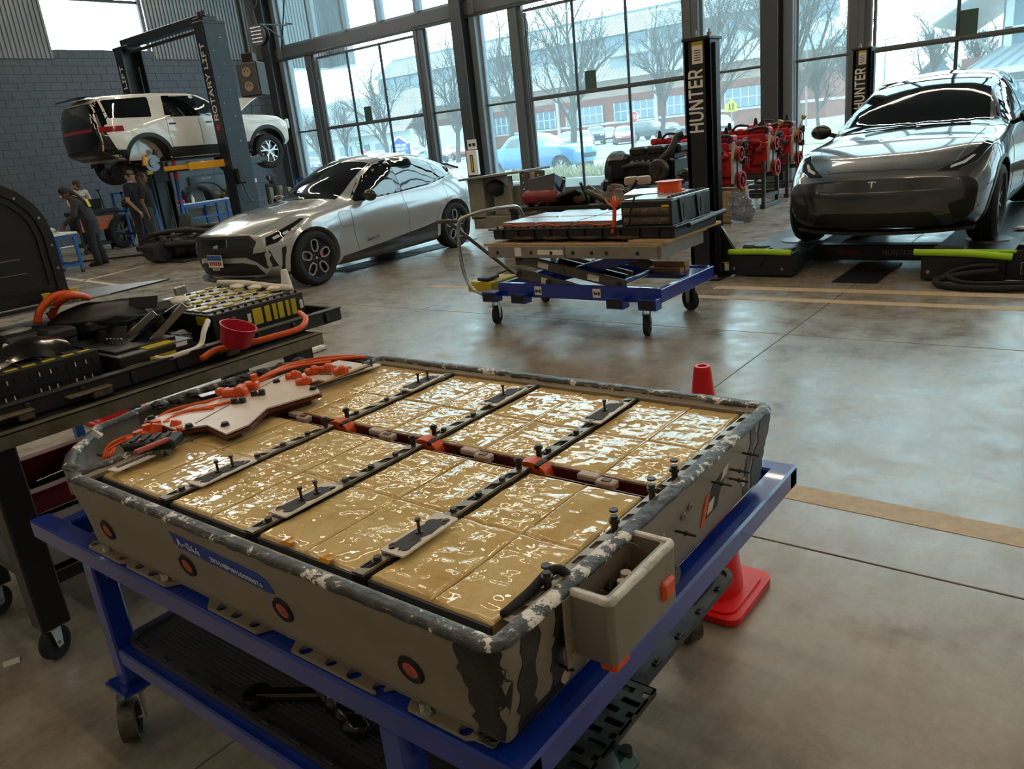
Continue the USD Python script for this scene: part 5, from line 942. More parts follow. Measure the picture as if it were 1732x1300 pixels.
pp('thin_wire', [tube([(-.70, 1.10, .84), (-.695, 1.10, .885), (-.67, 1.12, .895), (-.64, 1.12, .86), (-.64, 1.11, .82)], .0012, 5, 6), tube([(-.69, .96, .80), (-.675, .965, .865), (-.655, .985, .875), (-.645, 1.0, .83)], .0012, 5, 6), tube([(-.688, .962, .80), (-.672, .968, .862), (-.652, .988, .87), (-.642, 1.004, .83)], .0012, 5, 6)], 'busbar_brown', parent=q)
pp('inner_harness', J(*[blob((-.685, 1.02+.03*k, .82+.01*(k % 2)), (.008, .014, .02), k, .4, 1) for k in range(4)]), 'black_plastic', parent=q)
pp('coolant_port', J(cyl(.016, .06, (-.69, 1.205, .79), 'x', 18), cyl(.021, .012, (-.668, 1.205, .79), 'x', 18), cyl(.019, .008, (-.637, 1.205, .79), 'x', 18)), 'black_gloss')
pp('black_hose', tube([(-.757, .83, .885), (-.752, .90, .892), (-.745, .95, .905), (-.725, .965, .905), (-.70, .96, .875), (-.69, .955, .82)], .009, 10, 8), 'rubber', smooth=True)
# left end of the pack: shallow end tray, pale covers, orange cables
pp('end_tray', J(ext(EAR.difference(EAR.buffer(-.022)).difference(OUT.buffer(-.03)), .085, 'xy', .795), ext(EAR.difference(OUT.buffer(-.03)), .006, 'xy', .795)), 'pack_alu')
pp('end_tray_sealant', slab(rim(EAR.buffer(-.002), .004, -.030, .880, 8, 360, .005, .35), .005), 'sealant', smooth=50)
plate = [(245, 708), (297, 726), (350, 718), (382, 733), (420, 717), (450, 690), (541, 663), (537, 656), (517, 649), (537, 641), (482, 632), (305, 693)]
pz = .918; P2 = Polygon([tuple(W(x, y, pz)[:2]) for x, y in plate]).buffer(0)
pp('pale_cover', ext(P2, .005, 'xy', pz-.005), 'plate_pink'); pp('cover_edge', ext(P2.buffer(.006).difference(P2.buffer(-.012)), .008, 'xy', pz-.016), 'busbar_brown')
pp('cover_support', ext(P2.buffer(-.03), .03, 'xy', pz-.046), 'busbar_brown')
a, b_ = W(330, 716, pz), W(480, 634, pz); pp('cover_groove', bar(a, b_, .003, .002), 'felt_dark')
for x, y in ((320, 722), (381, 719), (404, 681), (437, 668), (256, 708), (530, 658), (468, 646), (454, 637)):
    c = W(x, y, pz); big = (x, y) in ((404, 681), (437, 668))
    pp('cover_foot', J(cyl(.010, .010, c, n=12), cyl(.013, .004, c, n=12)) if not big else J(box(.045, .022, .008, c, b=.003, rz=35), cyl(.010, .018, c+[.012, .008, 0], n=12), cyl(.010, .016, c-[.012, .008, 0], n=12)), 'black_plastic')
c = W(398, 668, pz); pp('orange_connector', [J(box(.085, .036, .026, c+[.01, -.005, 0], b=.006, rz=32), box(.03, .05, .034, c+[.022, .01, 0], b=.006, rz=32), box(.026, .03, .022, c+[-.036, -.03, .008], b=.005, rz=20)), J(box(.05, .04, .03, W(405, 662, pz)+[.03, .03, 0], b=.006, rz=40), cyl(.012, .04, W(415, 660, pz)+[.02, .03, .01], n=10))], 'orange')
c = W(365, 668, .905); pp('flat_black_cover', box(.11, .045, .012, c, b=.003, rz=75), 'black_gloss')
def cable(pts, r, m='orange', name='orange_cable', z=.9):
    p = [W(x, y, z+dz) for x, y, dz in pts]; pp(name, tube(p, r, 8, 6), m, smooth=True)
cable([(212, 748, -.02), (250, 722, .0), (300, 700, .015), (355, 688, .02), (402, 676, .02), (440, 660, .01)], .006)
cable([(216, 752, -.02), (255, 728, .005), (310, 697, .02), (362, 690, .02)], .006)
cable([(240, 730, 0), (282, 697, .02), (330, 683, .025), (380, 672, .015)], .005)
cable([(378, 672, .0), (420, 650, .02), (450, 640, .02), (480, 622, .015), (530, 612, .015), (580, 606, .01), (618, 604, .0)], .008)
cable([(410, 658, .0), (452, 633, .02), (492, 616, .015), (545, 605, .015), (600, 602, .01)], .006)
cable([(400, 668, .0), (445, 638, .03), (500, 620, .02), (560, 612, .01)], .006)
cable([(185, 790, -.05), (178, 768, -.02), (186, 752, .0), (215, 738, .01), (250, 733, .01)], .005)
for k in range(6): cable([(182+3*k, 792-k, -.06), (172+4*k, 778-2*k, -.03+.004*k), (184+3*k, 760-2*k, -.005), (206+2*k, 748-k, .0), (226, 746, -.01)], .0028, 'orange', 'orange_wire')
cable([(165, 768, -.03), (195, 775, -.02), (215, 765, -.02), (205, 752, -.02)], .004, 'rubber', 'black_cable'); cable([(178, 785, -.05), (205, 792, -.02), (230, 782, -.01), (250, 770, -.01)], .006, 'rubber', 'black_cable')
for k, (x, y, s) in enumerate(((245, 742, 1), (262, 735, 1), (228, 752, .9), (278, 730, .8), (238, 765, .9), (300, 742, .8), (290, 748, .7))):
    c = W(x, y, .885); pp('orange_connector', J(box(.05*s, .03*s, .03*s, c, b=.006, rz=30+13*k), cyl(.013*s, .045*s, c+[.01, .01, 0], n=12), box(.02*s, .045*s, .02*s, c+[-.02*s, .005, .0], b=.004, rz=10*k)), 'orange')
for x, y, r in ((296, 734, .018), (263, 740, .017)): pp('orange_boot', T(lathe([(0, 0), (r, 0), (r*1.05, .02), (r*.8, .042), (0, .045)], 14), W(x, y, .89), rx=-20), 'orange', smooth=40)
c = W(262, 756, .895); pp('fuse_box', J(box(.15, .075, .03, c, b=.006, rz=38), *[box(.012, .06, .006, c+[dx*math.cos(.66), dx*math.sin(.66), .03], b=.002, rz=38) for dx in (-.05, -.02, .01, .04)]), 'black_plastic')
a, b_ = W(228, 765, .925), W(285, 742, .925); pp('red_insulated_bar', bar(a, b_, .016, .012, bev=.003), 'plug_red')
c = W(172, 785, .86); pp('tag', box(.030, .045, .002, c, b=.0005, rz=-35, rx=25), 'label_white'); pp('white_clip', T(cyl(.012, .035, n=6, r2=.002), W(168, 732, .90)-[0, 0, .01], rx=30), 'white_plastic')
for k in range(7): c = W(225+7*k, 772-4*k, .88); pp('black_block', blob(c, (.03, .022, .022), 40+k, .3, 2), 'black_plastic')
# far left corner of the end tray: plates and terminals
c = W(555, 632, .905); pp('terminal_board', box(.16, .20, .010, c+[0, .02, 0], b=.003), 'plate_pink'); pp('terminal_slot', [box(.05, .012, .012, c+[dx, dy, .004], b=.003, rz=20) for dx, dy in ((-.04, -.04), (.03, -.03), (-.03, .04), (.04, .05))], 'pack_alu')
for x, y in ((497, 640), (530, 632), (553, 628), (577, 632), (515, 650)): c = W(x, y, .915); pp('orange_connector', J(box(.055, .028, .022, c, b=.005, rz=60), box(.024, .03, .03, c+[.01, .0, 0], b=.005, rz=60)), 'orange')
pp('corner_sealant', J(*[blob(W(585+9*k, 612-1.5*k, .89), (.035, .03, .012), 60+k, .3, 2) for k in range(5)]), 'sealant_black', smooth=40)
for k in range(9): c = W(255+30*k, 690-9.5*k, .885); pp('harness_clip', blob(c+[0, .03, 0], (.03, .025, .015), 80+k, .4, 2), 'black_plastic')
# loose bolts lying on the module
for i, (x, y) in enumerate(((258, 771), (246, 775))):
    c = W(x, y, .886); solo('loose_bolt', T(J(cyl(.005, .055, (0, 0, 0), 'x', 10), cyl(.010, .010, (.052, 0, 0), 'x', 12), cyl(.0085, .006, (.02, 0, 0), 'x', 10)), (0, 0, .010), rz=25+8*i), 'dark_steel', ['loose black bolt lying on the gold module by the orange cables', 'second loose bolt, nearer the pale plate, on the gold module'][i], 'bolt', c)

# ---------------------------------------------------------------- blue welded cart under the pack
BC = np.array([-1.64, 1.39, 0.0]); bc = thing('welded_cart', 'deep blue welded steel tube cart on castors carrying the open pack', 'cart', BC)
def bp(name, m, mt, label=None, smooth=False, parent=None):
    m = [T(q, -BC) for q in m] if isinstance(m, list) else T(m, -BC); return part(parent or bc, name, m, mt, label, smooth)
X0, X1, Y0, Y1 = -2.57, -.708, .768, 2.03; S = .062
bp('top_rail', box(X1-X0+.062, S, S, ((X0+X1)/2, Y0-.002, .606), b=.006), 'blue_cart'); bp('top_rail', box(X1-X0+.062, S, S, ((X0+X1)/2, Y1, .606), b=.006), 'blue_cart')
bp('cross_rail', box(S, Y1-Y0-.05, S, (X0+.09, (Y0+Y1)/2, .605), b=.006), 'blue_cart'); bp('cross_rail', box(S, Y1-Y0+.05, S, (X1, (Y0+Y1)/2, .6065), b=.006), 'blue_cart'); bp('cross_rail', box(S, Y1-Y0-.06, S, (-1.64, (Y0+Y1)/2, .604), b=.006), 'blue_cart')
bp('rail_mouth', box(.003, .046, .046, (X0-.0320, Y0-.002, .614)), 'black_metal')
for x in (-2.25, -1.0):
    for y in (Y0, Y1):
        bp('leg', box(.062, .062, .415, (x, y, .195), b=.006), 'blue_cart'); bp('foot_plate', box(.125, .115, .012, (x, y, .183), b=.002), 'blue_cart')
        bp('gusset', ext([(x+.031, .607), (x+.031, .54), (x+.09, .607)], .006, 'xz', y-.003), 'blue_cart'); bp('gusset', ext([(x-.031, .607), (x-.031, .54), (x-.09, .607)], .006, 'xz', y-.003), 'blue_cart')
        bp('plate_bolt', [hexbolt(.007, (x+sx*.048, y+sy*.044, .195), .006) for sx in (-1, 1) for sy in (-1, 1)], 'blue_cart')
        dx = .0 if y == Y0 else .02; ca = bp('caster', T(lathe([(.012, -.021), (.048, -.021), (.050, -.024), (.062, -.024), (.064, -.018), (.064, .018), (.062, .024), (.050, .024), (.048, .021), (.012, .021), (.012, -.021)], 32, axis='x'), (0, 0, 0)), 'cast_iron', smooth=35) if False else None
        w_ = T(lathe([(.012, -.008), (.047, -.008), (.050, -.024), (.062, -.024), (.064, -.018), (.064, .018), (.062, .024), (.050, .024), (.047, .008), (.012, .008), (.012, -.008)], 36, axis='x'), rz=58); w_ = T(w_, (x-.012, y-.035, .064))
        ca = bp('caster', w_, 'cast_iron', smooth=35)
        fk = [T(ext([(-.022, .02), (.022, .02), (.014, -.075), (-.014, -.075)], .005, 'yz', s*.031-.0025), (0, 0, .14), rz=0) for s in (-1, 1)]
        bp('fork', [T(T(q, rz=58), (x-.006, y-.02, .0)) for q in fk], 'steel', parent=ca); bp('swivel', T(cyl(.035, .022, n=24), (x, y, .160)), 'steel', parent=ca); bp('axle', T(T(cyl(.008, .074, (-.037, 0, 0), 'x', 6), rz=58), (x-.012, y-.035, .064)), 'zinc', parent=ca)
for y in (Y0, Y1): bp('lower_rail', box(1.19, .055, .055, (-1.625, y, .275), b=.005), 'blue_cart')
for x in (-2.25, -1.0): bp('lower_cross_rail', box(.055, Y1-Y0-.06, .055, (x, (Y0+Y1)/2, .2745), b=.005), 'blue_cart')
bp('weld_bead', J(*[ball(.006, (-.80+.006*k, .80+.004*k, .668), 1, (1, 1, .5)) for k in range(8)]), 'blue_cart')
# things stored on the cart's lower rails
mat('undertray', '#2b2d2f', 0.42, col2='#242628', vscale=4); mat('undertray_rib', '#303234', 0.5)
UT = np.array([-1.5, 1.36, .332]); ut = thing('undertray_cover', 'ribbed dark plastic undertray lying on the lower rails of the blue cart', 'cover', UT)
up = lambda n, m, mt, **k: part(ut, n, [T(q, -UT) for q in m] if isinstance(m, list) else T(m, -UT), mt, **k)
up('sheet', ext(rrect(1.42, 1.17, .05, (-1.52, 1.355)), .010, 'xy', .332), 'undertray'); up('edge_bead', ext(rrect(1.42, 1.17, .05, (-1.52, 1.355)).difference(rrect(1.39, 1.14, .04, (-1.52, 1.355))), .008, 'xy', .342), 'undertray_rib')
up('rib_field', J(*[box(1.25, .006, .003, (-1.52, .83+.012*k, .342)) for k in range(16)]), 'undertray_rib', kind='stuff')
up('edge_clip', [J(box(.035, .016, .010, (-2.13+.12*k, .782, .345), b=.003), cyl(.006, .008, (-2.13+.12*k, .782, .352), n=10)) for k in range(11)] + [J(box(.016, .035, .010, (-.822, .95+.125*k, .345), b=.003), cyl(.006, .006, (-.822, .95+.125*k, .353), n=10)) for k in range(8)], 'black_plastic')
up('oval_grommet', [T(ext(circ(0, 0, .034).difference(circ(0, 0, .024)), .008), (x, y, .342)) for x, y in ((-1.98, 1.03), (-1.55, 1.05), (-1.2, 1.0))], 'black_plastic')
up('raised_pocket', [T(ext(rrect(.10, .14, .012).difference(rrect(.085, .125, .008)), .006), (x, y, .342)) for x, y in ((-.90, 1.80), (-1.25, .90))], 'undertray_rib'); up('bulge', blob((-.93, 1.33, .345), (.07, .10, .035), 2, .05, 3, 1), 'undertray', smooth=True)
bkt = thing('black_bracket', 'glossy black forged bracket lying on the undertray', 'bracket', (-1.50, .87, .345)); part(bkt, 'arm', T(J(bar((0, 0, .02), (.30, .16, .035), .035, .025, bev=.006), ext(circ(0, 0, .035).difference(circ(0, 0, .018)), .03)), (-.12, -.05, 0)), 'black_gloss')
part(bkt, 'knuckle', J(*[blob((.0+.05*k, .06-.015*k, .03), (.035, .028, .028), 20+k, .35, 2) for k in range(5)]), 'black_gloss', smooth=40)
pt = thing('perforated_tray', 'dark perforated metal plate resting on the undertray at the cart corner', 'plate', (-.95, 1.13, .375))
pl = sbox(-.20, -.19, .19, .20); hs = []
for j in range(10):
    for i in range(6): hs.append(rrect(.046, .018, .003, (-.17+.066*i+(.033 if j % 2 else 0), -.165+.037*j)))
part(pt, 'plate', T(ext(pl.difference(unary_union(hs)), .004), rz=0), 'dark_steel'); part(pt, 'rim', ext(pl.difference(pl.buffer(-.004)), .018, 'xy', -.014), 'dark_steel'); rgp = np.random.default_rng(8)
part(pt, 'rivet_heads', J(*[ball(.005, (rgp.uniform(-.18, .18), rgp.uniform(-.17, .18), -.004), 1) for _ in range(40)]), 'zinc', kind='stuff'); part(pt, 'under_mat', box(.36, .36, .006, (0, 0, -.022)), 'black_plastic')
kb = thing('plastic_case', 'black and dark teal plastic case end sticking out below the cart', 'case', (-.80, 1.02, .30)); part(kb, 'shell', box(.17, .24, .05, (0, .04, 0), b=.02), 'pcb_green'); part(kb, 'lid', blob((.0, .0, .05), (.10, .13, .025), 3, .05, 3, 1), 'black_plastic', smooth=True); part(kb, 'lug', cyl(.014, .06, (.06, .13, .0), n=16), 'black_plastic')
# ---------------------------------------------------------------- black steel cart on the left with a dismantled pack
def atx(px, py, X):
    d = CR.T @ np.array([(px-866)/FPX, (py-650)/FPX, 1.0]); return np.array([0, 0, H]) + d*X/d[0]
def aty(px, py, Y):
    d = CR.T @ np.array([(px-866)/FPX, (py-650)/FPX, 1.0]); return np.array([0, 0, H]) + d*Y/d[1]
class Thing:
    def __init__(s, name, label, cat, base, **k): s.b = np.asarray(base, float); s.p = thing(name, label, cat, s.b, **k)
    def __call__(s, name, m, mt, parent=None, **k):
        m = [T(q, -s.b) for q in m] if isinstance(m, list) else T(m, -s.b); return part(parent or s.p, name, m, mt, **k)
def castor(t, x, y, r=.05, w=.03, m='rubber', rz=20, top=.13):
    c = t('caster', T(T(lathe([(.010, -w*.35), (r*.70, -w*.4), (r*.74, -w*.5), (r*.96, -w*.5), (r, -w*.3), (r, w*.3), (r*.96, w*.5), (r*.74, w*.5), (r*.70, w*.4), (.010, w*.35), (.010, -w*.35)], 28, axis='x'), rz=rz), (x, y, r)), m, smooth=35)
    t('fork', [T(T(ext([(-r*.4, top-r-.01), (r*.4, top-r-.01), (r*.2, -r*.25), (-r*.2, -r*.25)], .004, 'yz', s*(w*.62)-.002), rz=rz), (x, y, r)) for s in (-1, 1)], 'zinc', parent=c)
    t('swivel', cyl(r*.6, .014, (x, y, top-.014), n=18), 'zinc', parent=c); t('axle', T(T(cyl(.006, w*1.6, (-w*.8, 0, 0), 'x', 8), rz=rz), (x, y, r)), 'zinc', parent=c); return c
mat('bench_black', '#141517', 0.4, bump=.08, bscale=40, dist=.002); mat('rusty', '#6b5842', 0.7, metal=.3, col2='#3c352c', vscale=30); mat('foam_white', '#dcd9d0', 0.7); mat('cell_yellow', '#c9b21c', 0.5, col2='#b8a118', vscale=20); mat('crate_black', '#1a1a1b', 0.42); mat('film_black', '#0d0e10', 0.18, coat=.5)
mat('steel_angle', '#8f8674', 0.38, metal=.7, col2='#6f6652', vscale=8); mat('red_dark', '#7d1020', 0.4, col2='#5f0b18', vscale=7); mat('red_plastic', '#b3122a', 0.35)
c2 = Thing('steel_cart', 'black steel workbench cart on castors with a bright steel angle edge', 'cart', (-3.22, 1.42, 0))
ZB = .885
c2('top', box(.72, 1.44, .012, (-3.21, 1.42, ZB-.014)), 'bench_black'); c2('edge_angle', J(box(.006, 1.44, .05, (-2.845, 1.42, ZB-.05)), box(.04, 1.44, .006, (-2.862, 1.42, ZB-.004))), 'steel_angle'); c2('edge_angle', box(.70, .006, .05, (-3.20, .70, ZB-.05)), 'steel_angle'); c2('edge_angle', box(.70, .006, .05, (-3.20, 2.14, ZB-.05)), 'steel_angle')
for x in (-2.94, -3.49):
    for y in (.80, 2.06): c2('leg', box(.10, .10, ZB-.15, (x, y, .135), b=.006), 'bench_black'); castor(c2, x, y-.01, .062, .034, rz=28, top=.14)
c2('shelf', box(.62, 1.30, .03, (-3.22, 1.43, .30), b=.004), 'bench_black')
for x in (-2.94, -3.49): c2('side_rail', box(.05, 1.2, .05, (x, 1.43, .28)), 'bench_black')
bt = Thing('battery_tray', 'black battery tray with a turned-up lip lying on the steel cart', 'tray', (-3.5, 1.6, ZB))
TX0, TX1, TY0, TY1 = -4.3, -2.97, .55, 2.36
bt('floor', box(TX1-TX0, TY1-TY0, .012, ((TX0+TX1)/2, (TY0+TY1)/2, ZB+.004)), 'crate_black'); bt('lip', J(box(.02, TY1-TY0, .06, (TX1, (TY0+TY1)/2, ZB+.002), b=.004), box(.045, TY1-TY0, .008, (TX1-.005, (TY0+TY1)/2, ZB+.058), b=.002)), 'crate_black'); bt('lip', box(TX1-TX0, .02, .06, ((TX0+TX1)/2, TY1, ZB+.002), b=.004), 'crate_black')
bt('lip_rib', [box(.012, .02, .05, (TX1+.014, y, ZB+.004), b=.003) for y in np.arange(.75, 2.3, .19)], 'crate_black')
for (px, py, w) in ((170, 668, .16), (55, 712, .12), (395, 596, .14)): c = at(px, py, ZB+.03); bt('side_bracket', J(box(.05, w, .008, (TX1+.035, c[1], ZB+.030), b=.003), box(.035, w*.45, .03, (TX1+.035, c[1]+w*.25, ZB+.004), b=.004)), 'rusty')
def crate(name, lab, x0, x1, y0, y1, z0, z1, yel=True):
    t = Thing(name, lab, 'battery module', ((x0+x1)/2, (y0+y1)/2, z0)); t('case', box(x1-x0, y1-y0, z1-z0, ((x0+x1)/2, (y0+y1)/2, z0), b=.004), 'crate_black'); return t
z1m = 1.025; m1 = crate('battery_module', 'near black battery module with oval slots and yellow strips on top', -3.50, -3.12, .66, 1.285, ZB+.018, z1m)
for k, y in enumerate((.78, .93, 1.08, 1.21)):
    q = m1('oval_slot', T(ext(rrect(.105, .034, .016).difference(rrect(.092, .022, .010)), .005, 'yz'), (-3.120, y, z1m-.035)), 'crate_black'); m1('slot_tab', [box(.003, .004, .016, (-3.117, y+d, z1m-.043)) for d in (-.02, .02)], 'label_white', parent=q)
    q = m1('slot_panel', T(ext(rrect(.10, .045, .01).difference(rrect(.085, .03, .006)), .004, 'yz'), (-3.120, y, z1m-.095)), 'crate_black'); m1('slot_tab', [box(.003, .004, .018, (-3.117, y+d, z1m-.105)) for d in (-.03, .0, .03)], 'label_white', parent=q)
m1('yellow_strip', [box(.022, .045, .004, (-3.14, y, z1m), b=.001) for y in (.74, .80, .98, 1.04, 1.11, 1.18, 1.24)], 'cell_yellow'); m1('top_ridge', [box(.30, .008, .010, (-3.33, y, z1m), b=.003) for y in np.arange(.70, 1.28, .08)], 'crate_black')
m2 = crate('battery_module', 'low black battery module with yellow end labels, in the middle of the tray', -3.42, -3.03, 1.315, 1.63, ZB+.018, .985)
m2('yellow_label', [box(.003, .07, .03, (-3.0285, 1.37, ZB+.03)), box(.003, .11, .036, (-3.0285, 1.49, ZB+.035))], 'cell_yellow'); m2('top_label', box(.07, .12, .003, (-3.08, 1.50, .985)), 'cell_yellow'); m2('white_label', box(.003, .05, .016, (-3.028, 1.575, .965)), 'label_white'); m2('top_panel', box(.28, .26, .010, (-3.25, 1.47, .985), b=.003), 'crate_black')
m3 = crate('battery_module', 'far battery module with exposed bright cell tops and yellow side bars', -3.90, -3.15, 1.80, 2.30, ZB+.018, 1.03)
m3('cell_row', [box(.045, .46, .008, (-3.24-.066*k, 2.05, 1.03), b=.002) for k in range(10)], 'steel'); m3('cell_cap', [box(.03, .05, .006, (-3.24-.066*k, 1.86+.09*j, 1.038), b=.002) for k in range(10) for j in range(5) if (k+j) % 2], 'cell_yellow')
m3('cell_cap', [cyl(.012, .01, (-3.28-.066*k, 1.90+.09*j, 1.034), n=10) for k in range(9) for j in range(5) if (k+j) % 2 == 0], 'crate_black'); m3('yellow_bar', [box(.004, w, .075, (-3.148, y, .935), b=.001) for y, w in ((2.03, .05), (2.085, .03), (2.125, .022), (2.16, .03), (2.20, .02), (2.235, .03))], 'cell_yellow')
m3('white_label', [box(.003, .018, .04, (-3.148, y, .955)) for y in (1.985, 2.28)], 'label_white'); m3('grey_bar', [box(.003, .02, .065, (-3.148, y, .935)) for y in (1.84, 1.87, 1.905)], 'steel'); m3('yellow_corner', box(.10, .004, .04, (-3.22, 1.797, .98)), 'cell_yellow'); m3('top_clip', [box(.014, .012, .016, (-3.165, y, 1.028), b=.003) for y in np.arange(1.83, 2.3, .04)], 'crate_black')
f = Thing('foam_strip', 'white foam strip lying along the top of the far battery module', 'foam', (-3.6, 2.25, 1.035)); f('strip', tube([(-3.20, 2.27, 1.052), (-3.40, 2.28, 1.055), (-3.62, 2.29, 1.06), (-3.85, 2.29, 1.055)], .016, 8, 4), 'foam_white', smooth=True); f('lump', [blob((-3.30-.16*k, 2.25, 1.05), (.05, .03, .014), k, .3, 2) for k in range(3)], 'foam_white', smooth=True)
# loose parts
def w_tube(name, lab, cat, pts, r, m): 
    p = [np.asarray(q, float) for q in pts]; b = p[0]*[1, 1, 0]+[0, 0, min(q[2] for q in p)-r]; return solo(name, T(tube(p, r, 8, 5), -b), m, lab, cat, b, smooth=True)
w_tube('foam_strip', 'bent white foam strip beside the red bowl', 'foam', [at(252, 593, .955), at(272, 607, .945), at(310, 597, .95), at(338, 585, .95), at(345, 560, 1.0), at(352, 542, 1.03)], .011, 'foam_white')
w_tube('foam_strip', 'long white foam strip at the left edge by the orange cables', 'foam', [at(20, 572, 1.05), at(60, 563, 1.06), at(108, 549, 1.07)], .009, 'foam_white'); w_tube('foam_strip', 'short drooping white foam strip at the left edge of the frame', 'foam', [at(-4, 565, 1.06), at(8, 580, 1.05), at(14, 614, 1.035)], .012, 'foam_white')
w_tube('foam_strip', 'thin white foam hoop over the near black module', 'foam', [at(16, 567, 1.06), at(24, 580, 1.05), at(28, 604, 1.035)], .005, 'foam_white'); solo('foam_block', blob((0, 0, .02), (.035, .06, .014), 3, .3, 2), 'foam_white', 'crumpled white foam pad above the long foam strip', 'foam', at(25, 560, 1.08)-[0, 0, .02], smooth=True)
w_tube('orange_cable', 'thick orange cable running behind the red bowl to the bench end', 'cable', [at(342, 606, .925), at(364, 592, .935), at(392, 586, .935), at(432, 577, .94), at(470, 567, .945), at(500, 558, .95), at(514, 549, .96), at(517, 538, .975), at(507, 529, .985)], .013, 'orange')
w_tube('orange_cable', 'left of the two orange cables arching into the black housing', 'cable', [at(63, 546, 1.10), at(68, 525, 1.15), at(85, 505, 1.19), at(105, 497, 1.20), at(128, 497, 1.19)], .016, 'orange'); w_tube('orange_cable', 'right of the two orange cables arching into the black housing', 'cable', [at(87, 537, 1.10), at(94, 518, 1.15), at(110, 503, 1.19), at(130, 499, 1.19), at(148, 503, 1.16)], .016, 'orange')
w_tube('thin_cable', 'thin red cable loops on the tray by the bent foam strip', 'cable', [at(262, 588, .955), at(278, 582, .965), at(290, 580, .97), at(300, 585, .96), at(290, 590, .955)], .005, 'orange')
hs = Thing('black_housing', 'large moulded black plastic housing with a white label on the steel cart', 'housing', (-3.62, 1.45, ZB+.01))
hs('body', J(box(.50, .78, .10, (-3.72, 1.40, ZB+.016), b=.02), box(.40, .50, .08, (-3.72, 1.35, ZB+.11), b=.03), box(.30, .30, .09, (-3.68, 1.72, ZB+.10), b=.03), blob((-3.62, 1.55, 1.06), (.20, .22, .07), 4, .2, 3)), 'black_plastic', smooth=35); hs('boss', [cyl(.03, .12, (-3.47, 1.2+.13*k, ZB+.03), n=14) for k in range(5)], 'black_plastic'); hs('step', [box(.16, .12, .05, (-3.52, 1.30+.16*k, 1.03), b=.012) for k in range(3)], 'black_plastic')
c = at(116, 543, 1.06); hs('white_label', box(.003, .075, .042, c, b=.0005, rz=0), 'label_white'); hs('label_code', [box(.004, .006, .010, c+[.001, -.025+.009*k, .012+.009*(k % 2)]) for k in range(4)], 'print_black'); c = at(93, 543, 1.07); hs('tag', box(.003, .026, .05, c, b=.0005, rx=20), 'zinc')
hs('film_wrap', slab(grid(16, 10, lambda u, v: np.stack([-3.50+.28*v, .85+.40*u, 1.03+.05*np.sin(np.pi*v)+.012*np.sin(9*u+3*v)], -1)), .004), 'film_black', smooth=True)
sp = Thing('slanted_plate', 'dark slotted metal plates leaning against the far battery module', 'plate', (-3.42, 1.72, .95))
def lean(o, a, b_, wdt, th, m, nm):
    sp(nm, bar(o+np.asarray(a), o+np.asarray(b_), wdt, th, bev=.002), m)
A0, A1 = at(222, 580, .97), at(290, 520, 1.10); lean(np.zeros(3), A0, A1, .20, .006, 'film_black', 'plate'); B0, B1 = at(250, 585, .965), at(312, 515, 1.11); lean(np.zeros(3), B0, B1, .03, .03, 'steel', 'slider'); lean(np.zeros(3), at(208, 577, .97), at(262, 528, 1.07), .012, .03, 'steel', 'slider')
sp('bracket', [box(.14, .010, .055, at(243, 522, 1.08), b=.002, rz=30, rx=-20), box(.15, .01, .06, at(187, 575, .985), b=.002, rz=25, rx=-30)], 'crate_black'); sp('clutter', [blob(at(195+18*k, 590-3*k, .96), (.05, .06, .03), 90+k, .5, 2) for k in range(7)], 'crate_black'); sp('terminal', [box(.02, .02, .04, at(x, 500-2*k, 1.06), b=.003) for k, x in enumerate((300, 306, 313))], 'zinc')
sp('pad', blob(at(303, 508, 1.06), (.05, .05, .02), 7, .4, 2), 'foam_white', smooth=True); sp('wire', [tube([at(176, 580, .99), at(180+6*k, 572, 1.02), at(190+4*k, 590, .97)], .003, 5, 5) for k in range(5)], 'steel')
bw = at(395, 590, .93); bw = at(399, 588, .935)
t = Thing('red_bowl', 'red plastic parts bowl with bolts tipped on the cart edge', 'bowl', bw)
R_ = lambda m: T(T(m, rx=-12, ry=18), bw+[0, 0, .012])
t('bowl', R_(lathe([(0, .0), (.050, .0), (.060, .012), (.072, .085), (.075, .087), (.068, .086), (.056, .016), (.045, .006), (0, .006)], 36)), 'red_plastic', smooth=40); t('bolts', R_(J(*[blob((.03*math.cos(k*1.3), .03*math.sin(k*1.3), .016), (.012, .009, .007), k, .3, 1) for k in range(7)])), 'crate_black', kind='stuff')
solo('spanner', T(J(rod((0, 0, .01), (.10, .07, .012), .007, 8), box(.05, .02, .012, (.0, -.01, .004), b=.004)), rz=10), 'zinc', 'small bright spanner end on the cart edge under the red bowl', 'tool', at(350, 606, .90)-[.05, .03, .0])
# upright lid and the sheet it stands on
lid = Thing('pack_cover', 'large black pack cover with a rounded corner standing upright at the left', 'cover', (-3.72, 1.0, 1.16))
prof = [(.55, 1.165), (1.475, 1.165), (1.475, 1.44), (1.46, 1.52), (1.43, 1.58), (1.38, 1.635), (1.31, 1.68), (1.22, 1.70), (.55, 1.70)]
lp = Polygon(prof); lid('panel', ext(lp.buffer(-.035), .01, 'yz', -3.725), 'bench_black'); lid('rim', ext(lp.difference(lp.buffer(-.040)), .024, 'yz', -3.73), 'bench_black'); lid('rim_inner', ext(lp.buffer(-.055).difference(lp.buffer(-.07)), .010, 'yz', -3.716), 'bench_black')
for y, z in ((1.456, 1.20), (1.456, 1.30), (1.456, 1.40), (1.435, 1.52), (1.36, 1.61), (1.27, 1.675)): lid('rim_bolt', cyl(.006, .006, (-3.708, y, z), 'x', 10), 'zinc')
lid('crease', [bar((-3.714, .6, 1.365), (-3.714, 1.32, 1.362), .004, .003), bar((-3.714, .6, 1.305), (-3.714, 1.33, 1.300), .004, .003)], 'steel'); lid('latch', J(box(.05, .12, .028, (-3.72, 1.23, 1.70), b=.006), box(.03, .04, .02, (-3.72, 1.30, 1.715), b=.004)), 'dark_steel')
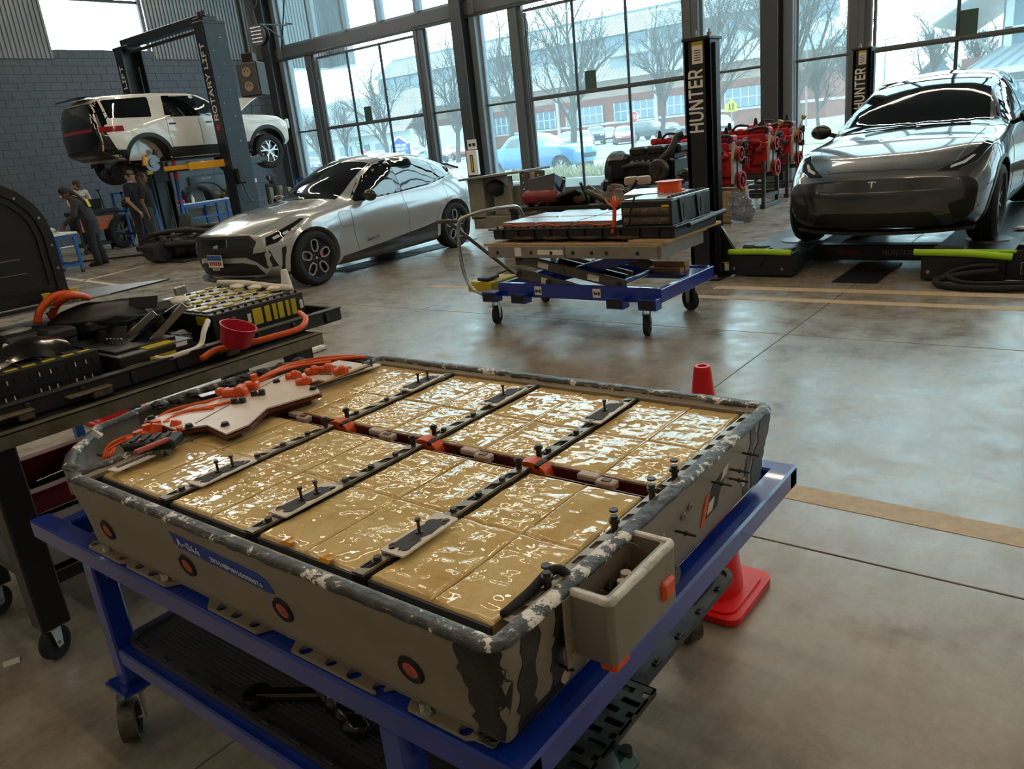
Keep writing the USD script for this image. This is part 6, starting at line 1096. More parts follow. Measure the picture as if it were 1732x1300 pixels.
sh = Thing('panel_sheet', 'thin dark sheet with a pale edge lying across the black housing', 'sheet', (-3.7, 1.3, 1.145)); sheet = Polygon([(-3.60, .50), (-3.60, 1.60), (-3.66, 1.92), (-3.9, 1.70), (-4.2, .5)]); sh('sheet', ext(sheet, .008, 'xy', 1.150), 'bench_black'); sh('edge', bar((-3.598, .5, 1.154), (-3.598, 1.60, 1.154), .006, .007), 'steel')
solo('yellow_clip', J(box(.014, .03, .045, (0, 0, 0), b=.003), box(.014, .034, .008, (0, 0, .042), b=.002)), 'cell_yellow', 'yellow plastic clip standing at the foot of the black cover, left one', 'clip', (-3.66, 1.36, 1.158)); solo('yellow_clip', J(box(.014, .03, .045, (0, 0, 0), b=.003), box(.014, .034, .008, (0, 0, .042), b=.002)), 'cell_yellow', 'yellow plastic clip at the corner of the black cover, right one', 'clip', (-3.66, 1.475, 1.158))
# under and behind the black cart
bb = Thing('blue_bench', 'bright blue tube bench frame behind the black cart', 'bench', (-4.35, 2.2, 0))
for x in (-4.0, -4.8):
    for y in (1.75, 2.75): bb('leg', box(.05, .05, .74, (x, y, 0), b=.004), 'blue_tube')
for x in (-4.0, -4.8): bb('rail', box(.05, 1.0, .05, (x, 2.25, .69), b=.004), 'blue_tube'); bb('lower_rail', box(.04, 1.0, .04, (x, 2.25, .18), b=.004), 'blue_tube')
for y in (1.75, 2.75): bb('cross_rail', box(.8, .05, .05, (-4.4, y, .69), b=.004), 'blue_tube')
bb('board', box(.9, 1.1, .02, (-4.4, 2.25, .74), b=.003), 'white_plastic')
rj = Thing('red_floor_frame', 'dark red welded floor frame under the black cart', 'frame', (-3.95, 1.3, 0))
A_, B_ = np.array([-4.15, .95, .34]), np.array([-3.75, 2.0, .34]); 
for x in (-4.2, -3.68): rj('side_plate', box(.012, 1.1, .13, (x, 1.55, .24), b=.003), 'red_dark'); rj('top_flange', box(.07, 1.1, .010, (x, 1.55, .37), b=.003), 'red_dark')
for y in (1.05, 1.45, 2.08): rj('cross_plate', box(.52, .012, .12, (-3.94, y, .24), b=.003), 'red_dark')
rj('tray', box(.52, 1.1, .010, (-3.94, 1.55, .235)), 'red_dark'); rj('ram', rod((-3.95, 1.2, .30), (-3.95, 1.9, .34), .03, 14), 'black_gloss')
for x in (-4.2, -3.68):
    for y in (1.05, 2.05): castor(rj, x, y, .06, .035, top=.24)
rj('foot', [box(.04, .04, .12, (x, y, .13)) for x in (-4.2, -3.68) for y in (1.05, 2.05)], 'red_dark')
# traffic cones
def cone(lab, loc, h=.86, base=.35, m='red', top=.028, rz=0, bands=None, name='traffic_cone'):
    t = thing(name, lab, 'cone', loc, rz); part(t, 'cone_body', lathe([(base*.34, .026), (base*.345, .045), (top*1.02, h-.012), (top*.9, h), (top*.55, h), (top*.5, h-.03), (top*.3, h-.05), (0, h-.05)], 40), m, smooth=40)
    part(t, 'base', J(T(ext(rrect(base, base, .045), .024), (0, 0, .006)), T(ext(rrect(base*.86, base*.86, .05), .008), (0, 0, .029)), *[cyl(.02, .008, (sx*base*.36, sy*base*.36, 0), n=10) for sx in (-1, 1) for sy in (-1, 1)]), m, smooth=30)
    if bands:
        for z0, z1, bm in bands: r = lambda z: base*.345+(top*1.02-base*.345)*(z-.045)/(h-.057); part(t, 'band', lathe([(r(z0)+.001, z0), (r(z0)+.004, z0), (r(z1)+.004, z1), (r(z1)+.001, z1)], 32), bm, smooth=40)
    return t
cone('tall bright red traffic cone behind the right side of the blue cart', (-1.065, 2.285, 0), .86, .35)
cone('red traffic cone seen between the black cart and the pack', (-5.62, 2.35, 0), .80, .42); cone('white and orange banded cone behind the black cart', (-5.75, 4.05, 0), .75, .36, 'white_plastic', bands=((.28, .33, 'orange'), (.36, .42, 'orange'), (.52, .58, 'orange')))
solo('paper_scrap', slab(grid(4, 4, lambda u, v: np.stack([.035*(u-.5)+.02*v, .05*(v-.5)-.012*u, .003+.004*np.sin(4*u)], -1)), .001), 'label_white', 'small pale paper scrap on the floor at the lower left', 'paper', (-3.08, .68, 0))
# ---------------------------------------------------------------- blue scissor lift cart with a battery pack
mat('lift_grey', '#8d8a80', 0.45, metal=.2, col2='#7d7a71', vscale=6); mat('arm_grey', '#5d5b56', 0.45, metal=.3); mat('pack_silver', '#b9c0c6', 0.22, metal=.6, col2='#a3abb3', vscale=9); mat('module_brown', '#6e5c4d', 0.45, metal=.3, col2='#574839', vscale=20); mat('sticker_white', '#dedbd4', 0.5)
sc = Thing('scissor_cart', 'blue scissor lift cart with a plywood top and four castors', 'lift cart', (-3.8, 5.87, 0))
fx0, fx1, fya, fyb = -4.47, -2.86, 5.40, 6.33
sc('front_rail', box(fx1-fx0, .05, .12, ((fx0+fx1)/2, fya, .275), b=.006), 'blue_cart'); sc('rear_rail', box(fx1-fx0, .05, .12, ((fx0+fx1)/2, fyb, .275), b=.006), 'blue_cart'); sc('side_rail', box(.05, fyb-fya+.06, .11, (fx1+.01, (fya+fyb)/2, .28), b=.006), 'blue_cart'); sc('side_rail', box(.05, fyb-fya, .11, (fx0+.03, (fya+fyb)/2, .28), b=.006), 'blue_cart')
for x in (-4.53, -4.20, -3.22, -2.93): q = sc('fork_pocket', box(.16, .10, .09, (x+.02, fya-.07, .235), b=.004), 'blue_cart'); sc('pocket_mouth', box(.13, .004, .066, (x+.02, fya-.1215, .247)), 'black_metal', parent=q)
for x, y, r in ((-4.55, 5.42, .085), (-2.99, 5.42, .085), (-3.02, 6.28, .10), (-4.63, 6.30, .085)): castor(sc, x, y, r, .045, rz=(18 if y < 6 else 60), top=.235)
q = sc('caution_sticker', [box(.075, .003, .075, (-4.02, fya-.0265, .30)), box(.075, .003, .075, (-3.42, fya-.0265, .30))], 'sticker_white'); 
for x in (-4.02, -3.42): sc('sticker_mark', [box(.014, .002, .03, (x-.02, fya-.029, .32)), box(.014, .002, .03, (x+.022, fya-.029, .32)), box(.02, .002, .016, (x, fya-.029, .327))], 'print_black')
for dy in (0, .72):
    y = 5.48+dy
    for a, b_ in (((-4.30, .63), (-3.20, .42)), ((-4.30, .50), (-3.55, .345))):
        q = sc('scissor_arm', bar((a[0], y, a[1]-.03), (b_[0], y, b_[1]-.03), .035, .085, bev=.005), 'arm_grey')
        if dy == 0: sc('arm_sticker', [bar(np.array([a[0]+(b_[0]-a[0])*t, y-.021, a[1]-.03+(b_[1]-a[1])*t]), np.array([a[0]+(b_[0]-a[0])*(t+.1), y-.021, a[1]-.03+(b_[1]-a[1])*(t+.1)]), .004, .05) for t in ((.22, .68) if a[1] > .6 else (.35,))], 'sticker_white', parent=q); sc('pivot', [cyl(.025, .012, (a[0]+(b_[0]-a[0])*t, y-.028, a[1]-.03+(b_[1]-a[1])*t), 'y', 14) for t in (.03, .45, .95)], 'dark_steel', parent=q)
    q = sc('scissor_arm', bar((-3.15, y+.08, .61), (-4.2, y+.08, .36), .035, .085, bev=.005), 'blue_cart')
sc('scissor_tie', [rod((x, 5.48, z), (x, 6.2, z), .02, 10) for x, z in ((-4.3, .6), (-3.25, .40), (-3.75, .49), (-3.2, .60))], 'blue_cart'); sc('hydraulic_ram', rod((-3.4, 5.85, .36), (-4.1, 5.85, .50), .04, 14), 'black_gloss')
sc('deck_plate', [box(.82, .05, .10, (-4.10, 5.365, .63), b=.004), box(.855, .05, .10, (-3.255, 5.365, .63), b=.004)], 'lift_grey'); sc('deck_side', box(.05, .76, .10, (-2.83, 5.74, .63), b=.004), 'lift_grey'); sc('deck_frame', box(1.66, .72, .08, (-3.68, 5.75, .645)), 'lift_grey')
sc('deck_bolt', [cyl(.016, .004, (x, 5.336, .675), 'y', 14) for x in (-4.40, -4.03, -3.82, -3.60, -3.42, -3.28, -3.0)], 'black_metal'); sc('deck_label', [box(.07, .003, .075, (-4.17, 5.338, .645)), box(.26, .003, .04, (-3.83, 5.338, .66))], 'sticker_white'); sc('plywood_deck', box(1.78, .80, .022, (-3.68, 5.76, .73), b=.002), 'plywood')
sc('plywood_deck', box(.34, 1.0, .024, (-2.92, 5.86, .752), b=.002), 'plywood'); sc('push_handle', tube([(-4.70, 5.42, .27), (-4.84, 5.42, .34), (-4.93, 5.44, .55), (-4.95, 5.47, .88), (-4.88, 5.55, .98), (-4.74, 5.95, 1.0), (-4.72, 6.15, .94), (-4.70, 6.2, .6), (-4.62, 6.25, .34)], .018, 10, 6), 'zinc', smooth=True)
sc('step_box', box(.30, .40, .10, (-4.82, 5.72, .26), b=.01), 'cell_yellow'); sc('pedal', J(box(.12, .20, .03, (-4.78, 5.62, .37), b=.008), rod((-4.8, 5.7, .38), (-4.7, 5.85, .42), .008)), 'black_plastic')
for i, (x, y, z, l) in enumerate(((-3.12, 6.14, .387, .30), (-3.13, 6.06, .387, .30), (-3.11, 6.11, .433, .30))): solo('wood_block', box(l, .085, .044, b=.003), 'wood', ['far lower wood block on the scissor cart frame', 'near lower wood block on the scissor cart frame', 'upper wood block on the scissor cart frame'][i], 'wood block', (x, y, z))
solo('block_shelf', box(.50, .30, .012, (0, 0, 0)), 'blue_cart', 'blue plate under the wood blocks on the scissor cart', 'plate', (-3.10, 6.10, .375))
p2 = Thing('scissor_battery', 'flat black battery pack with bright cell covers on the scissor cart', 'battery pack', (-3.7, 5.72, .776))
px0, px1, py0, py1, z0 = -4.50, -2.72, 5.42, 6.20, .776
p2('tray', J(box(px1-px0, py1-py0, .10, ((px0+px1)/2, (py0+py1)/2, z0), b=.012), box(px1-px0+.06, py1-py0+.06, .012, ((px0+px1)/2, (py0+py1)/2, z0+.085), b=.004)), 'crate_black'); p2('tray_rib', [box(.014, .022, .085, (px0+.12+.17*k, py0-.010, z0+.004), b=.004) for k in range(10)], 'crate_black'); p2('dirt_pad', [blob((px0+.35+.33*k, py0-.02, z0+.015), (.13, .015, .014), k, .4, 2) for k in range(4)], 'rusty')
for i in range(3):
    for j in range(2): q = p2('cell_cover', box(.375, .33, .045, (px0+.26+.40*i, py0+.22+.36*j, z0+.095), b=.006), 'pack_silver'); p2('busbar', box(.36, .010, .006, (px0+.26+.40*i, py0+.05+.36*j, z0+.135), b=.002), 'orange', parent=q)
p2('orange_harness', [tube([(px0+.05+.4*k, py0+.03, z0+.11), (px0+.18+.4*k, py0+.02, z0+.125), (px0+.30+.4*k, py0+.035, z0+.105), (px0+.42+.4*k, py0+.02, z0+.12)], .007, 6, 6) for k in range(3)], 'orange', smooth=True); p2('clip', [box(.02, .015, .02, (px0+.06+.085*k, py0+.005, z0+.095), b=.004) for k in range(14)], 'crate_black')
p2('stacked_module', box(.44, .70, .19, (-2.97, 5.80, z0+.095), b=.008), 'crate_black'); p2('module_face', [box(.40, .012, .055, (-2.97, 5.448, z0+.105+.075*k), b=.005) for k in range(2)], 'module_brown'); p2('module_face_bump', [box(.06, .014, .03, (-3.13+.08*k, 5.440, z0+.118+.075*j), b=.006) for k in range(5) for j in range(2)], 'module_brown')
p2('end_strap', [ext([(5.56+.30*k, z0+.285), (5.72+.30*k, z0+.285), (5.68+.30*k, z0+.10), (5.60+.30*k, z0+.10)], .012, 'yz', -2.748) for k in range(2)], 'dark_steel'); p2('strap_slot', [T(ext(rrect(.03, .12, .013), .003, 'yz'), (-2.736, 5.64+.30*k, z0+.19)) for k in range(2)], 'black_metal'); p2('bright_top', box(.43, .66, .010, (-2.97, 5.82, z0+.285), b=.003), 'pack_silver'); p2('top_clip', [box(.03, .018, .018, (-2.80, 5.52+.06*k, z0+.29), b=.004) for k in range(11)], 'crate_black')
p2('yellow_tag', box(.06, .004, .018, (-2.80, 5.445, z0+.235)), 'cell_yellow'); p2('orange_riser', tube([(-3.26, 5.42, z0+.05), (-3.235, 5.41, z0+.12), (-3.225, 5.42, z0+.27), (-3.24, 5.44, z0+.33)], .016, 8, 6), 'orange', smooth=True); p2('orange_branch', [tube([(-3.226, 5.42, z0+.24), (-3.226+d, 5.41, z0+.28), (-3.226+1.6*d, 5.41, z0+.315)], .006, 6, 4) for d in (-.05, -.02, .03, .05)], 'orange'); p2('black_lead', tube([(-3.05, 5.43, z0+.32), (-3.08, 5.40, z0+.2), (-3.10, 5.41, z0+.12), (-3.2, 5.40, z0+.08)], .008, 6, 6), 'rubber', smooth=True)
p2('loose_lid', box(.36, .26, .012, (-3.22, 5.98, z0+.30), b=.002, rz=8, rx=5), 'pack_silver'); p2('tray_handle', rod((-2.66, 5.55, z0+.08), (-2.66, 6.22, z0+.10), .02, 10), 'black_metal')
solo('orange_reel', J(cyl(.13, .010, (0, 0, 0), n=28), cyl(.10, .075, (0, 0, .01), n=28), cyl(.115, .006, (0, 0, .08), n=28)), 'orange', 'orange round reel cap on the battery behind the scissor cart', 'reel', (-3.05, 6.02, 1.072))
# parts bench behind: tank, computer, gearbox parts
pb = Thing('parts_bench', 'dark parts bench crowded with engine accessories behind the scissor cart', 'bench', (-5.6, 8.6, 0)); pb('top', box(1.9, .9, .05, (-5.5, 8.6, .70), b=.005), 'bench_black'); pb('leg', [box(.07, .07, .70, (x, y, 0)) for x in (-6.4, -4.6) for y in (8.2, 9.0)], 'bench_black'); pb('lower_shelf', box(1.8, .8, .03, (-5.5, 8.6, .2)), 'bench_black')
cl = Thing('gearbox_parts', 'jumble of dark gearbox castings and rods on the parts bench', 'engine parts', (-5.4, 8.5, .75)); rgc = np.random.default_rng(3)
for k in range(26):
    x, y, s = rgc.uniform(-6.1, -4.75), rgc.uniform(8.25, 8.95), rgc.uniform(.05, .13)
    if k % 3 == 0: cl('casting', blob((x, y, .75+s*.7), (s*1.2, s, s*.8), 200+k, .35, 2, 2.5), 'rusty' if k % 2 else 'dark_steel', smooth=40)
    elif k % 3 == 1: cl('shaft', rod((x, y, .77), (x+rgc.uniform(-.25, .25), y+rgc.uniform(-.2, .2), .77+rgc.uniform(.1, .3)), rgc.uniform(.015, .04), 10), 'dark_steel')
    else: cl('flange', T(cyl(s, .04, n=20), (x, y, .76), rx=rgc.uniform(0, 90)), 'cast_iron')
tk = Thing('red_tank', 'small dark red air tank with ribbed body on the parts bench', 'tank', (-6.05, 8.25, .75)); tk('tank', lathe([(0, -.26), (.06, -.25), (.09, -.20), (.09, -.02), (.082, 0), (.09, .02), (.09, .16), (.082, .18), (.09, .20), (.06, .30), (0, .31)], 24, (-6.0, 8.25, .86), 'x'), 'red_dark', smooth=40); tk('foot', [box(.03, .12, .06, (x, 8.25, .75)) for x in (-6.15, -5.85)], 'black_metal')
mo = Thing('control_box', 'navy slanted control box on a black tilted panel behind the scissor battery', 'control box', (-6.0, 8.4, .92)); cc = aty(925, 325, 8.35); mo('box', box(.42, .26, .24, cc-[.02, 0, .06], b=.01, ry=-8, rx=-25), 'lift_navy'); mo('panel', box(.62, .40, .035, cc+[.28, 0, -.14], b=.006, ry=-14, rx=-25), 'black_plastic'); mo('stand', box(.12, .12, .24, (cc[0]+.1, 8.45, .75)), 'black_metal')
# black engine
eng_b = Thing('black_engine', 'large black diesel engine on the bench left of the lift post', 'engine', (-5.6, 10.5, .72))
ex0, ey, ez = -6.15, 10.5, .82
eng_b('block', J(box(1.0, .46, .36, (-5.62, ey, ez-.06), b=.03), box(.34, .56, .36, (-6.02, ey, ez+.02), b=.05)), 'black_gloss'); eng_b('valve_cover', [box(.26, .34, .12, (-5.72+.28*k, ey-.02, ez+.36), b=.03) for k in range(3)], 'black_metal'); eng_b('head', box(.98, .38, .10, (-5.62, ey, ez+.28), b=.02), 'black_metal'); eng_b('flywheel_housing', T(lathe([(0, 0), (.28, 0), (.30, .03), (.30, .12), (.24, .16), (0, .16)], 28, axis='x'), (-6.22, ey, ez+.15)), 'black_metal', smooth=40)
eng_b('turbo', T(J(lathe([(.05, 0), (.13, .0), (.155, .04), (.14, .09), (.08, .12), (.05, .12), (.05, 0)], 26, axis='y'), cyl(.06, .16, (0, -.04, 0), 'y', 18)), (-5.28, ey-.42, ez+.16)), 'dark_steel', smooth=40); eng_b('pipe', [tube([(-5.28, ey-.3, ez+.28), (-5.15, ey-.25, ez+.40), (-5.10, ey-.15, ez+.56), (-5.02, ey-.1, ez+.60)], .05, 12, 5), tube([(-5.9, ey-.28, ez+.22), (-5.6, ey-.32, ez+.25), (-5.35, ey-.34, ez+.22)], .04, 10, 5)], 'black_metal', smooth=True); eng_b('filter', [cyl(.06, .20, (-5.55+.18*k, ey-.30, ez-.12), n=16) for k in range(2)], 'white_plastic' if False else 'dark_steel'); eng_b('rail_bolt', [hexbolt(.016, (-5.98+.09*k, ey-.20, ez+.38), .015) for k in range(10)], 'dark_steel')
eng_b('cradle', J(box(1.3, .7, .08, (-5.6, ey, .66)), *[box(.08, .08, .66, (x, y, 0)) for x in (-6.15, -5.05) for y in (10.25, 10.75)]), 'bench_black'); eng_b('clamp', [blob((-5.0+.05*k, ey-.45, ez-.06+.05*k), (.09, .09, .07), 300+k, .4, 2) for k in range(4)], 'black_gloss', smooth=40)
bx = Thing('brass_parts', 'pair of tan coils on a dark rack before the black engine', 'parts', (-5.4, 9.6, .7)); bc_ = aty(1080, 305, 9.6); bx('coil', [T(lathe([(.05, 0), (.09, .01), (.10, .06), (.09, .11), (.05, .12), (.05, 0)], 18), bc_+[d, 0, -.06]) for d in (-.11, .08)], 'clip_tan', smooth=40); bx('rack', box(.55, .3, .05, bc_+[.05, 0, -.13], b=.008), 'black_metal'); bx('post', box(.10, .10, bc_[2]-.13, (bc_[0], 9.6, 0)), 'black_metal')
mat('brush_straw', '#a8935a', 0.8); mat('wrap', '#b9c8e0', 0.12, coat=.6, trans=.85)
# red engines on stands, one behind the other
mat('engine_red', '#b01219', 0.42, col2='#8f0e15', vscale=9); mat('engine_red_dark', '#6b0c12', 0.5); mat('grey_plate', '#a9a49b', 0.5)
def red_engine(label, loc, seed):
    t = thing('red_engine', label, 'engine', loc); r = np.random.default_rng(seed); P = lambda n, m, mt, **k: part(t, n, m, mt, **k)
    P('block', J(box(.92, .40, .38, (-.50, 0, .12), b=.02), box(.88, .34, .14, (-.50, 0, -.02), b=.04)), 'engine_red'); P('head', box(.86, .30, .14, (-.52, 0, .50), b=.02), 'engine_red'); P('rocker_cover', [box(.13, .20, .10, (-.86+.15*k, .02, .64), b=.025) for k in range(6)], 'engine_red')
    P('timing_cover', ext(Polygon([(-.17, .02), (.14, .02), (.16, .30), (.08, .52), (-.08, .60), (-.18, .40)]), .05, 'yz', -.045), 'grey_plate')
    for y, z, rr in ((-.02, .06, .14), (-.06, .46, .11), (.13, .34, .06), (.14, .58, .07)):
        q = P('pulley', T(lathe([(.03, 0), (rr*.7, 0), (rr*.72, .02), (rr, .02), (rr*.94, .035), (rr, .05), (rr*.94, .065), (rr, .08), (rr*.8, .08), (rr*.75, .05), (.03, .05), (.03, 0)], 28, axis='x'), (.01, y, z)), 'engine_red' if rr > .1 else 'black_metal', smooth=35); part(q, 'hub', T(J(cyl(rr*.3, .09, (0, 0, 0), 'x', 16), *[cyl(rr*.08, .10, (0, rr*.5*math.cos(a), rr*.5*math.sin(a)), 'x', 8) for a in np.arange(5)*1.2566]), (.01, y, z)), 'engine_red_dark')
    P('belt', tube([(.06, -.17, .46), (.06, -.16, .05), (.06, .0, -.09), (.06, .12, .06), (.06, .20, .36), (.06, .2, .6), (.06, .08, .62), (.06, -.04, .58), (.06, -.17, .46)], .012, 6, 3), 'rubber')
    P('manifold', J(bar((-.9, -.22, .52), (-.15, -.22, .52), .08, .09, bev=.02), *[rod((-.85+.14*k, -.16, .50), (-.85+.14*k, -.26, .40), .035, 10) for k in range(6)]), 'engine_red'); P('turbo', T(J(lathe([(.04, 0), (.10, 0), (.12, .04), (.10, .08), (.04, .09), (.04, 0)], 22, axis='x'), blob((-.06, 0, 0), (.09, .08, .08), 3, .2, 2)), (-.40, -.30, .50)), 'engine_red_dark', smooth=40)
    P('oil_filter', cyl(.05, .20, (-.35, -.27, .08), n=16), 'engine_red'); P('injection_pump', J(box(.30, .10, .12, (-.42, -.25, .28), b=.02), *[rod((-.54+.05*k, -.25, .40), (-.6+.09*k, -.1, .56), .006, 6) for k in range(6)]), 'engine_red_dark')
    for k in range(18): x, z, s = r.uniform(-.9, -.08), r.uniform(.02, .60), r.uniform(.025, .06); P('fitting', blob((x, -.22-r.uniform(0, .06), z), (s*1.3, s*.8, s), seed*40+k, .35, 2), ('engine_red', 'engine_red_dark', 'black_metal')[k % 3], smooth=40)
    P('hose', [tube([(-.12, -.1, .62), (-.05, -.16, .72), (-.18, -.2, .74), (-.4, -.15, .70)], .025, 8, 5), tube([(-.7, -.1, .72), (-.6, -.05, .80), (-.45, .05, .78)], .02, 8, 5)], 'black_metal', smooth=True); P('lifting_bracket', [ext([(-.05, 0), (.05, 0), (.02, .12), (-.02, .12)], .012, 'xz', 0)] and [T(ext([(-.05, 0), (.05, 0), (.02, .14), (-.02, .14)], .012, 'xz'), (x, .05, .72)) for x in (-.2, -.8)], 'black_metal'); return t
red_engine('nearest red diesel engine, on a wooden pallet behind the lift post', (-4.92, 12.05, .56), 1); red_engine('middle red diesel engine with a straw brush, on a black stand', (-4.98, 13.75, .60), 2); red_engine('farthest red diesel engine, at the end of the row by the column', (-5.12, 15.35, .62), 3); red_engine('red diesel engine half hidden left of the lift post', (-5.75, 12.6, .60), 4)
for i, (x, y) in enumerate(((-5.45, 13.75), (-5.6, 15.35), (-6.25, 12.7))):
    t = thing('engine_stand', ['black welded stand under the middle red engine', 'black welded stand under the farthest red engine', 'black welded stand under the half hidden red engine'][i], 'stand', (x, y, 0))
    for sx in (-.42, .42):
        for sy in (-.32, .32): part(t, 'post', box(.06, .06, .72, (sx, sy, .08)), 'dark_steel')
    for sx in (-.42, .42): part(t, 'runner', box(.09, .76, .08, (sx, 0, 0), b=.006), 'dark_steel'); part(t, 'cross_bar', box(.06, .64, .06, (sx, 0, .18)), 'dark_steel')
    for sy in (-.32, .32): part(t, 'side_bar', box(.84, .05, .08, (0, sy, .49)), 'dark_steel'); part(t, 'low_bar', box(.84, .05, .08, (0, sy, .18)), 'dark_steel')
pl = thing('wooden_pallet', 'pale wooden pallet with stacked blocks under the nearest red engine', 'pallet', (-5.4, 12.05, 0))
for k in range(6): part(pl, 'deck_board', box(1.05, .10, .022, (0, -.36+.145*k, .12), b=.002), 'wood')
for y in (-.36, 0, .36): part(pl, 'stringer', box(1.05, .06, .10, (0, y, .02)), 'wood'); part(pl, 'bearer', box(.98, .12, .34, (0, y*.9, .142), b=.004), 'wood')
solo('plastic_wrap', slab(TM((lambda b: b.vertices*[.26, .10, .24]+[0, 0, .20])(blob((0, 0, 0), (1, 1, 1), 5, .5, 3, 3)), blob((0, 0, 0), (1, 1, 1), 5, .5, 3, 3).faces), .0005) if False else blob((0, 0, .22), (.22, .12, .24), 5, .55, 3, 3), 'wrap', 'crumpled clear blue plastic wrap hanging off the wooden pallet', 'plastic wrap', (-4.78, 11.75, 0), smooth=True)
solo('brush', J(rod((0, 0, 0), (.12, 0, .26), .012, 8), T(cyl(.035, .07, n=12, r2=.05), (.12, 0, .26), ry=25)), 'brush_straw', 'straw coloured brush stuck in the middle red engine', 'brush', (-4.92, 13.55, 1.10)); solo('brush', J(rod((0, 0, 0), (.12, 0, .26), .012, 8), T(cyl(.035, .07, n=12, r2=.05), (.12, 0, .26), ry=25)), 'brush_straw', 'straw coloured brush stuck in the farthest red engine', 'brush', (-5.06, 15.15, 1.12))
# grey drain stand by the windows
gs = Thing('grey_stand', 'grey steel machine stand with a sloped lid and perforated flange', 'machine', (-7.4, 9.2, 0)); Y = 9.0
gs('lid', TM(*(lambda b: (b.vertices, b.faces))(box(1.1, .8, .03, (-7.30, 9.2, 1.115), b=.004, ry=-3))), 'lift_grey'); gs('body', box(.30, .60, .58, (-7.62, 9.2, .52), b=.01), 'lift_grey'); gs('hopper', box(.62, .55, .40, (-7.05, 9.25, .56), b=.01), 'lift_grey'); gs('base_box', box(.95, .6, .18, (-7.25, 9.2, .38), b=.01), 'lift_grey'); gs('lid_post', [bar((-6.98, 8.92, .6), (-6.98, 8.92, 1.11), .05, .05), bar((-6.95, 9.4, .8), (-6.95, 9.4, 1.11), .05, .05)], 'lift_grey'); gs('motor', blob((-7.30, 8.98, .95), (.16, .12, .12), 5, .2, 2), 'black_plastic', smooth=True)
gs('pedestal', box(.26, .3, .40, (-7.2, 9.2, 0), b=.01), 'lift_grey'); gs('leg', cyl(.05, .38, (-6.82, 9.1, 0), n=14), 'lift_grey')
for k in range(2): q = gs('flange_plate', box(.16, .03, .56, (-6.72+.26*k, 8.90, .60), b=.004, ry=2), 'arm_grey'); gs('flange_hole', [cyl(.012, .004, (-6.72+.26*k, 8.882, .65+.09*j), 'y', 10) for j in range(6)], 'sticker_white', parent=q)
gs('flange_web', box(.13, .02, .54, (-6.59, 8.93, .60), b=.004), 'clip_tan')
wb = Thing('wall_box', 'white wall controller box with a black slot on the big column', 'wall box', (-14.5, 16.98, .70)); wb('case', box(.36, .10, .66, (-14.5, 16.97, .72), b=.01), 'white_paint'); wb('slot', box(.10, .012, .46, (-14.5, 16.915, .80)), 'black_metal'); wb('slot_gauge', box(.05, .012, .40, (-14.49, 16.908, .83)), 'cell_yellow'); wb('notice', box(.32, .012, .26, (-14.5, 17.0, 1.40)), 'print_white'); wb('notice_mark', [box(.09, .006, .08, (-14.5+d, 16.992, 1.48)) for d in (-.07, .07)], 'print_black')
# push pole with T handle leaning by the car
solo('tow_handle', J(rod((0, 0, 0), (-.60, -.30, .62), .018, 10), rod((-.72, -.34, .63), (-.45, -.24, .62), .02, 10)), 'dark_steel', 'grey T handle pole leaning from the scissor cart towards the silver car', 'handle', (-4.72, 6.05, .28))
gr = thing('floor_grating', 'steel trench grating in the floor under the silver car', 'grating', (-9.2, 8.9, .004))
part(gr, 'frame', J(box(.03, 3.0, .006, (-.22, 0, 0)), box(.03, 3.0, .006, (.22, 0, 0))), 'dark_steel'); part(gr, 'bar', [box(.40, .018, .006, (0, -1.45+.06*k, 0)) for k in range(49)], 'dark_steel')
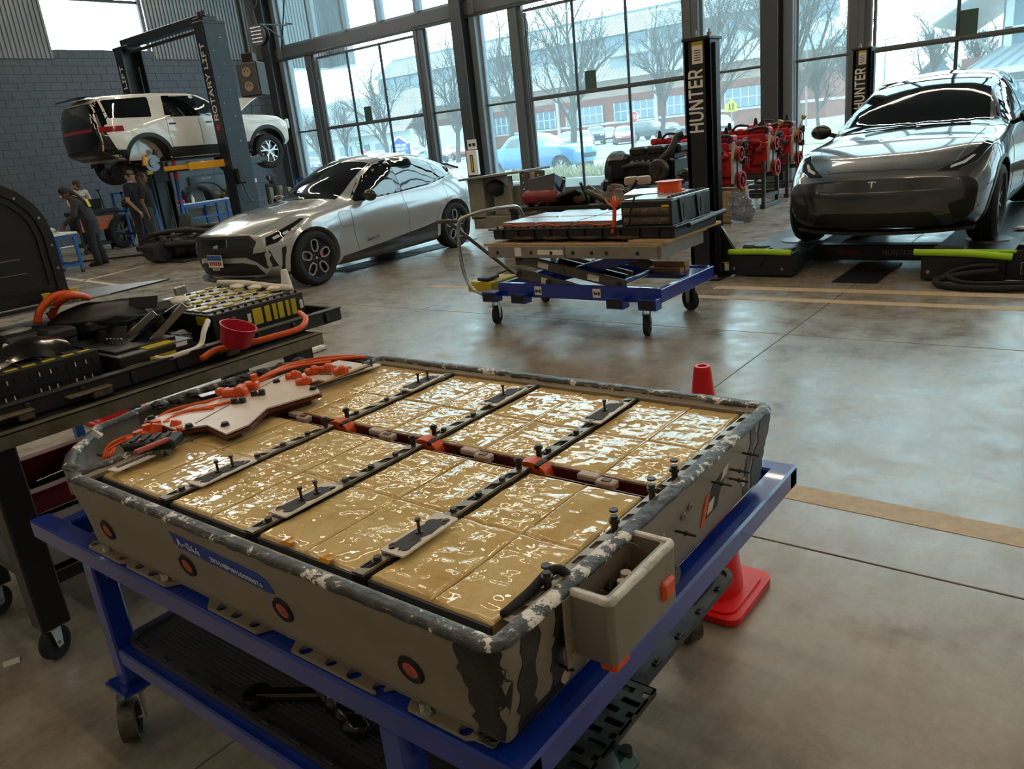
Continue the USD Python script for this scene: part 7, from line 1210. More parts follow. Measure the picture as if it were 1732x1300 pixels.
# ---------------------------------------------------------------- two-post lift under the white SUV
mat('lift_yellow', '#e0a212', 0.4, coat=.3); mat('lift_blue', '#1a56a0', 0.4); mat('badge_red', '#b0242c', 0.4)
tl = Thing('two_post_lift', 'navy two-post lift holding the white SUV, with yellow arms and a top beam', 'car lift', (-18.1, 10.75, 0))
HX = 4.62
for x, s in ((-16.25, 1), (-19.85, -1)):
    q = tl('post', J(box(.34, .04, HX, (x, 10.50, 0)), box(.04, .50, HX, (x+s*.17, 10.75, 0)), box(.34, .04, HX, (x, 11.0, 0))), 'lift_navy'); tl('base_plate', box(.55, .75, .03, (x, 10.75, 0), b=.004), 'lift_navy', parent=q)
    tl('cap_plate', box(.40, .56, .06, (x, 10.75, HX-.02), b=.006), 'lift_black', parent=q); tl('post_bolt', [cyl(.012, .006, (x+s*.188, 10.62+.22*(k % 2), 1.9+.27*k), 'x', 8) for k in range(10)], 'zinc', parent=q)
    tl('inner_column', box(.20, .30, 2.9, (x-s*.03, 10.75, .05)), 'lift_black', parent=q); tl('cylinder', rod((x-s*.10, 10.62, .1), (x-s*.10, 10.62, 3.6), .025, 10), 'zinc', parent=q); tl('chain_guide', rod((x-s*.12, 10.86, .1), (x-s*.12, 10.86, 4.2), .02, 8), 'dark_steel', parent=q)
    tl('carriage', box(.26, .40, .70, (x-s*.06, 10.75, 1.45), b=.01), 'lift_black')
    tx = text('ROTARY LIFT', .155, .004, True); L = tx.bounds[1][0]; k = 1.62/L; tx.vertices = tx.vertices*[k, 1, 1]
    xo = x+.075; tl('lettering', orient(tx, (xo, 10.475, 2.62), (0, 0, 1), (-1, 0, 0)), 'print_white', parent=q); tl('badge', cyl(.07, .006, (x, 10.472, 2.50), 'y', 20), 'badge_red', parent=q)
    for dy in (-1.35, 1.35):
        ya = 10.75+.18*np.sign(dy); yb = 10.75+dy; xb = x-s*.75
        a = tl('lift_arm', J(bar((x-s*.10, ya, 1.74), (xb+s*.28, yb-.42*np.sign(dy), 1.74), .15, .16, bev=.01), bar((xb+s*.35, yb-.55*np.sign(dy), 1.74), (xb, yb, 1.74), .10, .10, bev=.008)), 'lift_yellow' if dy < 0 else 'lift_black'); tl('arm_pad', J(cyl(.03, .18, (xb, yb, 1.72), n=14), cyl(.065, .03, (xb, yb, 1.875), n=18)), 'dark_steel', parent=a); tl('arm_lock', J(cyl(.05, .05, (xb+s*.3, yb-.48*np.sign(dy), 1.80), n=12), rod((xb+s*.3, yb-.4*np.sign(dy), 1.84), (xb+s*.25, yb-.4*np.sign(dy), 1.69), .02)), 'zinc', parent=a)
tl('top_beam', J(box(3.6, .26, .18, (-18.05, 10.72, HX+.02), b=.01), box(.5, .34, .12, (-19.75, 10.74, HX-.06), b=.01), box(.4, .34, .14, (-16.35, 10.74, HX+.0), b=.01)), 'lift_navy'); tl('shut_off_bar', box(3.1, .05, .06, (-18.05, 10.56, HX-.16)), 'lift_black'); tl('beam_knob', [cyl(.05, .10, (-16.3+.16*k, 10.6, HX+.14), n=12) for k in range(2)], 'lift_black'); tl('power_unit', J(box(.14, .22, .34, (-16.0, 10.62, 1.25), b=.04), tube([(-15.95, 10.6, 1.25), (-15.95, 10.7, .9), (-15.98, 10.9, .8)], .012, 6, 4)), 'lift_black')
tl('lift_strut', [bar((-19.5, 10.35, .1), (-19.75, 10.40, 1.3), .07, .07), bar((-19.3, 10.9, .1), (-19.6, 11.1, 1.45), .07, .07)], 'lift_blue'); tl('red_sleeve', bar((-19.63, 11.12, 1.45), (-19.72, 11.2, 1.95), .075, .075), 'red')
# ---------------------------------------------------------------- alignment lift under the dark grey car
hl = Thing('alignment_lift', 'black four-post alignment lift with two ramps under the dark grey car', 'car lift', (-2.0, 10.5, 0))
for x, y in ((-3.50, 7.72), (-3.50, 13.55), (-.30, 7.72), (-.30, 13.55)):
    q = hl('post', J(box(.25, .04, 2.34, (x, y-.11, 0)), box(.04, .26, 2.34, (x-.105, y, 0)), box(.04, .26, 2.34, (x+.105, y, 0)), box(.03, .03, 2.3, (x+.14, y-.02, 0))), 'lift_black'); hl('base_plate', box(.42, .42, .02, (x, y, 0)), 'lift_black', parent=q); hl('cap', box(.29, .30, .03, (x, y, 2.33), b=.005), 'lift_black', parent=q)
    hl('top_bolt', [J(cyl(.012, .07, (x+d, y, 2.36), n=10), cyl(.022, .03, (x+d, y, 2.37), n=8)) for d in (-.06, .08)], 'zinc', parent=q); hl('base_bolt', [hexbolt(.018, (x+.16, y-.16+.3*k, .02), .03) for k in range(2)], 'zinc', parent=q)
    tx = text('HUNTER', .16, .003, True); L = tx.bounds[1][0]; tx.vertices = tx.vertices*[.60/L, .9, 1]; hl('lettering', orient(tx, (x+.055, y-.131, 1.47), (0, 0, 1), (-1, 0, 0)), 'print_white', parent=q); hl('data_plate', box(.11, .004, .20, (x+.01, y-.131, 2.12)), 'sticker_white', parent=q); hl('plate_band', box(.11, .002, .035, (x+.01, y-.134, 2.285)), 'cell_yellow', parent=q); hl('plate_text', [box(.07, .002, .006, (x+.01, y-.1345, 2.15+.022*k)) for k in range(5)], 'print_black', parent=q)
mat('ramp_top', '#30353b', 0.35, metal=.4, col2='#23272c', vscale=6, bump=.15, bscale=60, dist=.003)
for x0, x1 in ((-3.28, -2.62), (-1.46, -.80)):
    xm = (x0+x1)/2; hl('runway', box(x1-x0, 5.5, .14, (xm, 10.70, .07), b=.01), 'ramp_top'); hl('runway_end', box(x1-x0, .22, .22, (xm, 7.86, .02), b=.01), 'lift_black'); hl('end_bolt', [cyl(.016, .006, (x0+.06+.5*k, 7.744, .09), 'y', 12) for k in range(2)], 'zinc'); hl('end_stop', ext([(x0+.18, .22), (x0+.40, .22), (x0+.34, .12), (x0+.22, .12)], .01, 'xz', 7.738), 'black_metal'); hl('turn_plate', cyl(.20, .010, (xm+.06, 8.80, .21), n=30), 'zinc'); hl('wheel_chock', ext([(7.95, .21), (8.16, .21), (8.13, .26), (7.99, .28)], .24, 'yz', x0+.06), 'black_plastic')
hl('front_crossbeam', box(3.1, .16, .16, (-1.9, 8.65, .035), b=.008), 'lift_black'); hl('rear_crossbeam', box(3.1, .16, .16, (-1.9, 13.3, .035), b=.008), 'lift_black'); hl('front_gusset', ext([(-3.38, .02), (-3.22, .02), (-3.22, .30), (-3.38, .50)], .02, 'xz', 7.80), 'lift_black'); hl('gusset_edge', bar((-3.375, 7.79, .52), (-3.20, 7.79, .26), .03, .02), 'steel'); hl('front_gusset', ext([(-.80, .02), (-.42, .02), (-.42, .40), (-.80, .24)], .02, 'xz', 7.80), 'lift_black')
q = hl('warning_sticker', [box(.13, .004, .09, (-3.33, 7.776, .06)), box(.15, .004, .10, (-.62, 7.776, .08))], 'sticker_white'); hl('sticker_half', [box(.062, .003, .084, (-3.365, 7.773, .063)), box(.072, .003, .094, (-.655, 7.773, .083))], 'print_black'); hl('sticker_band', [box(.05, .003, .018, (-3.30, 7.773, .130)), box(.06, .003, .02, (-.58, 7.773, .157))], 'cell_yellow')
tx = text('HUNTER', .05, .002, True); hl('beam_lettering', orient(tx, (-1.98, 8.568, .09), (1, 0, 0), (0, 0, 1)), 'lift_grey'); hl('beam_badge', [box(.20, .003, .035, (-2.30, 8.568, .10))], 'red_dark'); hl('floor_plate', box(.40, 1.0, .01, (-1.99, 8.1, 0)), 'black_metal'); hl('tool_tray', [box(.20, .12, .05, (-3.02, 7.98, .21), b=.006), box(.12, .10, .05, (-2.74, 8.0, .21), b=.006)], 'black_metal')
hl('hose_loop', tube([(-.85, 7.70, .12), (-1.10, 7.62, .10), (-1.30, 7.55, .05), (-1.15, 7.42, .03), (-.8, 7.40, .03), (-.45, 7.48, .05), (-.3, 7.6, .10)], .028, 10, 6), 'rubber', smooth=True); hl('hose_loop', tube([(-.85, 7.72, .16), (-1.05, 7.66, .16), (-1.22, 7.60, .10), (-1.05, 7.50, .05), (-.6, 7.52, .06)], .02, 10, 6), 'rubber', smooth=True)
w_tube('foam_tube', 'lime green foam tube along the left ramp end of the car lift', 'foam', [(-3.27, 7.745, .262), (-2.95, 7.742, .266), (-2.63, 7.745, .258)], .030, 'lime'); w_tube('foam_tube', 'lime green foam tube along the right ramp end of the car lift', 'foam', [(-1.52, 7.742, .268), (-1.1, 7.74, .258), (-.76, 7.742, .230)], .030, 'lime')
w_tube('foam_tube', 'thin lime foam sliver behind the right ramp foam tube', 'foam', [(-1.50, 7.80, .272), (-1.1, 7.80, .272), (-.74, 7.80, .268)], .014, 'lime')
solo('rag', blob((0, 0, .02), (.07, .05, .02), 3, .4, 2), 'white_plastic', 'white rag on the right ramp behind the front wheel of the grey car', 'rag', (-.86, 9.35, .212), smooth=True)
# ---------------------------------------------------------------- hanging power box, hose reel, small wall things
hp = atx(428, 135, -8.0); pw = Thing('power_box', 'hanging dark electrical outlet box with two round sockets on a pole', 'outlet box', hp)
bw_, bh_ = .25, .36; ux = np.array([math.cos(math.radians(28)), math.sin(math.radians(28)), 0])
def pbx(m): return T(T(m, rz=28), hp)
pw('box', pbx(box(bw_, .22, bh_, (0, 0, -bh_/2), b=.012)), 'black_metal'); pw('face_plate', pbx(box(bw_*.9, .012, bh_*.93, (0, -.112, -bh_*.465), b=.004)), 'frame_mid'); 
for z in (-.075, .075): q = pw('socket', pbx(cyl(.052, .012, (0, -.128, z), 'y', 24)), 'clip_tan'); pw('socket_hole', [pbx(box(.010, .006, .018, (d, -.131, z+.0), b=.001)) for d in (-.02, .02)] + [pbx(cyl(.007, .006, (0, -.131, z+.03), 'y', 8))], 'black_metal', parent=q)
pw('gland', pbx(box(.13, .12, .10, (0, 0, bh_/2), b=.01)), 'black_metal'); pw('drop_pole', pbx(cyl(.022, ZC-hp[2]-bh_/2-.1, (0, 0, bh_/2+.1), n=12)), 'black_metal')
hr = atx(438, 60, -21.5); rl = Thing('hose_reel', 'dark hose reel on a bracket by the corner column', 'hose reel', hr); rl('reel', T(T(lathe([(.06, -.12), (.30, -.12), (.30, -.09), (.22, -.08), (.22, .08), (.30, .09), (.30, .12), (.06, .12), (.06, -.12)], 24, axis='y'), rz=20), hr), 'black_metal', smooth=35); rl('reel_slots', [T(T(box(.36, .01, .03, (0, -.13, -.2+.1*k)), rz=20), hr) for k in range(5)], 'sticker_white')
rl('bracket', J(bar(hr+[.1, 0, .30], hr+[.1, 1.0, .30], .04), bar(hr+[.1, .1, .30], hr+[.1, .8, -.1], .035), bar(hr+[.1, 1.0, .35], (hr[0]+.1, 17.1, hr[2]+.35), .05)), 'dark_steel'); rl('cable', tube([hr+[0, 0, .3], hr+[-.05, 0, .7], hr+[.1, .1, 1.2], (hr[0], hr[1], ZC-.02)], .02, 6, 5), 'black_metal')
solo('stay_rod', rod((0, 0, 0), (1.55, -.25, 2.9), .022, 8), 'black_metal', 'thin black diagonal stay rod at the left end of the deep beam', 'rod', (-22.3, 17.25, 5.1))
for dn, (x, lab) in enumerate(((-20.95, 'thin chain and cord hanging beside the first glazed door'), (-12.7, 'thin chain and cord hanging beside the middle glazed door'))): solo('door_chain', tube([(0, 0, 3.2), (.14, 0, 3.0), (.10, 0, 2.7), (.02, 0, 2.55), (.02, 0, 1.0), (.05, 0, .2)], .012, 6, 5), 'black_metal', lab, 'chain', (x+.1, 17.26, 1.3))
solo('wall_socket', box(.02, .10, .14, b=.004), 'sticker_white', 'small white wall socket on the block wall by the seat', 'socket', (XW+.03, 15.9, 1.05))
# ---------------------------------------------------------------- people
mat('skin_dark', '#6b4632', 0.55); mat('skin_light', '#c79a80', 0.5); mat('shirt_charcoal', '#34353a', 0.85); mat('shirt_white', '#d9d2c9', 0.85); mat('shirt_black', '#17181b', 0.85); mat('shirt_navy', '#1f2733', 0.85); mat('trousers_dark', '#23262c', 0.85); mat('trousers_grey', '#33363c', 0.85); mat('hair_black', '#15120f', 0.7); mat('hair_brown', '#4a3a2c', 0.75); mat('hair_grey', '#8d8a86', 0.75); mat('patch_yellow', '#d8c63a', 0.6); mat('shoe_grey', '#57585c', 0.7); mat('eye_dark', '#120d0b', 0.3); mat('lip_red', '#8a4a40', 0.5); mat('glass_clear', '#c7d0d4', 0.1, coat=.6)
def limb(bones, edge=.022, it=8):
    M = manifold3d.Manifold()
    for (a, ra, b_, rb) in bones:
        pts = np.vstack([trimesh.creation.icosphere(1, ra).vertices+np.asarray(a, float), trimesh.creation.icosphere(1, rb).vertices+np.asarray(b_, float)]); M = M + manifold3d.Manifold.hull_points(pts)
    m = unm(M.refine_to_length(edge)); m = trimesh.Trimesh(m.vertices, m.faces, process=True); trimesh.smoothing.filter_taubin(m, lamb=.5, nu=.53, iterations=it); return m
def hand(w, d, up, s):
    """palm and five bent fingers: w wrist, d pointing direction, up back-of-hand normal, s = +1 / -1 thumb side"""
    d = np.asarray(d, float)/np.linalg.norm(d); up = np.asarray(up, float); up = up-d*(up@d); up /= np.linalg.norm(up); sd = np.cross(d, up)*s; B = []
    for k, (o, L) in enumerate(((-.030, .070), (-.010, .080), (.010, .076), (.029, .060))):
        k0 = w+d*.085+sd*o; k1 = k0+d*L*.45-up*.010; k2 = k1+d*L*.35-up*.022; k3 = k2+d*L*.12-up*.022; B += [(w+d*.02+sd*o*.6, .016, k0, .0125), (k0, .0105, k1, .0095), (k1, .0095, k2, .0085), (k2, .0085, k3, .0075)]
    t0 = w+d*.03-sd*.026; t1 = t0+d*.035-sd*.028; t2 = t1+d*.035-sd*.006; return B+[(w, .024, t0, .016), (t0, .014, t1, .012), (t1, .011, t2, .009)]
def person(label, loc, rz, J_, skin, top, bottom, sleeve, shoes, extra, h=1.0):
    """J_: joints in the person's own frame, facing -y. Body is one mesh, clothes and hair are its children."""
    t = thing('person', label, 'person', loc, rz); j = {k: np.asarray(v, float)*h for k, v in J_.items()}; R = lambda r: r*h; hd = j['head']; f = np.asarray(J_.get('look', (0, -1, 0)), float); f /= np.linalg.norm(f); upv = np.asarray(J_.get('headup', (0, 0, 1)), float); upv = upv-f*(upv@f); upv /= np.linalg.norm(upv); sx = np.cross(f, upv)
    B = [(j['pelvis'], R(.125), j['belly'], R(.125)), (j['belly'], R(.125), j['chest'], R(.135)), (j['chest'], R(.13), j['neck'], R(.065)), (j['neck'], R(.058), hd-upv*.06, R(.056)), (hd+upv*.03, R(.088), hd-upv*.045+f*.02, R(.068)), (hd-upv*.02-f*.02, R(.085), hd+upv*.03+f*.01, R(.086)), (hd-upv*.09+f*.045, R(.032), hd-upv*.03+f*.03, R(.05)),
         (hd-upv*.005+f*.085, R(.012), hd-upv*.03+f*.103, R(.014)), (hd-upv*.01+sx*.082, R(.018), hd-upv*.03+sx*.08, R(.014)), (hd-upv*.01-sx*.082, R(.018), hd-upv*.03-sx*.08, R(.014))]
    S, Tt, Pn = [], [], []
    for s in 'lr':
        sh, el, wr, hp, kn, an = (j[s+k] for k in ('sh', 'el', 'wr', 'hip', 'kn', 'an')); tf = j.get(s+'toe', an+np.array([0, -.15, -.06])); arm = [(j['chest'], R(.09), sh, R(.066)), (sh, R(.056), el, R(.043)), (el, R(.041), wr, R(.028))]; leg = [(j['pelvis'], R(.10), hp, R(.095)), (hp, R(.092), kn, R(.058)), (kn, R(.057), an, R(.040)), (an, R(.04), tf, R(.03))]
        B += arm+leg+hand(wr, J_.get(s+'hand', wr-el), J_.get(s+'back', (0, -1, 0)), 1 if s == 'r' else -1)
        Tt += [(j['chest'], R(.105), sh, R(.080)), (sh, R(.075), sh+(el-sh)*(1.0 if sleeve > .9 else sleeve), R(.062))]; 
        if sleeve > .9: Tt += [(el, R(.060), wr+(el-wr)*.08, R(.044))]
        Pn += [(j['pelvis'], R(.125), hp, R(.112)), (hp, R(.110), kn, R(.080)), (kn, R(.080), an+(kn-an)*.06, R(.070))]; S += [(an-[0, 0, .01], R(.048), tf, R(.040)), (an+[0, .03, -.045], R(.035), tf-[0, 0, .0], R(.036))]
    b = part(t, 'body', limb(B, .018, 6), skin, smooth=True)
    Tt += [(j['pelvis']-[0, 0, .03*h], R(.148), j['belly'], R(.146)), (j['belly'], R(.146), j['chest'], R(.155)), (j['chest'], R(.150), j['neck']-[0, 0, .035], R(.085))] + [(j['pelvis']-[0, 0, d*h], R(.15), j['belly'], R(.145)) for d in J_.get('hem', ())]
    part(t, 'shirt', limb(Tt), top, smooth=True); part(t, 'trousers', limb(Pn), bottom, smooth=True); part(t, 'shoe', [limb(S[:2]), limb(S[2:])], shoes, smooth=True)
    e0 = hd+upv*.012+f*.083
    for s in (1, -1): part(b, 'eye', ball(.010, e0+sx*.032*s, 1), 'eye_dark'); part(b, 'eyebrow', bar(e0+sx*.018*s+upv*.022+f*.004, e0+sx*.046*s+upv*.020-f*.004, .006), 'hair_black')
    part(b, 'mouth', bar(hd-upv*.060-sx*.020+f*.086, hd-upv*.060+sx*.020+f*.086, .008), 'lip_red')
    for nm, mt, fn in extra: part(t, nm, fn(hd, f, upv, sx, j), mt, smooth=True)
    return t
STAND = dict(pelvis=(0, 0, .95), belly=(0, 0, 1.10), chest=(0, .01, 1.30), neck=(0, .01, 1.47), head=(0, -.02, 1.62), lsh=(.19, .01, 1.40), rsh=(-.19, .01, 1.40), lel=(.24, .03, 1.13), rel=(-.24, .03, 1.13), lwr=(.24, -.05, .89), rwr=(-.24, -.05, .89), lhip=(.09, 0, .92), rhip=(-.09, 0, .92), lkn=(.11, -.02, .50), rkn=(-.11, -.02, .50), lan=(.12, .02, .09), ran=(-.12, .02, .09), ltoe=(.13, -.14, .04), rtoe=(-.13, -.14, .04))
def pose(**k): d = dict(STAND); d.update(k); return d
cap = lambda r=.098, dz=.03: (lambda hd, f, u, s, j: limb([(hd+u*dz-f*.02, r, hd+u*(dz+.03)-f*.01, r*.93)], .02, 4))
# 1: bent over the small table, facing left
person('person in dark grey work shirt and black head wrap leaning over a small blue table', (-16.6, 7.30, 0), -35, pose(pelvis=(0, .06, .93), belly=(0, .02, 1.08), chest=(0, -.07, 1.25), neck=(0, -.16, 1.39), head=(0, -.26, 1.50), look=(0, -.8, -.6), headup=(0, -.5, .8), lsh=(.19, -.09, 1.33), rsh=(-.19, -.09, 1.33), lel=(.23, -.16, 1.06), rel=(-.23, -.16, 1.06), lwr=(.18, -.38, .92), rwr=(-.18, -.38, .92), lhip=(.09, .06, .90), rhip=(-.09, .06, .90), lkn=(.11, .02, .49), rkn=(-.11, .06, .49), lan=(.12, .05, .09), ran=(-.12, .14, .09), rtoe=(-.13, -.02, .04), ltoe=(.13, -.11, .04), hem=(.12, .22)), 'skin_dark', 'shirt_charcoal', 'trousers_dark', 1.0, 'hair_black',
       [('head_wrap', 'hair_black', lambda hd, f, u, s, j: limb([(hd+u*.03-f*.02, .10, hd+u*.055-f*.01, .092), (hd-f*.06, .06, hd-f*.12-u*.10, .035)], .02, 4)), ('long_hair', 'hair_black', lambda hd, f, u, s, j: J(*[tube([hd-f*.08+s*(.05-.025*k)-u*.03, hd-f*.13+s*(.07-.035*k)-u*.16, hd-f*.12+s*(.06-.03*k)-u*.34], .018, 7, 4) for k in range(5)])), ('back_patch', 'patch_yellow', lambda hd, f, u, s, j: slab(TM([(-.10, .095, 1.33), (.10, .095, 1.33), (.10, .135, 1.17), (-.10, .135, 1.17)], [[0, 1, 2], [0, 2, 3]]), .02, (0, -1, 0))), ('glasses', 'glass_clear', lambda hd, f, u, s, j: J(ball(.022, hd+u*.012+f*.10+s*.034, 1), ball(.022, hd+u*.012+f*.10-s*.034, 1)))], .98)
# 2: behind the tool cart, looking down at a laptop
person('person in a white printed t-shirt and brown cap behind the orange tool cart', (-20.62, 9.02, 0), 92, pose(head=(0, -.06, 1.60), look=(0, -.85, -.5), headup=(0, -.4, .9), lel=(.27, -.02, 1.14), rel=(-.27, -.02, 1.14), lwr=(.12, -.24, 1.06), rwr=(-.12, -.24, 1.06)), 'skin_light', 'shirt_white', 'trousers_dark', .75, 'shoe_grey',
       [('cap', 'hair_brown', lambda hd, f, u, s, j: limb([(hd+u*.045-f*.01, .098, hd+u*.06, .09), (hd+u*.05+f*.06, .05, hd+u*.035+f*.13, .03)], .02, 4)), ('beard', 'hair_brown', lambda hd, f, u, s, j: limb([(hd-u*.085+f*.05, .038, hd-u*.06+f*.03+s*.05, .028), (hd-u*.085+f*.05, .038, hd-u*.06+f*.03-s*.05, .028)], .015, 3)), ('chest_print', 'print_black', lambda hd, f, u, s, j: J(*[box(.022, .012, .012+.006*(k % 3), (-.11+.032*k, -.148, 1.31)) for k in range(8)], blob((0, -.155, 1.24), (.035, .012, .016), 3, .3, 2)))])
# 3 and 4: standing under the raised SUV, seen from behind
person('tall person in a dark navy shirt with grey hair standing under the raised SUV', (-17.55, 8.85, 0), 128, pose(lwr=(.20, -.12, .90), rwr=(-.20, -.12, .90), head=(.0, -.03, 1.63), look=(.5, -.8, .1)), 'skin_light', 'shirt_navy', 'trousers_dark', .6, 'hair_black', [('hair', 'hair_grey', lambda hd, f, u, s, j: limb([(hd+u*.03-f*.02, .094, hd+u*.05-f*.01, .088), (hd-f*.05-u*.03, .07, hd-f*.04+u*.02, .08)], .02, 4)), ('head_band', 'shirt_black', lambda hd, f, u, s, j: T(lathe([(.095, -.012), (.104, -.012), (.104, .012), (.095, .012), (.095, -.012)], 24), hd+u*.035-f*.012))], 1.03)
person('person with long dark dreadlocks in a black t-shirt, seen from behind by the SUV', (-16.9, 8.78, 0), 140, pose(lel=(.26, .02, 1.13), rel=(-.25, .04, 1.13), lwr=(.27, -.02, .88), rwr=(-.27, -.02, .88), look=(.25, -.9, .2), pelvis=(.02, 0, .95)), 'skin_dark', 'shirt_black', 'trousers_grey', .62, 'shoe_grey', [('hair', 'hair_black', lambda hd, f, u, s, j: limb([(hd+u*.03-f*.02, .10, hd+u*.05-f*.01, .095), (hd-f*.05-u*.03, .08, hd-f*.05+u*.02, .09)], .02, 4)), ('dreadlock', 'hair_brown', lambda hd, f, u, s, j: [tube([hd+u*.05-f*.05+s*.09*math.cos(a)-f*.05*math.sin(a), hd-u*.08-f*(.06+.07*math.sin(a))+s*.12*math.cos(a), hd-u*.22-f*(.05+.10*math.sin(a))+s*.14*math.cos(a), hd-u*(.36+.04*math.sin(5*a))-f*(.04+.11*math.sin(a))+s*.13*math.cos(a)], .012, 6, 4) for a in np.linspace(-.3, 3.44, 16)])], .99)
# ---------------------------------------------------------------- things around them
mat('tray_clear', '#b9bdb8', 0.2, coat=.4)
st = Thing('small_table', 'small white topped table on blue tube legs at the left', 'table', (-16.3, 6.45, 0)); st('top', box(.95, .62, .035, (-16.3, 6.42, .74), b=.005), 'white_plastic'); st('apron', box(.90, .56, .05, (-16.3, 6.42, .69)), 'blue_tube')
for x in (-15.87, -16.72):
    for y in (6.16, 6.67): st('leg', box(.055, .055, .62, (x, y, .08), b=.004), 'blue_tube'); castor(st, x, y, .04, .025, top=.085)
st('low_rail', [box(.05, .46, .05, (x, 6.42, .14)) for x in (-15.87, -16.72)] + [box(.8, .05, .05, (-16.3, 6.67, .14))], 'blue_tube')
solo('tool_tray', J(box(.36, .24, .03, b=.01), box(.34, .02, .06, (0, .11, .0)), box(.30, .16, .09, (.02, .0, .03), b=.03)), 'tray_clear', 'clear plastic tray of parts on the small blue and white table', 'tray', (-16.15, 6.35, .776)); solo('small_bench', J(box(.5, .4, .04, (0, 0, .86)), box(.45, .36, .40, (0, 0, .46), b=.01), *[box(.05, .05, .46, (x, y, 0)) for x in (-.2, .2) for y in (-.15, .15)]), 'shirt_charcoal', 'small dark stand with a wooden top left of the person in dark grey', 'stand', (-20.3, 6.9, 0)); solo('bench_vice', J(box(.24, .14, .07, b=.01), rod((-.15, 0, .08), (.16, 0, .10), .02, 8), blob((0, 0, .10), (.10, .06, .05), 5, .3, 2)), 'black_metal', 'black vice on the small dark stand', 'vice', (-20.3, 6.9, .90)); solo('wood_board', box(.52, .42, .03, b=.003), 'plywood', 'plywood board on top of the small dark stand', 'board', (-20.3, 6.9, .902)) if False else None
mat('cart_orange', '#d9661a', 0.35, coat=.3)
tc = Thing('tool_cart', 'black tool cart with orange drawers and chrome pulls', 'tool cart', (-19.85, 8.85, 0)); tx_, ty_ = -19.85, 8.86
tc('body', box(.48, .92, .46, (tx_, ty_, .52), b=.01), 'black_metal'); tc('top_tray', box(.54, 1.0, .10, (tx_, ty_, .90), b=.015), 'black_metal'); z = .52
for h_ in (.17, .075, .075): q = tc('drawer', box(.03, .80, h_-.012, (tx_+.245, ty_, z), b=.004), 'cart_orange'); tc('drawer_pull', box(.025, .80, .016, (tx_+.265, ty_, z+h_-.018), b=.005), 'zinc', parent=q); z += h_
tc('shelf', box(.46, .96, .08, (tx_, ty_, .16), b=.01), 'black_metal'); tc('upright', [box(.04, .04, .38, (tx_+sx*.2, ty_+sy*.44, .16)) for sx in (-1, 1) for sy in (-1, 1)], 'black_metal')
for sx in (-1, 1):
    for sy in (-1, 1): castor(tc, tx_+sx*.20, ty_+sy*.42, .06, .03, top=.165, rz=40)
tc('side_handle', tube([(tx_-.2, ty_+.50, .86), (tx_-.2, ty_+.60, .95), (tx_+.2, ty_+.60, .95), (tx_+.2, ty_+.50, .86)], .014, 8, 4), 'black_metal')
lt = Thing('laptop', 'open black laptop on the orange tool cart', 'laptop', (tx_+.05, 8.93, 1.0)); lt('base', box(.24, .36, .02, (tx_-.02, 8.93, 1.0), b=.004), 'black_plastic'); lt('lid', box(.014, .36, .24, (tx_+.12, 8.93, 1.01), b=.003, ry=8), 'black_plastic')
mstand = Thing('arm_lamp', 'black articulated arm on the tool cart beside the laptop', 'arm', (tx_, 9.22, 1.0)); mstand('arm', J(rod((tx_, 9.22, 1.0), (tx_, 9.20, 1.25), .014, 8), rod((tx_, 9.20, 1.25), (tx_+.05, 9.14, 1.42), .012, 8), blob((tx_+.05, 9.14, 1.44), (.05, .05, .03), 2, .3, 1)), 'black_metal')
mm = Thing('blue_machine', 'blue tube framed wheel service cart with hanging tools', 'machine', (-19.6, 9.75, 0))
mm('frame', [box(.05, .05, 1.25, (-19.5+dx, 9.75+dy, .08)) for dx in (0, -.5) for dy in (-.2, .25)], 'lift_blue'); mm('cross', [box(.55, .05, .05, (-19.75, 9.55+.45*k, z)) for k in range(2) for z in (.3, .85, 1.28)], 'lift_blue'); mm('side', [box(.05, .5, .05, (-19.5-.5*k, 9.77, .85)) for k in range(2)], 'lift_blue'); mm('tool', [blob((-19.5, 9.6+.1*k, 1.05+.08*k), (.10, .10, .12), 400+k, .4, 2) for k in range(4)], 'black_plastic'); mm('tag_board', box(.012, .16, .30, (-19.44, 9.72, .50)), 'sticker_white')
for dx, dy in ((0, -.2), (-.5, .25), (0, .25), (-.5, -.2)): castor(mm, -19.5+dx, 9.75+dy, .045, .03, top=.09)
def loose_tyre(label, loc, rx, rz, R=.41):
    t = thing('tyre', label, 'tyre', loc, rz); part(t, 'tyre', T(tyre(R, R*.66, .27), rx=0, ry=rx), 'tyre', smooth=35); part(t, 'rim', T(ext(spokes('split', R*.66)[0], .02, 'yz', .06), ry=rx), 'rim_grey'); part(t, 'barrel', T(cyl(R*.64, .03, (-.05, 0, 0), 'x', 28), ry=rx), 'disc_steel'); return t
loose_tyre('upright tyre leaning by the orange tool cart', (-19.75, 9.42, .41), 8, 20); loose_tyre('large tyre behind the drive unit on the floor', (-15.55, 8.75, .41), 12, 60); loose_tyre('tyre under the tool cart shelf', (-20.2, 8.9, .36), 6, 70, .34)
du = Thing('drive_unit', 'black rear drive unit and subframe lying on the floor by the silver car', 'drive unit', (-14.75, 8.1, 0)); rgd = np.random.default_rng(12)
du('subframe', J(tube([(-15.35, 7.65, .42), (-14.9, 7.75, .55), (-14.3, 8.05, .58), (-13.9, 8.4, .50), (-14.2, 8.9, .52), (-14.9, 8.7, .55), (-15.3, 8.2, .50), (-15.35, 7.65, .42)], .05, 8, 6)), 'black_metal', smooth=True); du('subframe', tube([(-15.3, 7.55, .30), (-14.7, 7.8, .33), (-13.95, 8.15, .33)], .06, 8, 5), 'black_metal', smooth=True); du('housing', [blob((-14.9+.28*k, 7.95+.16*k, .25), (.24, .22, .22), 500+k, .3, 2) for k in range(4)], 'black_plastic', smooth=40)
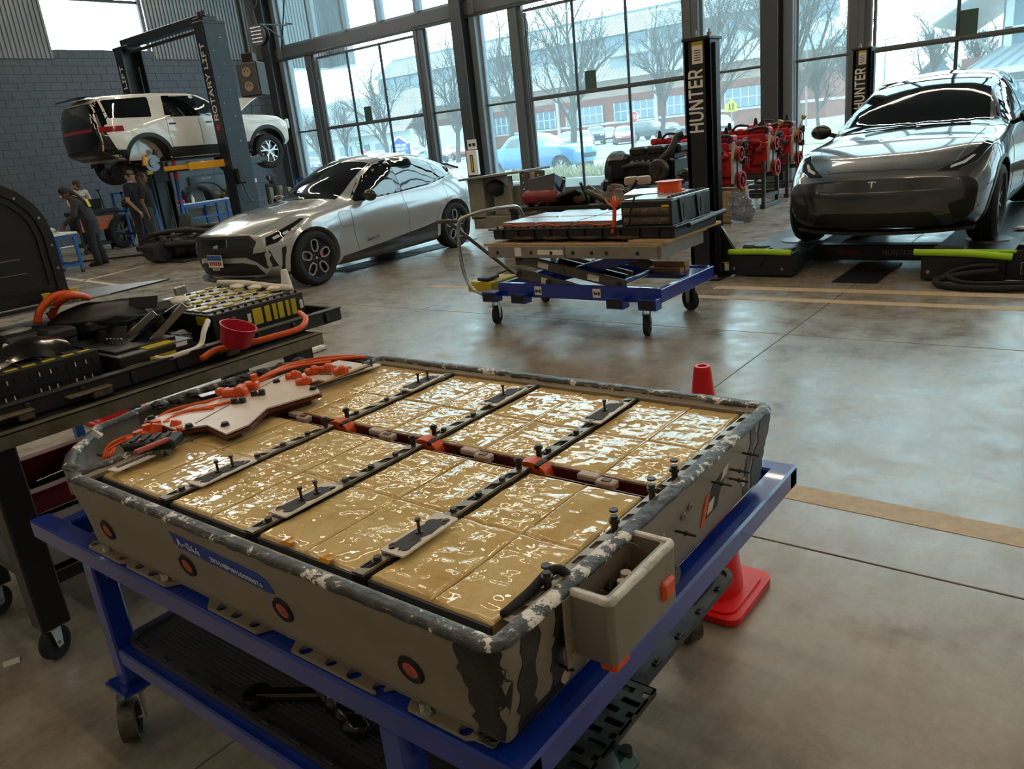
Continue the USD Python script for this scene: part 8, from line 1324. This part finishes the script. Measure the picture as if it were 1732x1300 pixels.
du('arm', [rod((-15.3+.25*k, 7.7+.1*k, .40+.03*(k % 3)), (-14.95+.25*k, 8.2+.1*k, .55-.05*(k % 2)), .022, 8) for k in range(6)], 'dark_steel'); du('small_part', [blob((rgd.uniform(-15.3, -13.9), rgd.uniform(7.7, 8.7), rgd.uniform(.3, .55)), (.05, .05, .04), 520+k, .4, 1) for k in range(16)], 'rusty'); du('motor', T(cyl(.20, .42, n=24), (-15.1, 7.72, .22), ry=90), 'black_metal'); du('skid', box(1.2, .7, .05, (-14.7, 8.1, 0), b=.01), 'black_metal'); du('leg', [box(.08, .08, .30, (x, y, .05)) for x, y in ((-15.2, 7.9), (-14.3, 8.2), (-14.8, 8.4))], 'black_metal')
lb = Thing('long_bench', 'long white topped bench on blue legs against the block wall', 'bench', (-21.9, 13.2, 0)); lb('top', box(.8, 2.0, .04, (-21.9, 13.15, .72), b=.004), 'white_plastic'); lb('edge', box(.03, 2.0, .07, (-21.49, 13.15, .66)), 'blue_tube'); lb('leg', [box(.06, .06, .70, (x, y, 0)) for x in (-22.2, -21.55) for y in (12.3, 13.3, 14.05)], 'blue_tube'); lb('rail', box(.05, 1.9, .05, (-21.55, 13.15, .30)), 'blue_tube'); lb('back_box', box(.3, 1.7, .3, (-22.4, 13.1, .25)), 'lift_grey')
wq = Thing('arch_liner', 'black plastic wheel arch liner lying on the long bench', 'liner', (-21.9, 12.85, .76)); wq('shell', T(ext(circ(0, 0, .46, 14).difference(circ(0, 0, .40, 14)).intersection(sbox(-1, 0, 1, 1)), .45, 'yz'), (-22.1, 12.9, .76)), 'black_plastic'); wq('panel', slab(grid(8, 8, lambda u, v: np.stack([-21.65-.1*v, 12.45+.6*u, .77+.40*v*(1-.3*u)], -1)), .02, (-1, 0, 0)), 'black_plastic'); wq('hoop', tube([(-21.6, 12.5, 1.05), (-21.6, 12.9, 1.28), (-21.6, 13.4, 1.22), (-21.6, 13.7, .95)], .03, 8, 5), 'black_plastic', smooth=True)
tr = Thing('transmission', 'silver grey transmission casting on the long bench', 'gearbox', (-21.75, 13.7, .76)); tr('case', [blob((-21.75, 13.45+.2*k, .90), (.16, .14, .14), 600+k, .35, 2) for k in range(3)], 'cast_iron', smooth=40); tr('ring', T(lathe([(.12, 0), (.20, 0), (.20, .06), (.12, .06), (.12, 0)], 24, axis='x'), (-21.62, 13.95, .94)), 'cast_iron', smooth=40)
solo('red_funnel', lathe([(0, 0), (.10, 0), (.12, .08), (.07, .12), (0, .12)], 20), 'red', 'small red dome shaped pot at the near end of the long bench', 'pot', (-21.65, 12.25, .762), smooth=40); solo('white_bottle', lathe([(0, 0), (.045, 0), (.045, .13), (.018, .17), (.018, .22), (0, .22)], 16), 'white_plastic', 'white spray bottle on the long bench', 'bottle', (-21.6, 12.6, .762), smooth=40)
tv = Thing('wall_screen', 'dark blue screen on the block wall above the long bench', 'screen', (XW+.1, 14.1, .75)); tv('panel', box(.05, 1.3, .62, (XW+.07, 14.15, .86), b=.008), 'lift_navy'); tv('display', box(.008, 1.2, .52, (XW+.10, 14.15, .91)), 'screen'); tv('mark', [box(.006, .06, .012, (XW+.105, 14.0+.1*k, 1.38)) for k in range(3)], 'sticker_white')
rs = Thing('racing_seat', 'black and grey sports seat standing by the windows behind the silver car', 'seat', (-20.2, 14.55, 0)); sl = lambda pts, m, n: rs(n, T(limb(pts, .03, 6), rz=0), m, smooth=True); cx, cy = -20.2, 14.55
sl([((cx-.16, cy-.18, .95), .10, (cx-.16, cy+.18, .95), .10), ((cx-.10, cy-.22, .55), .11, (cx-.10, cy+.22, .55), .11), ((cx-.13, cy, .55), .12, (cx-.17, cy, 1.05), .10), ((cx-.14, cy-.24, 1.0), .06, (cx-.08, cy-.25, .6), .08), ((cx-.14, cy+.24, 1.0), .06, (cx-.08, cy+.25, .6), .08)], 'shirt_black', 'backrest'); sl([((cx-.20, cy-.08, 1.22), .09, (cx-.20, cy+.08, 1.22), .09), ((cx-.19, cy, 1.08), .09, (cx-.2, cy, 1.25), .09)], 'shirt_charcoal', 'headrest'); sl([((cx+.05, cy-.18, .42), .09, (cx+.38, cy-.16, .46), .08), ((cx+.05, cy+.18, .42), .09, (cx+.38, cy+.16, .46), .08), ((cx+.0, cy, .40), .10, (cx+.38, cy, .42), .09)], 'shirt_black', 'cushion'); rs('frame', box(.5, .5, .32, (cx+.1, cy, 0), b=.02), 'black_metal'); rs('seat_mark', [box(.01, .03, .02, (cx-.085, cy-.06+.05*k, .98)) for k in range(3)] + [box(.012, .012, .12, (cx-.10, cy-.12, 1.14))], 'sticker_white')
for i, (x, y, h_) in enumerate(((-18.3, 12.95, 1.0), (-18.15, 13.15, 1.02), (-17.95, 13.28, .96))): solo('metal_bollard', J(box(.12, .12, h_, b=.01)), 'lift_grey', ['left of three grey square bollards by the lift post', 'middle of three grey square bollards by the lift post', 'right of three grey square bollards, behind the small red cone'][i], 'bollard', (x, y, 0))
cone('small red cone by the grey bollards behind the silver car', (-17.55, 13.05, 0), .72, .32); 
hs_ = Thing('hose_stand', 'blue framed hose stand with coiled hose behind the silver car', 'stand', (-18.4, 14.0, 0)); hs_('frame', [box(.06, .06, 1.15, (-18.5+.3*k, 14.0, 0)) for k in range(2)] + [box(.4, .05, .05, (-18.35, 14.0, z)) for z in (.3, 1.1)], 'lift_blue'); hs_('coil', [T(lathe([(.14, 0), (.17, .0), (.17, .03), (.14, .03), (.14, 0)], 24, axis='y'), (-18.1, 13.9+.05*k, .85)) for k in range(3)], 'steel', smooth=40)
solo('floor_bar', J(box(2.2, .06, .04, b=.005), box(.06, .4, .04, (.9, 0, 0))), 'black_metal', 'dark metal bar lying on the floor before the person in dark grey', 'bar', (-17.5, 7.9, 0), 40); solo('red_button', J(cyl(.02, .50, (0, 0, -.5), n=10), ball(.06, (0, 0, .06), 2)), 'red', 'small red ball topped valve on the drive unit by the silver car', 'valve', (-13.95, 9.05, .53))
